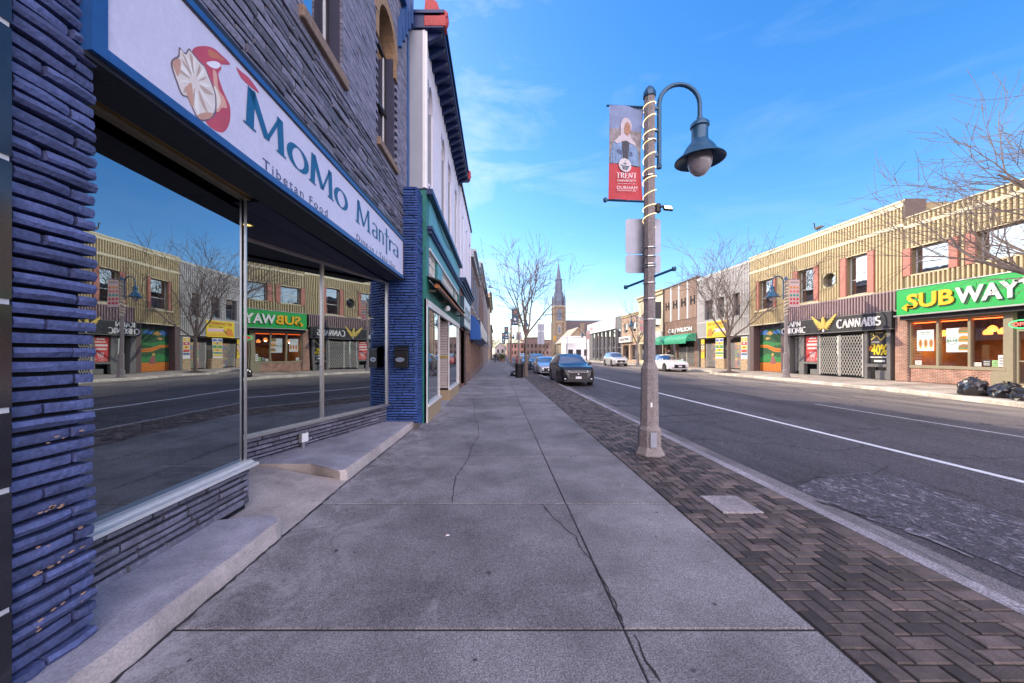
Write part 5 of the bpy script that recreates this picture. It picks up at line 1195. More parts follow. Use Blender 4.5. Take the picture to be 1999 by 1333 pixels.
vs = [(x, 22.3, z) for x, z in pr] + [(x, 23.8, z) for x, z in pr]; g.add(vs, [(k, k + 1, n + 2 + k, n + 1 + k) for k in range(n)]); g.add([(-1.62, 22.3, 2.75)] + [(x, 22.3, z) for x, z in pr], [tuple(range(n + 2))]); g.box(-1.62, -1.0, 22.3, 23.8, 2.45, 2.75)
g.obj('canopy', mat('awning_blue', (.01, .09, .35), .6), t)
t = thing('long_fascia_sign', 'long pale ribbed fascia board with dark sloping underside over the pavement', 'shop fascia', (-1.3, 30, 3.1))
g = MB(); g.box(-1.62, -1.08, 24, 39, 2.72, 3.75); 
y = 24.0
while y < 38.8: g.box(-1.08, -1.05, y, y + 1.1, 2.74, 3.73); y += 1.25
g.obj('fascia_board', mat('fascia_white', (.62, .60, .54), .5, n=.1), t)
g = MB(); g.add([(-1.62, 24, 2.35), (-1.08, 24, 2.71), (-1.08, 39, 2.71), (-1.62, 39, 2.35)], [(0, 1, 2, 3)]); g.box(-1.62, -1.06, 23.9, 24, 2.6, 3.78); g.obj('underside', m_corn, t)
simple_block('tall_brick_building', 'tall dark red brick building with stone cornice beyond the pale fascia', 33, 45, 9.7, m_redbr, m_greyp, (5, (4.8, 7.3)), 3, 2)
B6 = simple_block('grey_brick_building', 'tall grey brown building with goose-neck lamps at the roof edge', 45, 66, 9.9, mat('grey_brown_render', (.26, .22, .22), .8, n=.2), m_dkbr, (7, (5, 8)), 4, 3)
simple_block('buff_stone_building', 'buff stone building with heavy cornice near the far end of the left side', 66, 92, 12.4, m_stone3, m_stone3, (8, (5.5, 9)), 5, 4, cap=.7)
simple_block('end_brick_building', 'low brick building at the very end of the left row', 96, 130, 9, m_redbr, m_dkbr, (8, (4.5, 7)), 5, 5)
for k, y in enumerate((50.5, 56)):
    t = thing('gooseneck_lamp', ('nearer' if k == 0 else 'farther') + ' black goose-neck lamp standing out from the roof edge of the grey brown building', 'lamp', (-1.62, y, 10), 'goose-neck lamps on the roof edge')
    MB().tube([(-1.5, y, 9.9), (-1.5, y, 10.9), (-1.35, y, 11.25), (-1.05, y, 11.25), (-.95, y, 10.95)], .04, n=5).obj('arm', m_bx, t); MB().lathe([(.05, .25), (.1, .2), (.12, .05), (.32, -.05)], (-.95, y, 10.7), 12).obj('lamp_shade', m_bx, t)

# ------------------------------------------------------------------ street furniture on the near pavement
L1 = make_lamp((2.44, 5.9, 0), 1, 'tall concrete street lamp with swan-neck arm standing on the pavers in front', 'concrete swan-neck street lamps')
# traffic sign seen from behind, banner, flood light on the front lamp
def sign_back(loc, w, hs, label, pole=None, group=None):
    t = thing('traffic_sign', label, 'traffic sign', loc, group); x, y, z = loc; zz = z
    for h in hs:
        g = MB(); r = .05; pts = []
        for cx_, cz_, a0 in ((w / 2 - r, h / 2 - r, 0), (-w / 2 + r, h / 2 - r, 90), (-w / 2 + r, -h / 2 + r, 180), (w / 2 - r, -h / 2 + r, 270)): pts += arc(cx_, cz_, r, r, a0, a0 + 90, 4)
        g.prism(pts, frame((x, y, zz + h / 2), (1, 0, 0), (0, 0, 1)), -.002, .002); g.obj('sign_plate', m_galv, t); zz += h + .012
    g = MB(); g.box(x - .012, x + .012, y - .03, y - .003, z + .05, zz - .05)
    if pole: g.cyl((x, y - .05, pole), (x, y - .05, zz), .028, n=8)
    g.obj('post' if pole else 'bracket', m_bx if pole else m_galv, t); return t
sign_back((2.39, 6.03, 2.915), .575, (.30, .575), 'two plain grey sign plates fixed behind the front street lamp, seen from the back')
t = thing('banner', 'upright street banner of a woman in a pale headscarf over a red Trent University panel', 'banner', (2.05, 5.9, 4.8))
def bx_(u): return 1.775 + u * .575
def bpos(u, v):   # u across 0..1, v up 0..1 ; the cloth bellies a little
    return Vector((1.79 + u * .56 + .015 * (v - .5) - (.03 * u * math.sin(v * 3.14)), 5.90 + .05 * math.sin(v * 3.1) * (u - .3) - .02 * math.sin(u * 5), 4.07 + v * 1.50 - .03 * u))
def bshape(mb, pts, lift, mi=0):
    vs = [bpos(u, v) + Vector((0, -lift, 0)) for u, v in pts]; mb.add(vs, [tuple(range(len(vs)))], mi)
NU, NV = 10, 24; cols_ = [mat('banner_red', (.46, .035, .05), .6, n=.08), mat('banner_photo_sky', (.17, .23, .40), .6, n=.3, ns=5), mat('banner_photo_blur', (.22, .20, .22), .6, n=.7, ns=9)]
g = MB(); vs = [bpos(i / NU, j / NV) for j in range(NV + 1) for i in range(NU + 1)]; g.v = [tuple(v) for v in vs]
for j in range(NV):
    for i in range(NU): g.f.append((j * (NU + 1) + i, j * (NU + 1) + i + 1, (j + 1) * (NU + 1) + i + 1, (j + 1) * (NU + 1) + i)); g.mi.append(0 if j < 9 else (2 if j < 18 else 1))
g.obj('cloth', cols_, t, smooth=True)
def ell(cx_, cy_, rx, ry, n=16, a0=0, a1=360): return [(cx_ + rx * math.cos(R(a0 + (a1 - a0) * k / n)), cy_ + ry * math.sin(R(a0 + (a1 - a0) * k / n))) for k in range(n)]
def strips(mb, pts, lift, mi):   # fan a convex outline so that it follows the cloth
    bshape(mb, pts, lift, mi)
g = MB()
strips(g, [(.03, .38), (.05, .50), (.12, .60), (.30, .655), (.30, .38)], .010, 0); strips(g, [(.30, .38), (.30, .655), (.66, .645), (.72, .38)], .010, 0); strips(g, [(.72, .38), (.66, .645), (.84, .60), (.92, .52), (.95, .38)], .010, 0)
for k in range(9): strips(g, [(.10 + k * .09, .385), (.105 + k * .09, .385), (.115 + k * .09, .56), (.105 + k * .09, .57)], .012, 1)
strips(g, [(.42, .40), (.58, .40), (.62, .62), (.38, .62)], .012, 2)
strips(g, [(.22, .50), (.36, .47), (.36, .52), (.24, .53)], .013, 1); strips(g, [(.62, .47), (.78, .48), (.76, .53), (.63, .52)], .013, 1)
g.obj('denim_print', [mat('print_denim', (.16, .27, .46), .6, n=.35, ns=20), mat('print_denim_dark', (.05, .09, .2), .6, n=0), mat('print_black', (.03, .03, .045), .6, n=0)], t)
g = MB(); strips(g, ell(.50, .785, .17, .085, 20), .014, 0); strips(g, [(.32, .80), (.33, .68), (.14, .61), (.22, .585), (.5, .63), (.86, .585), (.80, .63), (.66, .67), (.62, .72)], .0145, 0)
strips(g, ell(.535, .755, .105, .068, 20), .017, 1); strips(g, [(.49, .775), (.515, .778), (.515, .772), (.49, .769)], .019, 2); strips(g, [(.565, .776), (.59, .774), (.59, .768), (.565, .770)], .019, 2); strips(g, [(.50, .722), (.535, .715), (.575, .722), (.535, .728)], .019, 3); strips(g, [(.535, .765), (.548, .738), (.53, .738)], .0185, 4)
g.obj('portrait_print', [mat('print_scarf', (.46, .42, .48), .6, n=.2, ns=14), mat('print_face', (.33, .17, .11), .6, n=.15), mat('print_eye', (.03, .02, .02), .6, n=0), mat('print_lips', (.45, .25, .22), .6, n=0), mat('print_face_dark', (.24, .11, .07), .6, n=0)], t)
g = MB(); strips(g, ell(.48, .365, .20, .072, 24), .018, 0); strips(g, ell(.48, .365, .175, .062, 24), .020, 1)
for k in range(3): strips(g, [(.34 + .03 * k, .365 - .017 * k), (.47, .355 - .017 * k), (.47, .347 - .017 * k), (.35 + .03 * k, .352 - .017 * k)], .022, 2); strips(g, [(.49, .355 - .017 * k), (.62 - .03 * k, .365 - .017 * k), (.61 - .03 * k, .352 - .017 * k), (.49, .347 - .017 * k)], .022, 2)
strips(g, [(.473, .32), (.487, .32), (.487, .415), (.473, .415)], .022, 2); strips(g, [(.42, .385), (.54, .385), (.54, .378), (.42, .378)], .022, 2)
g.obj('crest', [mat('crest_white', (.62, .58, .62), .6, n=0), mat('crest_inner', (.55, .52, .57), .6, n=0), mat('crest_dark', (.03, .09, .13), .6, n=0)], t)
g = MB(); b0 = bpos(0, .0)
def BM(u, v, l=.034): p = bpos(u, v); return frame((p.x, p.y - l, p.z), (1, 0, -.03), (0, 0, 1))
serif(g, 'TRENT', BM(.20, .215), .085, w=.33, thick=.17, thin=.08, depth=0); sans(g, 'UNIVERSITY', BM(.23, .178), .032, 0, w=.30, bold=.01); sans(g, 'DURHAM', BM(.22, .098), .052, 0, w=.32); sans(g, 'GREATER TORONTO AREA', BM(.23, .078), .018, 0, w=.30, bold=.01)
g.prism([(0, 0), (.3, 0), (.3, .004), (0, .004)], BM(.23, .155), 0, .001); g.obj('lettering', mat('banner_white', (.72, .70, .72), .6, n=0), t)
g = MB(); g.cyl((1.76, 5.92, 5.58), (2.38, 5.90, 5.54), .016, n=6); g.cyl((1.74, 5.92, 4.065), (2.38, 5.90, 4.03), .018, n=6); g.lathe([(.03, -.03), (.035, 0), (.03, .03)], (1.74, 5.92, 4.065), 8); g.obj('banner_rod', m_lampb, t)
t = thing('banner_bracket', 'empty dark banner arms sticking out either side of the front lamp pole', 'bracket', (2.44, 5.9, 2.82)); g = MB(); g.cyl((2.14, 6.12, 2.70), (2.72, 5.66, 2.90), .02, n=8); g.lathe([(.03, -.03), (.037, 0), (.03, .03)], (2.72, 5.66, 2.90), 8); g.lathe([(.03, -.03), (.037, 0), (.03, .03)], (2.14, 6.12, 2.70), 8); g.obj('rod', m_lampb, t)
t = thing('flood_light', 'small black flood light clamped to the front lamp pole, its white panel facing down', 'flood light', (2.6, 5.85, 3.9)); g = MB(); g.box(2.52, 2.60, 5.83, 5.90, 3.84, 3.98); g.cyl((2.5, 5.87, 3.9), (2.66, 5.80, 3.93), .02, n=6); g.obj('housing', m_bx, t, bevel=.01)
g = MB(); M = frame((2.66, 5.78, 3.88), (1, 0, -.1), (0, .5, .8)); g.prism([(-.05, -.04), (.09, -.04), (.09, .05), (-.05, .05)], M, -.02, .012); g.obj('head', m_bx, t); g = MB(); g.prism([(-.04, -.03), (.08, -.03), (.08, .04), (-.04, .04)], M, .013, .016); g.obj('panel', mat('lamp_panel', (.8, .75, .6), .5, emit=(1, .9, .6), es=.8, n=0), t)
t = thing('small_sign_panel', 'small dark sign panel strapped edge-on to the right of the front lamp pole', 'sign', (2.6, 5.9, 2.3)); MB().box(2.52, 2.635, 5.91, 5.93, 2.16, 2.43).obj('plate', m_bx, t)
g = MB()
for z in (4.98, 4.42, 3.28, 3.14, 2.98, 2.72, 2.47, 2.14, 3.02): g.lathe([(.104, 0), (.104, .012)], (2.44, 5.9, z), 8, ph=R(10.5))
g.obj('pole_strap', m_alu, loc=(2.44, 5.9, 2.1)); bpy.data.objects['pole_strap'].parent = L1; bpy.data.objects['pole_strap'].location = (0, 0, 2.1)
MB().box(2.405, 2.435, 5.77, 5.775, .76, .83).obj('sticker', m_white, loc=(2.44, 5.9, 0)); bpy.data.objects['sticker'].parent = L1; bpy.data.objects['sticker'].location = (0, 0, 0)
# farther lamps of the near row, with blue banners
m_bblue = mat('banner_blue', (.03, .10, .17), .6, n=.4, ns=4)
def small_banner(loc, w, h, label, kind='blue', side=-1, group='blue banners along the near kerb'):
    t = thing('banner', label, 'banner', loc, group); x, y, z = loc; g = MB(); g.box(x, x + side * w, y - .006, y + .006, z, z + h); g.obj('cloth', m_bblue if kind == 'blue' else mat('banner_grey_pink', (.55, .42, .42), .6), t)
    g = MB(); g.cyl((x, y, z), (x + side * w * 1.05, y, z), .015, n=5); g.cyl((x, y, z + h), (x + side * w * 1.05, y, z + h), .015, n=5); g.obj('banner_rod', m_lampb, t)
    M = frame((x + side * w / 2 * 1.0, y - .008, z), (1, 0, 0), (0, 0, 1))
    if kind == 'blue':
        g = MB(); g.prism([(u, v + h * .36) for u, v in ell(0, 0, w * .22, w * .22, 14)], M, 0, .002, 0); g.prism([(-w * .3, h * .12), (w * .3, h * .12), (w * .3, h * .18), (-w * .3, h * .18)], M, 0, .002, 0); g.prism([(-w * .35, h * .74), (w * .1, h * .62), (w * .38, h * .8), (0, h * .9)], M, 0, .002, 1)
        g.obj('print', [mat('banner_white', (.7, .7, .7)), mat('print_face', (.3, .2, .15))], t)
    else:
        g = MB()
        for r_ in range(5):
            for c_ in range(3): g.prism([(u + (c_ - 1) * w * .3, v + h * (.15 + .14 * r_)) for u, v in ell(0, 0, w * .12, w * .12, 8)], M, 0, .003, (4 - r_))
        g.prism([(-w * .4, h * .86), (w * .4, h * .86), (w * .4, h * .93), (-w * .4, h * .93)], M, 0, .003, 5)
        g.obj('dots', [mat('dot_orange', (.6, .25, .05)), mat('dot_coral', (.6, .14, .12)), mat('dot_teal', (.03, .28, .22)), mat('dot_red', (.5, .04, .06)), mat('dot_crimson', (.5, .03, .08)), mat('dot_grey', (.3, .28, .28))], t)
    return t
L2 = copy_tree(L1, (2.44, 40.8, 0), 0, 'second street lamp of the near row, half hidden behind the bare tree')
L3 = copy_tree(L1, (2.44, 73, 0), 0, 'third street lamp of the near row with the small blue banner')
for l in (L2, L3):
    for k in kids(l):
        if k.name.startswith(('sticker', 'pole_strap')): bpy.data.objects.remove(k)
small_banner((2.34, 40.8, 4.72), .7, 1.85, 'largest blue banner hanging left of the second near lamp')
small_banner((2.3, 73, 4.4), .85, 2.5, 'small blue banner on the third near lamp')
small_banner((2.2, 98, 4.2), .9, 3.0, 'smallest and farthest blue banner over the near pavement')
sign_back((2.44, 41.0, 3.1), .62, (.60, .28), 'pair of grey sign plates on the second near lamp, above the parked cars', group='grey sign backs')
props(MB().cyl((2.2, 98, 0), (2.2, 98, 7.3), .12, .08, n=6).obj('utility_pole', m_agg, loc=(2.2, 98, 0)), 'slim pole carrying the farthest blue banner', 'pole')
props(MB().cyl((2.62, 68, 0), (2.62, 68, 8.0), .2, .14, n=8).obj('utility_pole', m_brown, loc=(2.62, 68, 0)), 'brown timber utility pole beyond the black bin', 'pole')
sign_back((2.11, 17.7, 2.05), .34, (.62, .34), 'narrow parking sign on its own thin post, grey back to us', pole=0)
# tree, bin, planters
make_tree('street_tree', 'bare young street tree rising beside the black bin on the near pavement', (2.02, 25.6, 0), 2.95, 3.9, .12, 41, 'bare street trees', maxl=4, limbs=7, nch=5, tilt=(16, 48), rmin=.012)
t = thing('waste_bin', 'black waste bin with flared lid at the foot of the near tree', 'bin', (1.5, 24.6, 0))
g = MB(); g.lathe([(.24, 0), (.27, .05), (.29, .75), (.31, .80)], (1.5, 24.6, 0), 8, ph=.3); g.obj('body', m_bx, t); g = MB(); g.lathe([(.33, .80), (.33, .87), (.28, .92), (.24, .92), (.22, .86)], (1.5, 24.6, 0), 8, ph=.3); g.obj('lid', m_bx, t)
m_bag = mat('black_bag_plastic', (.015, .015, .019), .22, n=.2, spec=.8, bump=.5, bs=22)
def make_bag(loc, sx, sy, sz, seed, label, group, tag=False):
    rnd = random.Random(seed); t = thing('rubbish_bag', label, 'rubbish bag', loc, group)
    bm = bmesh.new(); bmesh.ops.create_icosphere(bm, subdivisions=3, radius=1.0)
    for v in bm.verts:
        p = v.co.copy(); q = Vector((p.x * 1.3 + seed, p.y * 1.3, p.z * 1.3)); e = noise.noise(q * 1.5) * .22 + abs(noise.noise(q * 2.6)) * .36 + abs(noise.noise(q * 5.5)) * .10
        a = math.atan2(p.y, p.x); pleat = .06 * math.sin(a * 9 + seed) * max(0, p.z) ** 2
        v.co = p * (1 + e - .1 + pleat); 
        if v.co.z < -.45: v.co.z = -.45 - (-.45 - v.co.z) * .06
        v.co = Vector((v.co.x * sx, v.co.y * sy, (v.co.z + .48) * sz))
    me = bpy.data.meshes.new('bag'); bm.to_mesh(me); bm.free(); me.materials.append(m_bag)
    for p in me.polygons: p.use_smooth = False
    o = bpy.data.objects.new('bag', me); COL.objects.link(o); o.parent = t; ORG[o.name] = Vector(loc)
    g = MB(); x, y, z = loc; top = z + 1.42 * sz
    for k in range(3): a = 2.1 * k + seed; g.add([(x, y, top - .05), (x + .10 * math.cos(a), y + .10 * math.sin(a), top + .07), (x + .10 * math.cos(a + .7), y + .1 * math.sin(a + .7), top + .04), (x + .03, y, top - .06)], [(0, 1, 2, 3)])
    g.obj('knot', m_bag, t)
    return t
make_bag((1.25, 26.2, 0), .28, .26, .24, 3, 'black rubbish bag slumped on the pavement behind the black bin', 'bags by the bin')
m_hedge = mat('evergreen_leaf', (.10, .13, .035), .8, n=.4, isl=.4)
for k, (x, y, s_) in enumerate(((.75, 78, .75), (1.2, 72, .6), (1.0, 88, .8))):
    t = thing('planter_shrub', ['yellow green shrub in a planter, leftmost of the planters down the pavement', 'dark shrub in a planter, rightmost of the planters down the pavement', 'farthest shrub in a planter down the pavement'][k], 'planter', (x, y, 0), 'planters down the pavement')
    MB().lathe([(.35, 0), (.45, .6), (.48, .62)], (x, y, 0), 10).obj('pot', m_brown, t)
    g = MB(); rr = random.Random(k)
    for _ in range(500):
        p = Vector((rr.gauss(0, .45), rr.gauss(0, .45), rr.gauss(.55, .4))) * s_; p.z = max(p.z, 0) + .6; a = rr.uniform(0, 6.3); q = Vector((math.cos(a), math.sin(a), rr.uniform(-.5, 1))) * .09; r_ = Vector((-q.y, q.x, rr.uniform(-.05, .05)))
        c = Vector((x, y, 0)) + p; g.add([c - q, c + r_ * .5, c + q, c - r_ * .5], [(0, 1, 2, 3)])
    g.obj('foliage', m_hedge, t)
m_coatd = mat('dark_coat', (.02, .02, .025), .8, n=0); m_jean = mat('dark_trousers', (.03, .035, .05), .8, n=0); m_hair = mat('dark_hair', (.03, .02, .015), .7, n=0)
make_person('person in a dark coat walking on the near pavement far down the street', (-.35, 66, 0), 0, m_coatd, m_jean, m_hair, 'walkers far down the pavement')
make_person('person in grey walking just right of the dark-coated walker far away', (.25, 72, 0), 0, mat('grey_coat', (.12, .12, .14), .8, n=0), m_jean, m_hair, 'walkers far down the pavement', step=.1)
make_person('person in brown, farthest of the walkers down the near pavement', (-.1, 82, 0), R(180), mat('brown_coat', (.12, .06, .04), .8, n=0), m_jean, m_hair, 'walkers far down the pavement', step=.22)
# parked cars on the near side
G_ = 'cars parked along the near kerb'
p_blk = mat('car_paint_black', (.006, .008, .012), .25, .0, n=0, coat=.35, spec=.4); p_silver = mat('car_paint_silver', (.42, .44, .50), .25, .6, n=0, coat=1); p_blue = mat('car_paint_dark_blue', (.02, .07, .12), .2, .4, n=0, coat=1)
p_white = mat('car_paint_white', (.80, .80, .80), .25, 0, n=0, coat=1); p_red = mat('car_paint_red', (.3, .02, .02), .25, 0, n=0, coat=1); p_grey = mat('car_paint_grey', (.10, .13, .18), .25, .4, n=0, coat=1)
zc = road_z(4.2) + .004
CRV = make_car('parked_suv', 'black sport utility car parked closest to us beside the near kerb', p_blk, 'suv', (4.22, 21.4, zc), 0, G_)
make_car('parked_sedan', 'silver sedan parked directly behind the closest black car', p_silver, 'sedan', (4.05, 30.4, zc), 0, G_)
make_car('parked_suv', 'blue sport utility car parked behind the silver sedan', p_blue, 'suv', (4.0, 37.5, zc), 0, G_)
make_car('parked_sedan', 'grey blue sedan parked fourth from us along the near kerb', p_grey, 'sedan', (3.9, 46.5, zc), 0, G_)
make_car('parked_suv', 'dark red sport utility car, farthest of those parked along the near kerb', p_red, 'suv', (3.8, 57, zc), R(180), G_)
make_car('moving_sedan', 'blue sedan driving in the road beyond the closest black car', p_blue, 'sedan', (12.6, 66, road_z(12.6) + .004), 0, 'cars on the road')
# ------------------------------------------------------------------ right side of the street
def yr(px): return XR * 720 / (px - 970)
m_crm = mat('cream_metal_cladding', (0.56, 0.455, 0.255), 0.55, n=0.10, ns=2, n2=.06, n2s=50)
m_crmd = mat('cream_groove_shade', (0.30, 0.24, 0.13), 0.7, n=0.1)  # cream cladding darkened: the shade between the ribs is put into the colour
m_trimc = mat('cream_trim', (0.66, 0.57, 0.37), .5, n=.06)
m_cgr = mat('grey_ribbed_cladding', (0.52, 0.50, 0.47), 0.55, n=0.08, ns=3)
m_cgrd = mat('grey_groove_shade', (0.30, 0.28, 0.27), 0.7, n=0.1)  # darker copy of the grey cladding, groove shade painted in
m_shut = mat('terracotta_shutter', (0.50, 0.20, 0.15), 0.7, n=0.25, ns=12)
m_dkc = mat('dark_brown_cladding', (0.13, 0.085, 0.085), 0.5, n=0.15, ns=4)
m_rbr = brick_mat('orange_red_brick', (0.42, 0.15, 0.08), (0.32, 0.11, 0.06), (0.46, 0.40, 0.34))
m_hbr = brick_mat('brown_brick', (0.25, 0.12, 0.08), (0.19, 0.09, 0.06), (0.24, 0.19, 0.15))
m_charc = mat('charcoal_paint', (0.022, 0.022, 0.027), .6, n=.15)
m_lead = mat('grey_shop_frame', (0.16, 0.155, 0.15), .6, n=.1)
m_oliv = mat('olive_window_frame', (0.30, 0.26, 0.17), .5, n=.1)
m_gate = mat('gate_steel', (0.60, 0.58, 0.54), .45, .4, n=.1)
m_black = mat('black_void', (.012, .012, .014), .8, n=0)
ZS = .267
# ---- corrugated building with the octagon window: tall part and lower part
BK = thing('corrugated_building', 'long cream ribbed metal building with terracotta shutters above the cannabis shop and the sandwich shop', 'shop building', (XR, 22, ZS))
yA, yB, yC, yD = 8.2, yr(1767), yr(1533), yr(1465)
WA = (26.5, 27.95, 4.90, 7.05); WB_ = (23.1, 24.35, 4.90, 7.03); WC = (19.76, 20.96, 4.87, 7.02); WD = (16.2, 17.68, 5.38, 6.64); WE = (13.75, 15.28, 5.38, 6.64); WF = (10.2, 11.7, 5.38, 6.64)
OC = (22.03, 5.98, .43)   # octagon centre and radius
octh = (OC[0] - OC[2], OC[0] + OC[2], OC[1] - OC[2], OC[1] + OC[2])
ho = [WA, WB_, WC, octh]
mass(BK, FR, yB, yD, 3.80, 9.02, m_crmd, holes=ho)
ho2 = [WD, WE, WF]
mass(BK, FR, yA, yB, 4.45, 8.15, m_crmd, holes=ho2, name='lower_wall')
def shw(w, s=.34): return [(w[0] - s, w[0], w[2] - .05, w[3] + .04), (w[1], w[1] + s, w[2] - .05, w[3] + .04)]
g = MB(); cut = ho + [r for w in (WA, WB_, WC) for r in shw(w)] + [(yB, yD, 7.78, 7.98), (yC + .02, yD, 3.0, 3.8), (yB + .2, yC - .2, 3.7, 4.72)]
ribs(g, FR, yB + .02, yD - .02, 3.82, 8.78, .168, .092, .075, cut)
cut2 = ho2 + [r for w in ho2 for r in shw(w, .3)] + [(yA, yB, 7.62, 7.80)]
ribs(g, FR, yA + .05, yB - .02, 4.75, 8.10, .175, .096, .075, cut2)
g.obj('cladding', m_crm, BK)
g = MB(); FR.box(g, yB + .002, yD - .002, 7.79, 7.97, -.02, .085); FR.box(g, yA, yB, 7.63, 7.79, -.02, .085); FR.box(g, yB - .06, yD, 8.78, 9.0, -.02, .085); FR.box(g, yB - .08, yD + .02, 9.0, 9.10, -.35, .12)
FR.box(g, yA, yB - .09, 8.15, 8.20, -.35, .08); FR.box(g, yC, yD, 3.74, 3.83, -.2, .07)
for w in (WA, WB_, WC): FR.box(g, w[0] - .4, w[1] + .4, w[2] - .16, w[2] - .051, -.02, .12)
for w in ho2: FR.box(g, w[0] - .02, w[1] + .02, w[2] - .07, w[2] - .002, -.02, .07)
for w in (WA, WB_, WC, WD, WE, WF): FR.box(g, w[0], w[1], w[3] + .002, w[3] + .06, -.02, .065)
g.obj('trim', m_trimc, BK)
g = MB(); FR.box(g, yB - .10, yB - .0, 8.22, 9.12, -.9, .10); g.obj('parapet_end', mat('brown_flashing', (.10, .065, .055), .6), BK)
for w, s in ((WA, .2), (WB_, .32), (WC, .34), (WD, .32), (WE, .32), (WF, .32)):
    for a, b in ((w[0] - s, w[0] - .01), (w[1] + .01, w[1] + s)):
        g = MB(); FR.box(g, a, b, w[2] - .03, w[3] + .02, 0, .085); 
        g.obj('shutter', m_shut, BK)
for w in (WA, WB_, WC): window(BK, FR, *w, .20, bars=(w[2] + .85,), fr=m_winw, t=.06)
for w in (WD, WE, WF): window(BK, FR, *w, .20, bars=(w[2] + .62,), mull=(), fr=m_winw, t=.05)
# octagon window
def octo(r, c=None): c = c or OC; return [(c[0] + r * math.cos(R(22.5 + 45 * k)) / math.cos(R(22.5)), c[1] + r * math.sin(R(22.5 + 45 * k)) / math.cos(R(22.5))) for k in range(8)]
g = MB(); gd = MB(); a, b = octo(.43), octo(.405)
for k in range(8):
    q = (k + 1) % 8; P = FR.P
    g.add([P(*a[k], .06), P(*a[q], .06), P(*b[q], .06), P(*b[k], .06)], [(0, 1, 2, 3)]); g.add([P(*b[k], .06), P(*b[q], .06), P(*b[q], -.25), P(*b[k], -.25)], [(0, 1, 2, 3)]); g.add([P(*a[k], .06), P(*a[q], .06), P(*a[q], .0), P(*a[k], .0)], [(0, 1, 2, 3)])
    # corner triangle between square hole and octagon
c4 = [(OC[0] + sx * .43, OC[1] + sz * .43) for sx, sz in ((1, 1), (-1, 1), (-1, -1), (1, -1))]
for k, c in enumerate(c4): gd.add([FR.P(*c, .03), FR.P(*a[2 * k], .03), FR.P(*a[2 * k + 1], .03)], [(0, 1, 2)])
ow = g.obj('octagon_window', m_oliv, BK); gd.obj('window_surround', m_crm, ow); g = MB(); g.add([FR.P(*p, -.22) for p in b], [tuple(range(8))]); g.obj('window_pane', g_far, ow); g = MB(); FR.box(g, octh[0], octh[1], octh[2], octh[3], -.5, -.48); g.obj('backing', m_back, ow)
# ribbed dark skirt over the cannabis shop
g = MB(); FR.box(g, yB + .25, yC - .22, 3.72, 4.70, .03, .10); g.obj('skirt_backing', m_black, BK)
g = MB(); ribs(g, Fac(XR - .10, -1), yB + .25, yC - .22, 3.74, 4.68, .168, .095, .07); FR.box(g, yB + .22, yC - .2, 4.68, 4.74, .0, .17); FR.box(g, yB + .22, yC - .2, 3.68, 3.74, .0, .17); g.obj('dark_skirt', mat('mauve_brown_cladding', (.34, .24, .24), .5, n=.15), BK)
# ---- cannabis shop front
zd = 2.85
def gate(par, F, y0, y1, z0, z1, d, n, nz, name='security_gate'):
    """folding trellis of crossing flat bars between two uprights"""
    g = MB(); w = (y1 - y0) / n; h = (z1 - z0) / nz; t = .014
    for i in range(n):
        for j in range(nz):
            a, b = y0 + i * w, y0 + (i + 1) * w; c, e = z0 + j * h, z0 + (j + 1) * h
            for (p, q, dd) in (((a, c), (b, e), d), ((a, e), (b, c), d + .012)):
                v = Vector((q[0] - p[0], q[1] - p[1])); L2_ = v.length; nx, ny = -v.y / L2_ * t, v.x / L2_ * t
                g.add([F.P(p[0] + nx, p[1] + ny, dd), F.P(q[0] + nx, q[1] + ny, dd), F.P(q[0] - nx, q[1] - ny, dd), F.P(p[0] - nx, p[1] - ny, dd), F.P(p[0] + nx, p[1] + ny, dd + .006), F.P(q[0] + nx, q[1] + ny, dd + .006), F.P(q[0] - nx, q[1] - ny, dd + .006), F.P(p[0] - nx, p[1] - ny, dd + .006)],
                      [(4, 5, 6, 7), (0, 1, 5, 4), (3, 2, 6, 7)])
    for yy in (y0, y1): F.box(g, yy - .03, yy + .03, z0 - .05, z1 + .04, d - .02, d + .03)
    return g.obj(name, m_gate, par)
SF = thing('cannabis_shop_front', 'charcoal shopfront with white folding gates closed across the doors', 'shopfront', (XR, 23, ZS))
y1_, y2_ = yB + .25, yC   # 19.0-ish to 25.4
g = MB(); FR.box(g, 25.05, 25.45, ZS, 2.95, -.6, .02); FR.box(g, 23.86, 24.25, ZS, 2.95, -.2, .04); FR.box(g, 22.68, 22.88, ZS, 2.95, -.2, .04); FR.box(g, 19.78, 19.97, ZS, 2.95, -.2, .04); FR.box(g, 18.62, 18.80, ZS, 2.95, -.2, .04)
FR.box(g, 22.88, 23.86, .95, 1.08, -.2, .05); FR.box(g, 18.80, 19.78, .90, 1.06, -.3, .05); FR.box(g, 22.88, 23.4, ZS, .62, -.4, .02); FR.box(g, 18.80, 19.4, ZS, .72, -.5, .0)
g.obj('frame', m_lead, SF)
g = MB(); FR.box(g, 18.55, 25.45, 2.70, 3.68, -.9, -.02); FR.box(g, 22.88, 23.86, 1.08, 2.9, -.10, -.07); FR.box(g, 18.80, 19.78, 1.06, 2.9, -.10, -.07); FR.box(g, 22.88, 25.05, ZS, 2.9, -1.2, -1.1); FR.box(g, 18.6, 22.7, ZS, 2.9, -1.2, -1.1); FR.box(g, 18.55, 25.45, ZS - .1, ZS + .01, -1.2, .0)
g.obj('dark_infill', m_charc, SF)
gate(SF, FR, 20.0, 21.31, ZS + .12, 2.62, .05, 8, 7); gate(SF, FR, 21.39, 22.64, ZS + .12, 2.62, .05, 8, 7)
h_ = MB(); FR.box(h_, 21.32, 21.38, ZS + .05, 2.66, .03, .08); h_.obj('gate_post', m_gate, SF)
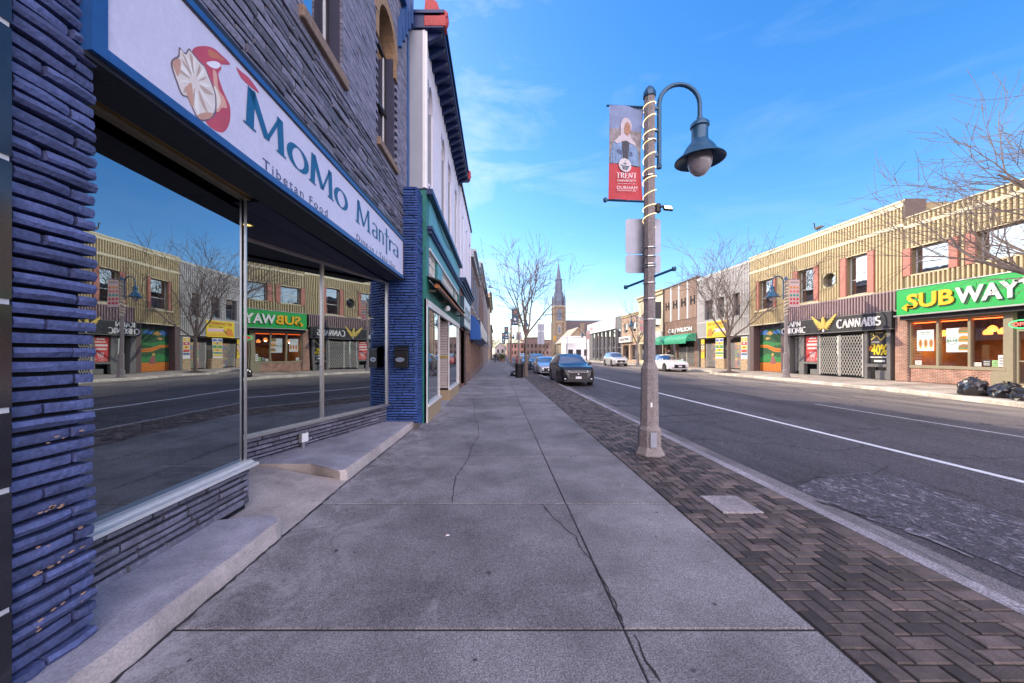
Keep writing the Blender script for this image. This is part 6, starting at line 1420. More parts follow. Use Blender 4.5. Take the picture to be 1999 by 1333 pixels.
gate(SF, FR, 24.30, 24.95, ZS + .18, 2.55, -.35, 4, 8); h_ = MB(); FR.box(h_, 24.27, 25.0, 2.62, 2.70, -.34, -.30); h_.obj('door_light', m_white, SF)
# window posters
def poster(name, label, M, w, h, draw, mats, group=None):
    t = thing(name, label, 'poster', M.translation, group); g = MB(); g.prism([(0, 0), (w, 0), (w, h), (0, h)], M, 0, .006); g.obj('sheet', mats[0], t)
    g = MB(); draw(g, M @ Matrix.Translation((0, 0, .008))); g.obj('print', mats, t); return t
m_pred = mat('poster_red', (.62, .06, .06), .5, n=.2, ns=6); m_ppink = mat('poster_pink', (.85, .55, .55), .5, n=0); m_pw = mat('poster_white', (.78, .76, .72), .5, n=.05)
def d_red(g, M):
    rr = random.Random(2)
    for (t_, z, h) in (('CLOSED', 1.30, .09), ('MERRY CHRISTMAS', 1.15, .07), ('SEE YOU SOON', .95, .10), ('THANK YOU', .73, .10), ('OPEN 10 AM', .50, .06), ('TO 10 PM', .38, .06)): pass
    for z, h, a, b in ((1.42, .10, .28, .78), (1.24, .08, .2, .86), (1.00, .13, .1, .85), (.78, .11, .14, .82), (.55, .05, .3, .75), (.46, .04, .3, .75), (.38, .04, .34, .7), (.30, .04, .34, .7)):
        x = a
        while x < b: w_ = rr.uniform(.04, .11); g.prism([(x, z), (min(x + w_, b), z), (min(x + w_, b), z + h), (x, z + h)], M, 0, .001, 2); x += w_ + .02
    for _ in range(70):
        x = rr.uniform(.05, .88); z = rr.choice((rr.uniform(.02, .25), rr.uniform(1.55, 1.75))); a = rr.uniform(0, 6.3); g.add([M @ Vector((x + .05 * math.cos(a + q), z + .05 * math.sin(a + q), .001)) for q in (0, .6, 3.14)], [(0, 1, 2)], 1)
poster('red_poster', 'red and white holiday poster filling the window between the two folding gates', FR.M(23.83, 1.10, -.06), .93, 1.78, d_red, [m_pred, m_ppink, m_pw])
m_gold2 = mat('poster_gold', (.72, .52, .12), .5, n=.15); m_yel = mat('poster_yellow', (.85, .62, .02), .5, n=.1); m_pgr = mat('poster_green', (.05, .25, .1), .5, n=.1); m_pbrn = mat('poster_brown', (.30, .15, .06), .5, n=.2); m_por = mat('poster_orange', (.72, .25, .03), .5, n=.15)
def d_can(g, M):
    for a, b, c, d in ((.05, 1.55, .35, 1.75), (.1, 1.25, .42, 1.5), (.35, 1.5, .6, 1.2), (.6, 1.2, .85, 1.5), (.3, 1.62, .7, 1.62), (.12, 1.7, .25, 1.45), (.78, 1.45, .92, 1.6)):
        v = Vector((c - a, d - b)).normalized() * .028; g.prism([(a - v.y, b + v.x), (a + v.y, b - v.x), (c + v.y, d - v.x), (c - v.y, d + v.x)], M, 0, .002, 1)
    sans(g, '40%', M @ Matrix.Translation((.10, .48, 0)), .50, .004, w=.80, bold=.035, mi=2)
    sans(g, 'CANNABIS', M @ Matrix.Translation((.12, 1.08, 0)), .09, .002, w=.4, mi=3); sans(g, 'OFF', M @ Matrix.Translation((.1, .98, 0)), .07, .002, w=.2, mi=2)
    g.prism([(.04, .30), (.94, .30), (.94, .36), (.04, .36)], M, 0, .002, 3); g.prism([(.25, .08), (.8, .08), (.8, .18), (.25, .18)], M, 0, .002, 3)
    for c_ in ((.07, .85), (.9, .62), (.02, .75)): g.prism([(c_[0] + .07 * math.cos(k), c_[1] + .09 * math.sin(k)) for k in range(6)], M, 0, .003, 4)
    g.prism([(.42, 1.72), (.5, 1.64), (.5, 1.55), (.54, 1.55), (.54, 1.64), (.62, 1.72), (.52, 1.69)], M, 0, .002, 1)
poster('window_display', 'black window poster with gold marks and a big yellow 40% beside the brick pillar', FR.M(19.76, 1.08, -.06), .95, 1.80, d_can, [m_charc, m_gold2, m_yel, m_pw, m_por])
t = thing('cannabis_sign', 'long black sign reading KAPN CHRONIC and CANNABIS with a gold winged emblem', 'shop sign', (XR - .2, 22.5, 3.3))
yS0, yS1 = 18.36, 25.5
g = MB(); FR.box(g, yS0, yS1, 2.86, 3.74, .0, .26); g.obj('sign_board', m_charc, t); g = MB(); FR.box(g, yS0 - .01, yS1 + .02, 2.82, 2.86, .0, .28); FR.box(g, yS0 - .01, yS1 + .02, 3.70, 3.74, .26, .28); g.obj('sign_frame', m_lead, t)
g = MB(); M = FR.M(25.10, 3.37, .262); serif(g, 'KAPN', M, .32, w=1.30, thick=.20, thin=.10, depth=.03); M = FR.M(25.42, 2.93, .262); serif(g, 'CHRONIC', M, .36, w=2.0, thick=.19, thin=.10, depth=.03)
M = FR.M(21.28, 3.06, .262); serif(g, 'CANNABIS', M, .46, w=2.44, thick=.21, thin=.09, depth=.04); g.obj('lettering', mat('sign_letter_white', (.82, .80, .78), .5, n=0), t)
g = MB(); M = FR.M(22.15, 3.40, .27)
for s in (-1, 1):
    for k in range(7):
        a0 = (s * .10, -.06 - .03 * k); a1 = (s * (.86 - .09 * k), .48 - .14 * k); w_ = .055
        g.prism([(a0[0], a0[1] - w_), (a1[0], a1[1] - w_ * .5), (a1[0] * 1.03, a1[1]), (a1[0] * .9, a1[1] + .01), (a0[0], a0[1] + w_)], M, 0, .03 + .004 * k)
g.prism([(-.10, .22), (-.14, .0), (-.08, -.25), (0, -.34), (.08, -.25), (.14, 0), (.10, .22), (.04, .30), (.10, .36), (-.02, .40), (-.10, .34)], M, 0, .06); g.obj('winged_emblem', m_gold2, t)
g = MB(); M = FR.M(22.15, 3.02, .27); g.prism([(-.06, -.12), (.06, -.12), (.02, -.04), (.12, -.02), (.04, .02), (0, .12), (-.04, .02), (-.12, -.02), (-.02, -.04)], M, 0, .04); g.obj('leaf_mark', m_pw, t)
# ---- mural bay
MU = thing('mural_bay', 'recess painted with blue sky, green hills, an orange path and a seated figure', 'mural', (XR, 26.8, ZS)); y0, y1 = 25.7, 28.9
g = MB(); FR.box(g, 28.55, yD, ZS, 3.80, -.6, .03); FR.box(g, 25.46, 25.85, ZS, 3.80, -.6, .0); FR.box(g, 25.85, 28.55, ZS, 3.80, -.6, -.45); g.obj('frame', m_dkc, MU)
M = FR.M(28.5, ZS + .02, -.44); g = MB(); W_ = 2.6; Hh = 3.45
def poly(pts, mi, d=.002): g.prism([(u * W_, v * Hh) for u, v in pts], M, 0, d, mi)
poly([(0, 0), (1, 0), (1, 1), (0, 1)], 0, .001)
poly([(0, .78), (.15, .90), (.35, .95), (.6, .88), (1, .96), (1, 1), (0, 1)], 5, .002); poly([(.02, .80), (.1, .86), (.25, .9), (.4, .83), (.3, .79)], 1, .004); poly([(.45, .84), (.7, .88), (.85, .82), (.6, .79)], 1, .004); poly([(.25, .82), (.4, .87), (.55, .81), (.4, .77)], 6, .006)
poly([(0, .52), (.3, .50), (.55, .42), (1, .40), (1, .46), (.6, .50), (.3, .57), (0, .58)], 2, .005); poly([(.1, .54), (.4, .50), (.7, .44), (1, .42), (1, .44), (.6, .47), (.3, .53)], 3, .007)
poly([(0, .58), (.25, .66), (.6, .60), (1, .66), (1, .60), (.5, .53), (0, .55)], 4, .004); poly([(0, .30), (.3, .38), (.7, .30), (1, .34), (1, .2), (0, .2)], 4, .004); poly([(.2, .70), (.3, .74), (.42, .71), (.3, .68)], 6, .006)
poly([(0, 0), (1, 0), (1, .20), (0, .18)], 2, .006)
for k in range(16): poly([(.02 + k * .06, .0), (.04 + k * .06, .0), (.055 + k * .06, .18), (.045 + k * .06, .18)], 3, .009)
poly([(.42, .16), (.62, .16), (.60, .26), (.52, .34), (.45, .30)], 7, .010); poly([(.50 + .05 * math.cos(k), .36 + .035 * math.sin(k)) for k in range(6)], 6, .012)
g.obj('painting', [mat('paint_deep_green', (.02, .09, .035), .7, n=.5, ns=6), mat('paint_blue', (.04, .16, .50), .7, n=.2), mat('paint_orange', (.62, .20, .02), .7, n=.3, ns=8), mat('paint_rust', (.38, .08, .02), .7, n=.3), mat('paint_green', (.03, .22, .06), .7, n=.4, ns=5), mat('paint_dusk', (.10, .10, .14), .7, n=.5, ns=4), mat('paint_ochre', (.55, .33, .10), .7, n=.2), mat('paint_plum', (.30, .10, .10), .7, n=.2)], MU)
# ---- sandwich shop
SW = thing('sandwich_shop_front', 'brick sandwich shopfront with three large windows and a glass door', 'shopfront', (XR, 16, ZS)); e1 = 17.80
g = MB(); FR.box(g, e1, 18.34, ZS, 3.5, -.6, .10); FR.box(g, 14.85, e1, ZS, .92, -.25, .0); FR.box(g, 9.0, 13.21, ZS, .92, -.25, .0); FR.box(g, 8.2, 9.0, ZS, 3.5, -.6, .10); g.obj('brick_wall', m_rbr, SW)
wins = [(16.88, 18.2), (15.98, 16.80), (15.06, 15.9)]; wins = [(17.0, 18.15), (15.78, 16.9), (14.78, 15.68)]
zt, zb = 3.12, 1.05
g = MB(); FR.box(g, 14.40, e1, .92, 1.05, -.2, .04); FR.box(g, 14.40, e1, 3.12, 3.22, -.2, .02)
for y in (14.44, 15.53, 16.65, 17.76): FR.box(g, y - .045, y + .045, 1.05, 3.12, -.14, .02)
FR.box(g, 14.20, 14.40, ZS, 3.5, -.2, .03); FR.box(g, 14.40, 14.85, ZS, .92, -.25, .02)
g.obj('window_frame', m_oliv, SW); g = MB()
for a, b in ((14.485, 15.485), (15.575, 16.605), (16.695, 17.715)): g.quad(FR.P(a, zb, -.08), FR.P(b, zb, -.08), FR.P(b, zt, -.08), FR.P(a, zt, -.08))
g_sw = glass('sandwich_glass', (.80, .80, .80), .12); g.obj('window_glass', g_sw, SW)
g = MB(); FR.box(g, 13.22, 13.32, ZS, 2.55, -.12, -.04); FR.box(g, 14.10, 14.20, ZS, 2.55, -.12, -.04); FR.box(g, 13.32, 14.10, 2.45, 2.55, -.12, -.04); FR.box(g, 13.32, 14.10, ZS, ZS + .18, -.12, -.04); FR.box(g, 13.32, 14.10, 1.28, 1.33, -.12, -.05); dd = g.obj('door', m_oliv, SW)
MB().quad(FR.P(13.32, ZS + .18, -.09), FR.P(14.10, ZS + .18, -.09), FR.P(14.10, 2.45, -.09), FR.P(13.32, 2.45, -.09)).obj('door_glass', g_sw, dd)
g = MB(); FR.box(g, 9.0, 13.21, .92, 3.5, -.2, -.1); FR.box(g, 13.2, 14.20, 2.57, 3.5, -.2, -.14); g.obj('panel', m_charc, SW)
# inside: warm room with orange pendants
g = MB(); g.box(XR + 4.0, XR + 4.1, 9, 18.9, ZS, 3.4); g.box(XR + .3, XR + 4.0, 18.2, 18.3, ZS, 3.4); g.box(XR + .3, XR + 4.0, 12.6, 12.7, ZS, 3.4); g.obj('interior_wall', mat('amber_wall', (.38, .19, .06), .7, n=.3, ns=3), SW)
g = MB(); g.box(XR + .26, XR + 4.0, 9, 18.8, ZS - .1, ZS + .012, 0); g.box(XR + .26, XR + 4.0, 9, 18.8, 3.25, 3.35, 0); g.obj('interior_floor', mat('brown_floor', (.14, .08, .05), .5), SW)
g = MB(); g.box(XR + 2.4, XR + 3.2, 13.4, 16.4, ZS, 1.3); g.obj('counter', m_dkbr, SW)
g = MB(); FR.box(g, 14.5, 17.7, 3.02, 3.06, -.16, -.12); g.obj('neon_strip', mat('neon_orange', (.9, .1, .02), .5, emit=(1, .12, .02), es=3, n=0), SW)
m_pend = mat('orange_pendant_shade', (.7, .2, .03), .4, emit=(1.0, .28, .05), es=1.8, n=0)
pl = ['orange pendant lamp seen in the middle window of the sandwich shop', 'orange pendant lamp at the left of the right-hand shop window, low', 'orange pendant lamp at the centre of the right-hand shop window', 'orange pendant lamp by the door post of the sandwich shop']
for k, (x, y, z) in enumerate(((1.2, 17.4, 2.55), (2.2, 16.6, 2.55), (1.2, 15.7, 2.65), (.7, 15.0, 2.5))):
    t = thing('pendant_lamp', pl[k], 'pendant lamp', (XR + x, y, z), 'orange pendant lamps'); MB().lathe([(.02, .16), (.06, .14), (.13, .06), (.15, -.04), (.13, -.10)], (XR + x, y, z), 14, caps=False).obj('lamp_shade', m_pend, t, smooth=True); MB().cyl((XR + x, y, z + .15), (XR + x, y, 3.25), .01, n=4).obj('cord', m_bx, t)
for k, (x, y, z) in enumerate(((1.2, 17.4, 2.47), (1.2, 15.7, 2.57))):
    pt = bpy.data.lights.new('pendant_light', 'POINT'); pt.energy = 38; pt.color = (1, .55, .22); pt.shadow_soft_size = .04; po = bpy.data.objects.new('pendant_light', pt); COL.objects.link(po); po.location = (XR + x, y, z)
t = thing('restaurant_chair', 'orange moulded chair just inside the sandwich shop door', 'chair', (XR + .9, 13.9, ZS)); x, y = XR + .9, 13.9
MB().box(x - .2, x + .2, y - .2, y + .2, ZS + .43, ZS + .47).obj('seat', m_por, t, bevel=.02); MB().box(x - .2, x + .2, y + .17, y + .21, ZS + .47, ZS + .88).obj('backrest', m_por, t, bevel=.02)
for sx in (-1, 1):
    for sy in (-1, 1): MB().cyl((x + sx * .17, y + sy * .17, ZS), (x + sx * .15, y + sy * .15, ZS + .44), .012, n=6).obj('leg', m_bx, t)
def d_sub1(g, M):
    sans(g, 'MEAL DEAL', M @ Matrix.Translation((.16, .84, 0)), .06, .002, w=.4, mi=1)
    sans(g, 'ANY SUB', M @ Matrix.Translation((.2, .75, 0)), .045, .002, w=.3, mi=1)
    for k in range(3):
        cx_ = .15 + .21 * k; g.prism([(cx_ + .075 * math.cos(a), .36 + .19 * math.sin(a)) for a in [q * .5236 for q in range(12)]], M, 0, .002, 2); g.prism([(cx_ + .04 * math.cos(a), .36 + .14 * math.sin(a)) for a in [q * .5236 for q in range(12)]], M, .002, .004, 3); g.prism([(cx_ - .05, .12 + .02 * k), (cx_ + .05, .14), (cx_ + .04, .19), (cx_ - .04, .18)], M, .002, .005, 4)
pm = [mat('poster_pale', (.62, .66, .68), .5, n=0), m_pgr, m_por, m_pbrn, m_yel]
poster('meal_poster', 'pale poster with three wrapped rolls in the left window of the sandwich shop', FR.M(17.52, 1.72, -.06), .68, .98, d_sub1, pm)
def d_sub2(g, M):
    sans(g, '$4.99', M @ Matrix.Translation((.04, .45, 0)), .10, .003, w=.34, bold=.02, mi=1)
    for k in range(24): a = k * .2618; g.prism([(.21 + .19 * math.cos(a), .50 + .17 * math.sin(a)), (.21 + .19 * math.cos(a + .26), .50 + .17 * math.sin(a + .26)), (.21 + .175 * math.cos(a + .26), .50 + .155 * math.sin(a + .26)), (.21 + .175 * math.cos(a), .50 + .155 * math.sin(a))], M, 0, .002, 1)
    for k in range(3):
        z = .08 + .36 * k; g.prism([(.44, z), (.82, z), (.84, z + .06), (.44, z + .06)], M, 0, .002, 2); g.prism([(.42, z + .06), (.85, z + .06), (.83, z + .12), (.43, z + .11)], M, 0, .003, 5); g.prism([(.44, z + .11), (.83, z + .12), (.80, z + .24), (.6, z + .27), (.46, z + .22)], M, 0, .002, 3 if k != 1 else 2)
poster('price_poster', 'pale poster with $4.99 and three stacked sandwiches in the middle shop window', FR.M(16.38, 1.66, -.06), .80, 1.05, d_sub2, pm + [m_pgr])
for k, (y, w_, h_, mm_, lb) in enumerate(((15.44, .24, .16, m_pw, 'small white notice at the bottom left of the right shop window'), (15.16, .26, .28, m_charc, 'small black notice at the bottom of the right shop window'), (14.87, .25, .26, mat('notice_green', (.35, .6, .25), .5), 'small green notice at the bottom of the right shop window'), (14.68, .18, .46, m_pw, 'tall white notice in the lower right corner of the right shop window'), (17.6, .26, .20, m_pw, 'small white notice at the bottom of the left shop window'))):
    t = thing('window_notice', lb, 'notice', (XR - .0, y, 1.1), 'notices in the shop window'); M = FR.M(y, 1.07 if k != 3 else 1.08, -.07 + (.012 if k == 3 else 0)); g = MB(); g.prism([(0, 0), (w_, 0), (w_, h_), (0, h_)], M, 0, .004); g.obj('sheet', mm_, t)
    g = MB()
    for q in range(3): g.prism([(.03, h_ * (.2 + .25 * q)), (w_ - .04, h_ * (.2 + .25 * q)), (w_ - .04, h_ * (.28 + .25 * q)), (.03, h_ * (.28 + .25 * q))], M, .005, .006)
    g.obj('print', m_charc if mm_ != m_charc else m_pw, t)
t = thing('sandwich_sign', 'bright green sign board reading SUBWAY in yellow and white letters', 'shop sign', (XR - .3, 16, 4.1)); yq = 17.90
g = MB(); FR.box(g, 12.6, yq, 3.44, 4.66, .0, .50); g.obj('sign_board', mat('sign_green', (.004, .42, .07), .45, n=.06), t)
g = MB(); FR.box(g, 12.55, yq + .1, 3.38, 3.44, .0, .55); FR.box(g, 12.58, yq + .03, 4.66, 4.70, .0, .53); g.obj('sign_frame', m_alu, t)
g = MB(); FR.box(g, 12.6, yq, 3.2, 3.38, .0, .35); g.obj('under_panel', m_charc, t)
MG = FR.M(17.42, 3.74, .505)
def sub_letters(mb, off, d, bold, sub, way):
    M = MG @ Matrix.Translation((off[0], off[1], 0))
    if sub:
        sans(mb, 'SUB', M, .62, d, w=1.80, bold=bold, mi=0); mb.prism([(-.22, .03), (.0, -.14), (.02, .0), (.30, .0), (.30, .085), (.02, .11), (.02, .2)], M, .0, d, 0)
    if way:
        M = M @ Matrix.Translation((1.84, .0, 0)); sans(mb, 'WAY', M, .62, d, w=1.96, bold=bold, mi=0); mb.prism([(1.90, .50), (2.02, .50), (2.02, .42), (2.20, .56), (2.02, .70), (2.02, .62), (1.72, .62)], M, 0, d, 0)
g = MB(); sub_letters(g, (.035, -.045), .012, .055, 1, 1); g.obj('letter_shadow', mat('sign_dark_green', (.005, .09, .03), .5, n=0), t)
g = MB(); sub_letters(g, (0, 0), .05, .030, 1, 0); g.obj('yellow_letters', mat('letter_yellow', (.90, .50, .005), .45, n=.04), t); g = MB(); sub_letters(g, (0, 0), .05, .030, 0, 1); g.obj('white_letters', mat('letter_white', (.85, .85, .82), .45, n=.04), t)
t = thing('open_sign', 'oval OPEN sign with red letters and a green ring over the sandwich shop door', 'open sign', (XR - .1, 14.0, 2.95)); M = FR.M(14.35, 2.72, .01)
g = MB(); cx_ = .42
for k in range(28):
    a, b = k * 2 * math.pi / 28, (k + 1) * 2 * math.pi / 28; g.prism([(cx_ + .40 * math.cos(a), .17 * math.sin(a)), (cx_ + .40 * math.cos(b), .17 * math.sin(b)), (cx_ + .365 * math.cos(b), .14 * math.sin(b)), (cx_ + .365 * math.cos(a), .14 * math.sin(a))], M, 0, .02)
g.obj('ring', mat('neon_green', (.05, .5, .1), .5, emit=(.05, .9, .2), es=1.2, n=0), t); g = MB(); sans(g, 'OPEN', M @ Matrix.Translation((.14, -.07, 0)), .14, .01, w=.56, bold=.02); g.obj('lettering', mat('neon_red', (.7, .05, .05), .5, emit=(1, .1, .08), es=1.4, n=0), t)
# rubbish bags on the kerb
for k, (x, y, a, b, c) in enumerate(((15.95, 12.35, .36, .34, .40), (16.1, 11.62, .44, .34, .33), (15.85, 10.95, .40, .36, .30), (16.1, 10.3, .36, .36, .38))):
    make_bag((x, y, zr(x) + .002), a, b, c, 11 + k, ['black rubbish bag at the left end of the heap on the far kerb', 'second black rubbish bag of the heap on the far kerb, broad and low', 'third black rubbish bag of the heap, cut by the picture edge', 'black rubbish bag behind the others beyond the picture edge'][k], 'rubbish bags on the far kerb')
# goose on the parapet
t = thing('goose', 'Canada goose standing on the parapet of the cream ribbed building', 'goose', (XR - .0, 22.83, 9.10)); gy = 22.83; z0 = 9.10
m_gb = mat('goose_black', (.015, .014, .013), .7, n=0); m_gbr = mat('goose_brown', (.13, .10, .08), .8, n=.4, ns=20)
xg = XR + .02
skinned('body', [[((0, .36, .26), .03), ((0, .22, .29), .085), ((0, .02, .28), .125), ((0, -.16, .28), .11), ((0, -.25, .35), .055)]], m_gbr, t, 2)
gn = skinned('neck', [[((0, -.22, .33), .05), ((0, -.27, .42), .036), ((0, -.28, .54), .03), ((0, -.28, .64), .033), ((0, -.33, .68), .04), ((0, -.40, .66), .02), ((0, -.45, .65), .012)]], m_gb, t, 2)
g = MB(); g.lathe([(.03, 0), (.036, .02), (.03, .04)], (XR, 22.83 - .30, 9.10 + .615), 8); g.obj('cheek_patch', m_pw, t)
g = MB(); g.box(XR - .03, XR + .03, 22.83 + .30, 22.83 + .44, 9.34, 9.37); g.obj('tail', m_gb, t)
for s in (-1, 1): MB().cyl((XR + s * .05, 22.83, 9.10), (XR + s * .05, 22.83, 9.28), .012, n=5).obj('leg', m_gb, t)
t.rotation_euler = (0, 0, R(180))
# lamps and banners of the far row
R1L = copy_tree(L1, (16.9, 21.56, .215), R(180), 'street lamp before the cannabis shop with a dotted banner'); R2L = copy_tree(L1, (16.9, 44.2, .215), R(180), 'second street lamp of the far row, just left of the front lamp pole'); R3L = copy_tree(L1, (17.0, 70, .215), R(180), 'farthest street lamp of the far row by the pale glass-fronted building')
for l in (R1L, R2L, R3L):
    for k in kids(l):
        if k.name.startswith(('sticker', 'pole_strap')): bpy.data.objects.remove(k)
small_banner((17.02, 21.5, 4.30), .62, 1.62, 'pale banner with coloured dots on the lamp before the cannabis shop', 'dots', 1, 'dotted banners of the far row')
small_banner((17.02, 44.1, 4.30), .62, 1.62, 'dotted banner on the second far lamp, left of the front lamp pole', 'dots', 1, 'dotted banners of the far row')
small_banner((17.0, 69.9, 4.3), .62, 1.62, 'pink dotted banner at the corner of the pale glass-fronted building', 'dots', 1, 'dotted banners of the far row')
# trees of the far row
make_tree('street_tree', 'bare street tree with dense twigs before the yellow shop banner', (17.05, 27.1, .22), 2.6, 4.8, .13, 77, 'bare street trees', maxl=4, limbs=8, nch=5, tilt=(14, 54), rmin=.012)
make_tree('street_tree', 'big bare tree reaching in from the right over the sandwich shop sign', (16.9, 9.6, .21), 3.0, 4.4, .16, 101, 'bare street trees', maxl=4, limbs=9, nch=6, tilt=(22, 60), rmin=.009)
make_tree('street_tree', 'bare street tree beyond the parking bay, half behind the front lamp pole', (17.9, 47, .22), 2.6, 3.9, .12, 55, 'bare street trees', maxl=3, limbs=5, nch=5, tilt=(20, 50), rmin=.014)
g = MB(); g.lathe([(.75, .0), (.5, .04), (.2, .10), (.1, .12)], (17.05, 27.1, .22), 12); props(g.obj('mulch', mat('mulch', (.08, .05, .035), .95, n=.4, ns=20), loc=(17.05, 27.1, .22)), kind='stuff')
# ---- grey ribbed building with the yellow banner
GB = thing('grey_ribbed_building', 'grey ribbed metal building above the convenience shop with the yellow banner', 'shop building', (XR, 33, ZS)); y0, y1 = yD, yr(1361.5)
GW = [(30.1, 31.0, 4.77, 6.6), (32.2, 33.25, 4.77, 6.6), (34.0, 35.25, 4.77, 6.6)]
mass(GB, FR, y0, y1, 3.15, 8.9, m_cgrd, holes=GW); g = MB(); ribs(g, FR, y0 + .02, y1 - .02, 3.17, 8.75, .19, .11, .065, GW + [(y0, y1, 4.5, 4.64)]); g.obj('cladding', m_cgr, GB)
g = MB(); FR.box(g, y0 + .002, y1 - .002, 8.75, 8.95, -.3, .08); FR.box(g, y0 + .002, y1 - .002, 4.51, 4.63, -.02, .06); FR.box(g, y0, y1, 3.09, 3.17, -.3, .08); g.obj('trim', m_cgr, GB)
for w in GW: window(GB, FR, *w, .18, fr=m_lead, bars=(5.7,))
CV = thing('convenience_shop_front', 'shopfront plastered with colourful adverts behind folding gates, stone piers below', 'shopfront', (XR, 33, ZS))
g = MB(); 
for a, b in ((29.0, 29.3), (36.3, y1 - .02)): FR.box(g, a, b, ZS, 3.1, -.4, .0)
FR.box(g, 29.1, 36.3, ZS, 3.1, -1.0, -.9); FR.box(g, 29.1, 36.3, 2.98, 3.09, -.9, -.05); g.obj('frame', m_lead, CV)
g = MB(); rr = random.Random(9)
for a, b in ((29.3, 30.1), (32.3, 33.6), (35.3, 36.0)): FR.box(g, a, b, ZS, 1.15, -.4, .0)
g.obj('stone_pier', mat('buff_rubble', (.46, .33, .20), .85, n=.6, ns=7, bump=.6, bs=12), CV)
g = MB()
for a, b in ((30.15, 31.75), (33.65, 35.2)):
    y = a + .1
    while y < b - .2:
        z = ZS + .1
        while z < 2.5: g.prism([(0, 0), (.26, 0), (.26, .26), (0, .26)], FR.M(y + .26, z, -.6), 0, .01, rr.randrange(6)); z += .32
        y += .3
dm = [mat('ad_red', (.55, .08, .06)), mat('ad_yellow', (.75, .50, .05)), mat('ad_white', (.65, .62, .58)), mat('ad_blue', (.10, .14, .4)), mat('ad_green', (.12, .3, .08)), mat('ad_orange', (.65, .25, .06))]
g.obj('goods_display', dm, CV)
gate(CV, FR, 30.15, 31.75, ZS + .1, 2.5, -.1, 10, 8); gate(CV, FR, 33.65, 35.2, ZS + .1, 2.5, -.1, 9, 8)
def d_ads(g, M, w, h, seed):
    rr = random.Random(seed); z = h - .05
    while z > .3:
        hh = rr.uniform(.2, .34); g.prism([(.04, z - hh), (w - .04, z - hh), (w - .04, z - .03), (.04, z - .03)], M, 0, .001, rr.randrange(1, 6)); c_ = rr.randrange(1, 6); g.prism([(w / 2 + .12 * math.cos(q), z - hh / 2 + .08 * math.sin(q)) for q in range(6)], M, .001, .003, c_); z -= hh + .02
for k, (y, w, lb) in enumerate(((30.05, .75, 'white and yellow advert panel beside the doorless pier nearest the painted recess'), (33.55, 1.15, 'pair of tall advert strips under the middle of the yellow banner'), (35.95, .6, 'yellow advert strip at the left end of the convenience shop'))):
    poster('advert_panel', lb, FR.M(y, 1.16, .002), w, 1.8, lambda g, M, w=w, k=k: d_ads(g, M, w, 1.8, k + 20), [m_pw if k < 2 else m_yel] + dm[:5], 'advert panels of the convenience shop')
t = thing('yellow_banner', 'big yellow and orange advertising banner hung on the grey ribbed wall', 'banner', (XR - .1, 33.6, 3.9)); M = FR.M(34.86, 3.06, .07)
g = MB(); g.prism([(0, 0), (3.2, 0), (3.2, 1.45), (0, 1.52)], M, 0, .03); g.obj('sheet', m_yel, t); g = MB()
g.prism([(.1, .15), (.9, .1), (1.1, .5), (.8, .9), (.3, .8)], M, .03, .035, 0); g.prism([(.9, .35), (1.3, .7), (1.4, .66), (1.0, .3)], M, .035, .04, 1); g.prism([(1.2, .5), (3.0, .45), (3.05, .75), (1.3, .8)], M, .03, .036, 2); g.prism([(1.1, .1), (3.1, .08), (3.1, .3), (1.2, .34)], M, .03, .034, 3)
sans(g, 'BEST CONVENIENCE', M @ Matrix.Translation((.3, 1.12, .03)), .24, .006, w=2.6, bold=.03, mi=4); sans(g, 'VARIETY STORE', M @ Matrix.Translation((1.35, .86, .03)), .16, .006, w=1.6, mi=1); g.obj('print', [m_por, m_charc, m_ppink, mat('banner_gold', (.8, .45, .05)), mat('banner_redbrown', (.5, .12, .03))], t)
# ---- brown panelled building with H brackets and the green awning
HB = thing('brown_panel_building', 'brown panelled building with white strips and black H-shaped brackets over a brick shopfront', 'shop building', (XR, 40, ZS)); y0, y1 = yr(1361.5), yr(1296)
mass(HB, FR, y0, y1, 5.2, 9.15, m_brown, roof=True)
pw = (y1 - y0) / 4
for k in range(4): g = MB(); ribs(g, FR, y0 + pw * k + .12, y0 + pw * (k + 1) - .25, 5.25, 9.1, .24, .17, .04); g.obj('panel', mat('tan_brown_panel', (.36, .24, .17), .7, n=.1), HB)
for k in range(1, 4): g = MB(); FR.box(g, y0 + pw * k - .18, y0 + pw * k + .06, 5.25, 9.1, 0, .08); g.obj('white_strip', m_winw, HB)
g = MB(); FR.box(g, y0 + .002, y1 - .002, 9.15, 9.28, -.3, .1); FR.box(g, y1 - .15, y1 - .003, 0.3, 9.15, 0, .12); g.obj('trim', m_dkbr, HB)
for k in range(4):
    g = MB(); c = y0 + pw * (k + .42); FR.box(g, c - .42, c - .27, 6.6, 7.5, .05, .10); FR.box(g, c + .27, c + .42, 6.6, 7.5, .05, .10); FR.box(g, c - .27, c + .27, 6.99, 7.13, .05, .10); g.obj('bracket', m_black, HB)
mass(HB, FR, y0, y1, ZS, 5.19, m_hbr, holes=[(y0 + .6, y0 + 4.2, .35, 3.0), (y0 + 4.5, y1 - .8, .35, 3.0)], name='brick_wall')
g = MB(); FR.box(g, y0 + .6, y1 - .8, .3, 3.0, -1.0, -.9); g.obj('dark_infill', m_charc, HB); gate(HB, FR, y0 + .7, y0 + 2.4, .35, 2.3, -.2, 8, 7); gate(HB, FR, y0 + 2.45, y0 + 4.1, .35, 2.3, -.2, 8, 7)
window(HB, FR, y0 + 4.5, y1 - .8, .35, 2.9, .2, fr=m_bronze, mull=(y0 + 5.6,), name='shop_window')
g = MB(); sans(g, 'C & J WILSON', FR.M(y1 - 1.3, 3.95, .03), .42, .06, w=y1 - y0 - 2.2, bold=.03); props(g.obj('lettering', m_pw, loc=(XR, 42, 4)), 'raised white letters spelling WILSON on the brown brick above the green awning', 'lettering sign')
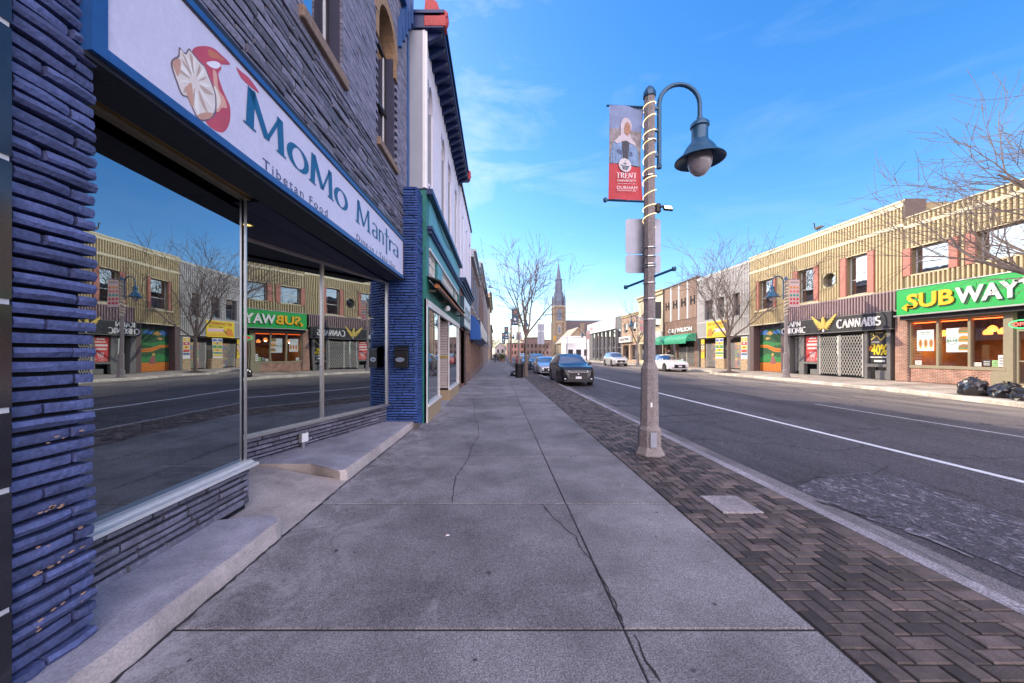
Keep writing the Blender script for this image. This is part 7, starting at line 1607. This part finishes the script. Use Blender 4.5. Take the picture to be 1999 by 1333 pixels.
t = thing('green_awning', 'rounded green fabric awning over the brick shopfront', 'awning', (XR - .5, 42, 3.1)); a0, a1 = y0 + .2, y1 + .2
n = 10; pr = [(XR - .02 - 1.05 * math.sin(R(90 * k / n)), 2.85 + .82 * math.cos(R(90 * k / n)) ** .8) for k in range(n + 1)]
g = MB(); S_ = 14
vs = [(x, a0 + (a1 - a0) * j / S_, z) for j in range(S_ + 1) for x, z in pr]; g.add(vs, [(j * (n + 1) + k, j * (n + 1) + k + 1, (j + 1) * (n + 1) + k + 1, (j + 1) * (n + 1) + k) for j in range(S_) for k in range(n)])
g.add([(XR - .02, a0, 2.85)] + [(x, a0, z) for x, z in pr], [tuple(range(n + 2))]); g.add([(XR - .02, a1, 2.85)] + [(x, a1, z) for x, z in pr], [tuple(range(n + 2))]); g.box(XR - 1.07, XR - 1.04, a0, a1, 2.62, 2.86); g.obj('canopy', mat('awning_green', (.02, .33, .17), .6, n=.12), t)
g = MB()
for k in range(1, n, 3): g.cyl((XR - .03, a0 - .01, 2.86), (pr[k][0], a0 - .01, pr[k][1]), .012, n=4)
for j in range(3, S_, 4): g.tube([(x - .01, a0 + (a1 - a0) * j / S_, z + .01) for x, z in pr], .012, n=4)
g.obj('seam', m_pw, t)
g = MB(); rr = random.Random(1)
for j in range(7):
    c = a0 + 1.6 + j * .62; g.tube([(XR - 1.085, c, 2.68), (XR - 1.085, c + rr.uniform(-.1, .3), 2.75), (XR - 1.085, c + .3, 2.82)], .02, n=4)
g.obj('lettering', m_pgr, t)
make_person('bald person in a dark jacket standing behind the white sedan under the green awning', (18.9, 40.5, .24), R(180), m_coatd, m_jean, mat('grey_hair', (.35, .25, .2), .7, n=0), None, .06)
# ---- cream theatre-like building, low brick building, pale glass-fronted building
TB = simple_block('cream_stone_building', 'cream painted building with moulded frame, partly behind the front lamp pole', yr(1296), yr(1246), 9.2, m_trimc, m_crm, (2, (4.9, 6.9)), 2, 6, xf=FR, cap=.4, zb=.2)
g = MB(); FR.box(g, yr(1294), yr(1272), 3.2, 4.3, .05, .3); props(g.obj('white_sign_board', m_pw, loc=(XR, 46, 3.6)), 'blank-looking white sign board on the cream building right of the lamp pole', 'shop sign')
simple_block('low_buff_brick_building', 'low buff brick shop building left of the front lamp pole', yr(1246), yr(1214), 7.4, brick_mat('buff_brick', (.5, .3, .18), (.42, .25, .15), (.5, .42, .33)), m_crm, (2, (4.8, 6.2)), 2, 7, xf=FR, cap=.25, zb=.2)
t = thing('hanging_sign', 'white sign board over the low buff brick shop', 'shop sign', (XR - .3, 55, 3.6)); g = MB(); FR.box(g, 54, 59, 3.3, 4.2, .1, .4); g.obj('sign_face', m_pw, t); g = MB(); sans(g, 'COLLECTIONS', FR.M(58.6, 3.6, .41), .35, .02, w=4); g.obj('lettering', m_charc, t)
GG = thing('glass_fronted_building', 'long low building with white fascia and tall glass bays between grey piers', 'building', (XR, 72, ZS)); y0, y1 = yr(1214), yr(1149)
mass(GG, FR, y0, y1, ZS, 7.7, m_lead, holes=[(y0 + .6 + 2.55 * k, y0 + 2.7 + 2.55 * k, .5, 5.6) for k in range(7)]); g = MB(); FR.box(g, y0 + 2.8, y1, 5.75, 7.75, -.2, .25); FR.box(g, y1 - 1.2, y1, ZS, 5.75, .0, .25); g.obj('fascia', m_white, GG)
for k in range(7): window(GG, FR, y0 + .6 + 2.55 * k, y0 + 2.7 + 2.55 * k, .5, 5.6, .12, fr=m_winw, bars=(2.6,), mull=(), name='glass_bay')
for k in range(6): g = MB(); FR.box(g, y0 + .3 + 2.55 * (k + 1) - .18, y0 + .3 + 2.55 * (k + 1) + .1, .3, 5.7, 0, .12); g.obj('pier', m_lead, GG)
g = MB(); sans(g, 'COLE', FR.M(y1 - 1.2, 6.4, .26), .7, .03, w=3.5); g.obj('lettering', m_pred, GG)
make_person('person in a black coat standing before the pale glass-fronted building', (18.6, 66, .24), R(90), m_coatd, m_coatd, m_hair, None, .05)
# cars by the far kerb
make_car('parked_sedan', 'white hatchback standing in the parking bay under the green awning', p_white, 'sedan', (15.25, 33.0, road_z(15.2) + .004), 0, 'cars by the far kerb')
make_car('parked_suv', 'silver white sport utility car by the far kerb before the pale glass building', mat('car_paint_pearl', (.62, .62, .60), .25, .2, n=0, coat=1), 'suv', (14.9, 46.5, road_z(15.2) + .004), 0, 'cars by the far kerb')
# ------------------------------------------------------------------ end of the street: church, halls, signals, far houses and trees
m_chst = mat('church_stone', (.22, .175, .125), .85, n=.3, ns=2); m_slate = mat('church_slate', (.10, .13, .19), .6, n=.35, ns=1.5); m_roofb = mat('brown_slate_roof', (.11, .085, .085), .8, n=.2); m_chtr = mat('church_pale_trim', (.36, .31, .24), .8)
CH = thing('church', 'stone church with a tall blue slate spire rising at the end of the street', 'church', (25.4, 152, 0)); cx_, cy_ = 25.4, 152.0; w = 2.15
def sq(r, z): return [(cx_ - r, cy_ - r, z), (cx_ + r, cy_ - r, z), (cx_ + r, cy_ + r, z), (cx_ - r, cy_ + r, z)]
g = MB(); g.box(cx_ - w, cx_ + w, cy_ - w, cy_ + w, 0, 20.5)
for sx in (-1, 1):
    for sy in (-1, 1):
        g.box(cx_ + sx * w - .55, cx_ + sx * w + .55, cy_ + sy * w - .55, cy_ + sy * w + .55, 0, 14.5); g.box(cx_ + sx * w - .4, cx_ + sx * w + .4, cy_ + sy * w - .4, cy_ + sy * w + .4, 14.5, 20.6)
g.obj('tower', m_chst, CH)
g = MB(); g.box(cx_ - w - .25, cx_ + w + .25, cy_ - w - .25, cy_ + w + .25, 20.6, 21.1); g.box(cx_ - w - .15, cx_ + w + .15, cy_ - w - .15, cy_ + w + .15, 14.3, 14.6); g.obj('string_course', m_chtr, CH)
g = MB()
def taper(r0, z0, r1, z1, n=8, ph=R(22.5)): g.lathe([(r0, z0), (r1, z1)], (cx_, cy_, 0), n, ph=ph)
taper(2.5, 21.1, 2.0, 26.3); taper(2.1, 26.3, 1.9, 26.6); taper(1.75, 26.3, 1.35, 32.0); taper(1.6, 31.8, 1.5, 32.3); taper(1.05, 32.2, .05, 39.4)
for sx in (-1, 1):
    for sy in (-1, 1): g.lathe([(.55, 21.1), (.5, 24.2), (.02, 26.2)], (cx_ + sx * 2.1, cy_ + sy * 2.1, 0), 4, ph=R(45)); g.lathe([(.3, 26.3), (.28, 28.5), (.02, 30.6)], (cx_ + sx * 1.2, cy_ + sy * 1.2, 0), 4, ph=R(45))
g.obj('spire', m_slate, CH); g = MB(); g.box(cx_ - .04, cx_ + .04, cy_ - .04, cy_ + .04, 39.3, 40.6); g.box(cx_ - .3, cx_ + .3, cy_ - .04, cy_ + .04, 40.0, 40.1); g.obj('cross', m_bx, CH)
def lancet(x, y, z0, h, r, mi=None, axis='X'):
    g = MB(); pts = [(-r, 0), (r, 0), (r, h - r * 1.5), (r * .6, h - r * .5), (0, h), (-r * .6, h - r * .5), (-r, h - r * 1.5)]; g.prism(pts, frame((x, y, z0), (1, 0, 0), (0, 0, 1)), 0, .08); return g.obj('lancet_window', mi or m_slate, CH)
lancet(cx_, cy_ - w - .02, 15.2, 4.6, .95); lancet(cx_, cy_ - w - .02, 9.6, 3.6, .75, m_chtr); lancet(cx_, cy_ - w - .11, 10.0, 2.7, .5); lancet(cx_, cy_ - w - .02, 4.5, 3.2, .5)
g = MB(); x0, x1, ym = cx_ + w, 46.0, cy_ + 9; g.box(x0, x1, ym - 7.5, ym + 7.5, 0, 8.0)
g.add([(x0, ym - 7.5, 8.0), (x0, ym + 7.5, 8.0), (x0, ym, 15.8)], [(0, 1, 2)]); g.obj('nave', m_chst, CH)
g = MB(); g.add([(x0 - .4, ym - 8.0, 7.6), (x1, ym - 8.0, 7.6), (x1, ym, 16.1), (x0 - .4, ym, 16.1), (x0 - .4, ym + 8, 7.6), (x1, ym + 8, 7.6)], [(0, 1, 2, 3), (3, 2, 5, 4), (0, 3, 4)]); g.obj('roof', m_roofb, CH)
g = MB(); g.box(35.5, 37.0, ym - 5.4, ym - 4.2, 10, 14.4); g.obj('chimney', m_chst, CH); g = MB(); g.box(cx_ - .6, cx_ + 5.2, cy_ - 6.5, cy_ - 3.2, 0, 4.0); g.obj('porch', m_chtr, CH); g = MB(); g.add([(cx_ - .9, cy_ - 6.8, 3.9), (cx_ + 5.5, cy_ - 6.8, 3.9), (cx_ + 5.5, cy_ - 3.2, 6.2), (cx_ - .9, cy_ - 3.2, 6.2)], [(0, 1, 2, 3)]); g.obj('porch_roof', m_roofb, CH)
for k in range(3): 
    g = MB(); g.box(cx_ + .2 + 1.7 * k, cx_ + 1.1 + 1.7 * k, cy_ - 6.56, cy_ - 6.5, 1.2, 2.9); g.obj('window', m_back, CH)
def gable_house(name, label, x0, x1, y0, y1, he, hr, mw, mr, wins=((.3, 2.0), (.7, 2.0)), cat='house'):
    t = thing(name, label, cat, ((x0 + x1) / 2, y0, 0)); xm = (x0 + x1) / 2
    g = MB(); g.box(x0, x1, y0, y1, 0, he); g.add([(x0, y0, he), (x1, y0, he), (xm, y0, hr)], [(0, 1, 2)]); g.obj('wall', mw, t)
    g = MB(); e = .4; sl = (hr - he) / (xm - x0)
    for s, a in ((-1, x0 - e), (1, x1 + e)):
        ze = he - e * sl; g.add([(a, y0 - .4, ze), (xm, y0 - .4, hr), (xm, y1, hr), (a, y1, ze), (a, y0 - .4, ze + .25), (xm, y0 - .4, hr + .25), (xm, y1, hr + .25), (a, y1, ze + .25)], [(0, 1, 2, 3), (4, 5, 6, 7), (0, 1, 5, 4), (0, 3, 7, 4)])
    g.obj('roof', mr, t)
    for fx, z in wins: g = MB(); x = x0 + (x1 - x0) * fx; g.box(x - .55, x + .55, y0 - .05, y0, z, z + 1.7); g.obj('window', m_back, t)
    return t
gable_house('gabled_hall', 'buff brick hall with a pale edged gable in front of the church roof', 20.6, 28.6, 112, 128, 5.2, 9.4, mat('buff_hall_brick', (.26, .20, .14), .85, n=.25), m_chtr, ((.35, 5.0), (.6, 5.0), (.78, 5.2)), 'hall')
def box_house(name, label, x0, x1, y0, y1, h, mw, mr, nw, cat='building', zs=(1.2, 4.4), ww=.9):
    t = thing(name, label, cat, ((x0 + x1) / 2, y0, 0)); MB().box(x0, x1, y0, y1, 0, h).obj('wall', mw, t); MB().box(x0 - .2, x1 + .2, y0 - .2, y1 + .2, h, h + .35).obj('roof', mr, t)
    for z in zs:
        if z + 1.8 > h: continue
        for k in range(nw): x = x0 + (x1 - x0) * (k + .5) / nw; MB().box(x - ww / 2, x + ww / 2, y0 - .05, y0, z, z + 1.7).obj('window', m_back, t)
    return t
m_pkbr = mat('pink_grey_brick', (.30, .20, .18), .85, n=.35, ns=1.2)
box_house('white_low_building', 'low white shop with a grey glazed corner in front of the gabled hall', 18.9, 25.4, 100, 108, 6.0, m_white, m_winw, 3, zs=(1.0,), ww=1.3)
t = thing('white_sign_board', 'blank white sign board standing out from the low white shop', 'sign', (19.5, 99, 4.5)); MB().box(18.4, 21.2, 98.5, 98.9, 4.3, 5.6).obj('panel', m_white, t); MB().cyl((18.6, 98.7, 0), (18.6, 98.7, 4.3), .08).obj('post', m_bx, t)
box_house('grey_low_building', 'narrow grey fronted shop between the white shop and the pale glass building', 25.5, 29, 101, 110, 5.6, mat('grey_render', (.35, .38, .42), .7), m_lead, 2, zs=(1.0,))
box_house('far_brick_building', 'long two-storey pinkish brick building closing the view beside the church', 14.2, 33.5, 205, 222, 8.9, m_pkbr, m_dkbr, 9)
box_house('far_brown_building', 'dark brown brick block beyond the parked cars', 13.8, 21.5, 176, 190, 9.0, mat('dark_brown_brick', (.17, .12, .11), .85, n=.3, ns=1.5), m_dkbr, 4)
box_house('far_red_building', 'low red brick house front beyond the second near lamp', 5.0, 13.2, 182, 195, 6.4, mat('faded_red_brick', (.40, .22, .18), .85, n=.3, ns=1.5), m_dkbr, 5)
box_house('end_house', 'pale grey house front closing the street at the left end of the pavement', -12, -2.5, 150, 165, 8, mat('pale_render', (.45, .42, .42), .8, n=.2), m_dkbr, 5)
gable_house('far_house', 'small gabled house far down the road between trees and banners', -1.0, 4.6, 190, 200, 4.6, 7.2, mat('grey_siding', (.36, .33, .33), .8), m_roofb)
# traffic signals
def signal(loc, x2, label, n):
    t = thing('traffic_signal', label, 'traffic light', loc, 'traffic signals'); x, y, z = loc; MB().cyl(loc, (x, y, 6.2), .09, .07, n=8).obj('post', m_galv, t)
    g = MB(); g.tube([(x, y, 5.4), ((x + x2) / 2, y, 5.7), (x2, y, 5.6)], .05, n=5); g.obj('arm', m_galv, t)
    g = MB(); g.box(x2 - .25, x2 + .25, y - .15, y + .1, 4.9, 6.0); hd = g.obj('signal_head', mat('signal_yellow', (.75, .38, .01), .5, n=0), t)
    g = MB()
    for k in range(3): g.cyl((x2, y - .15, 5.1 + .34 * k), (x2, y - .22, 5.1 + .34 * k), .12, n=10)
    g.obj('lens', m_back, hd)
signal((17.8, 93, .1), 14.6, 'yellow traffic signal hung before the church tower', 0)
signal((3.0, 95, 0), 6.2, 'yellow traffic signal just right of the second near lamp pole', 1)
signal((.9, 140, 0), 2.6, 'distant yellow traffic signal low among the blue banners', 2)
# distant bare trees
for k, (x, y, h_, s, lb) in enumerate(((-2.2, 120, 2.5, 4.2, 'pale bare tree over the end of the near pavement'), (-5.5, 142, 3, 5.5, 'bare tree at the end of the left row, farther back'), (22, 235, 4, 7.5, 'bare tree above the roof of the far pinkish brick building'), (13, 238, 4, 6.5, 'bare tree left of the parking sign far away'), (6.5, 215, 3, 5, 'small bare tree behind the far red brick house'), (16.5, 128, 2.4, 3.2, 'bare tree in front of the far brick building near the church'))):
    make_tree('distant_tree', lb, (x, y, -.3), h_, s, .18, 200 + k, 'distant bare trees', maxl=3, limbs=8, nch=6, tilt=(15, 60), rmin=.03)
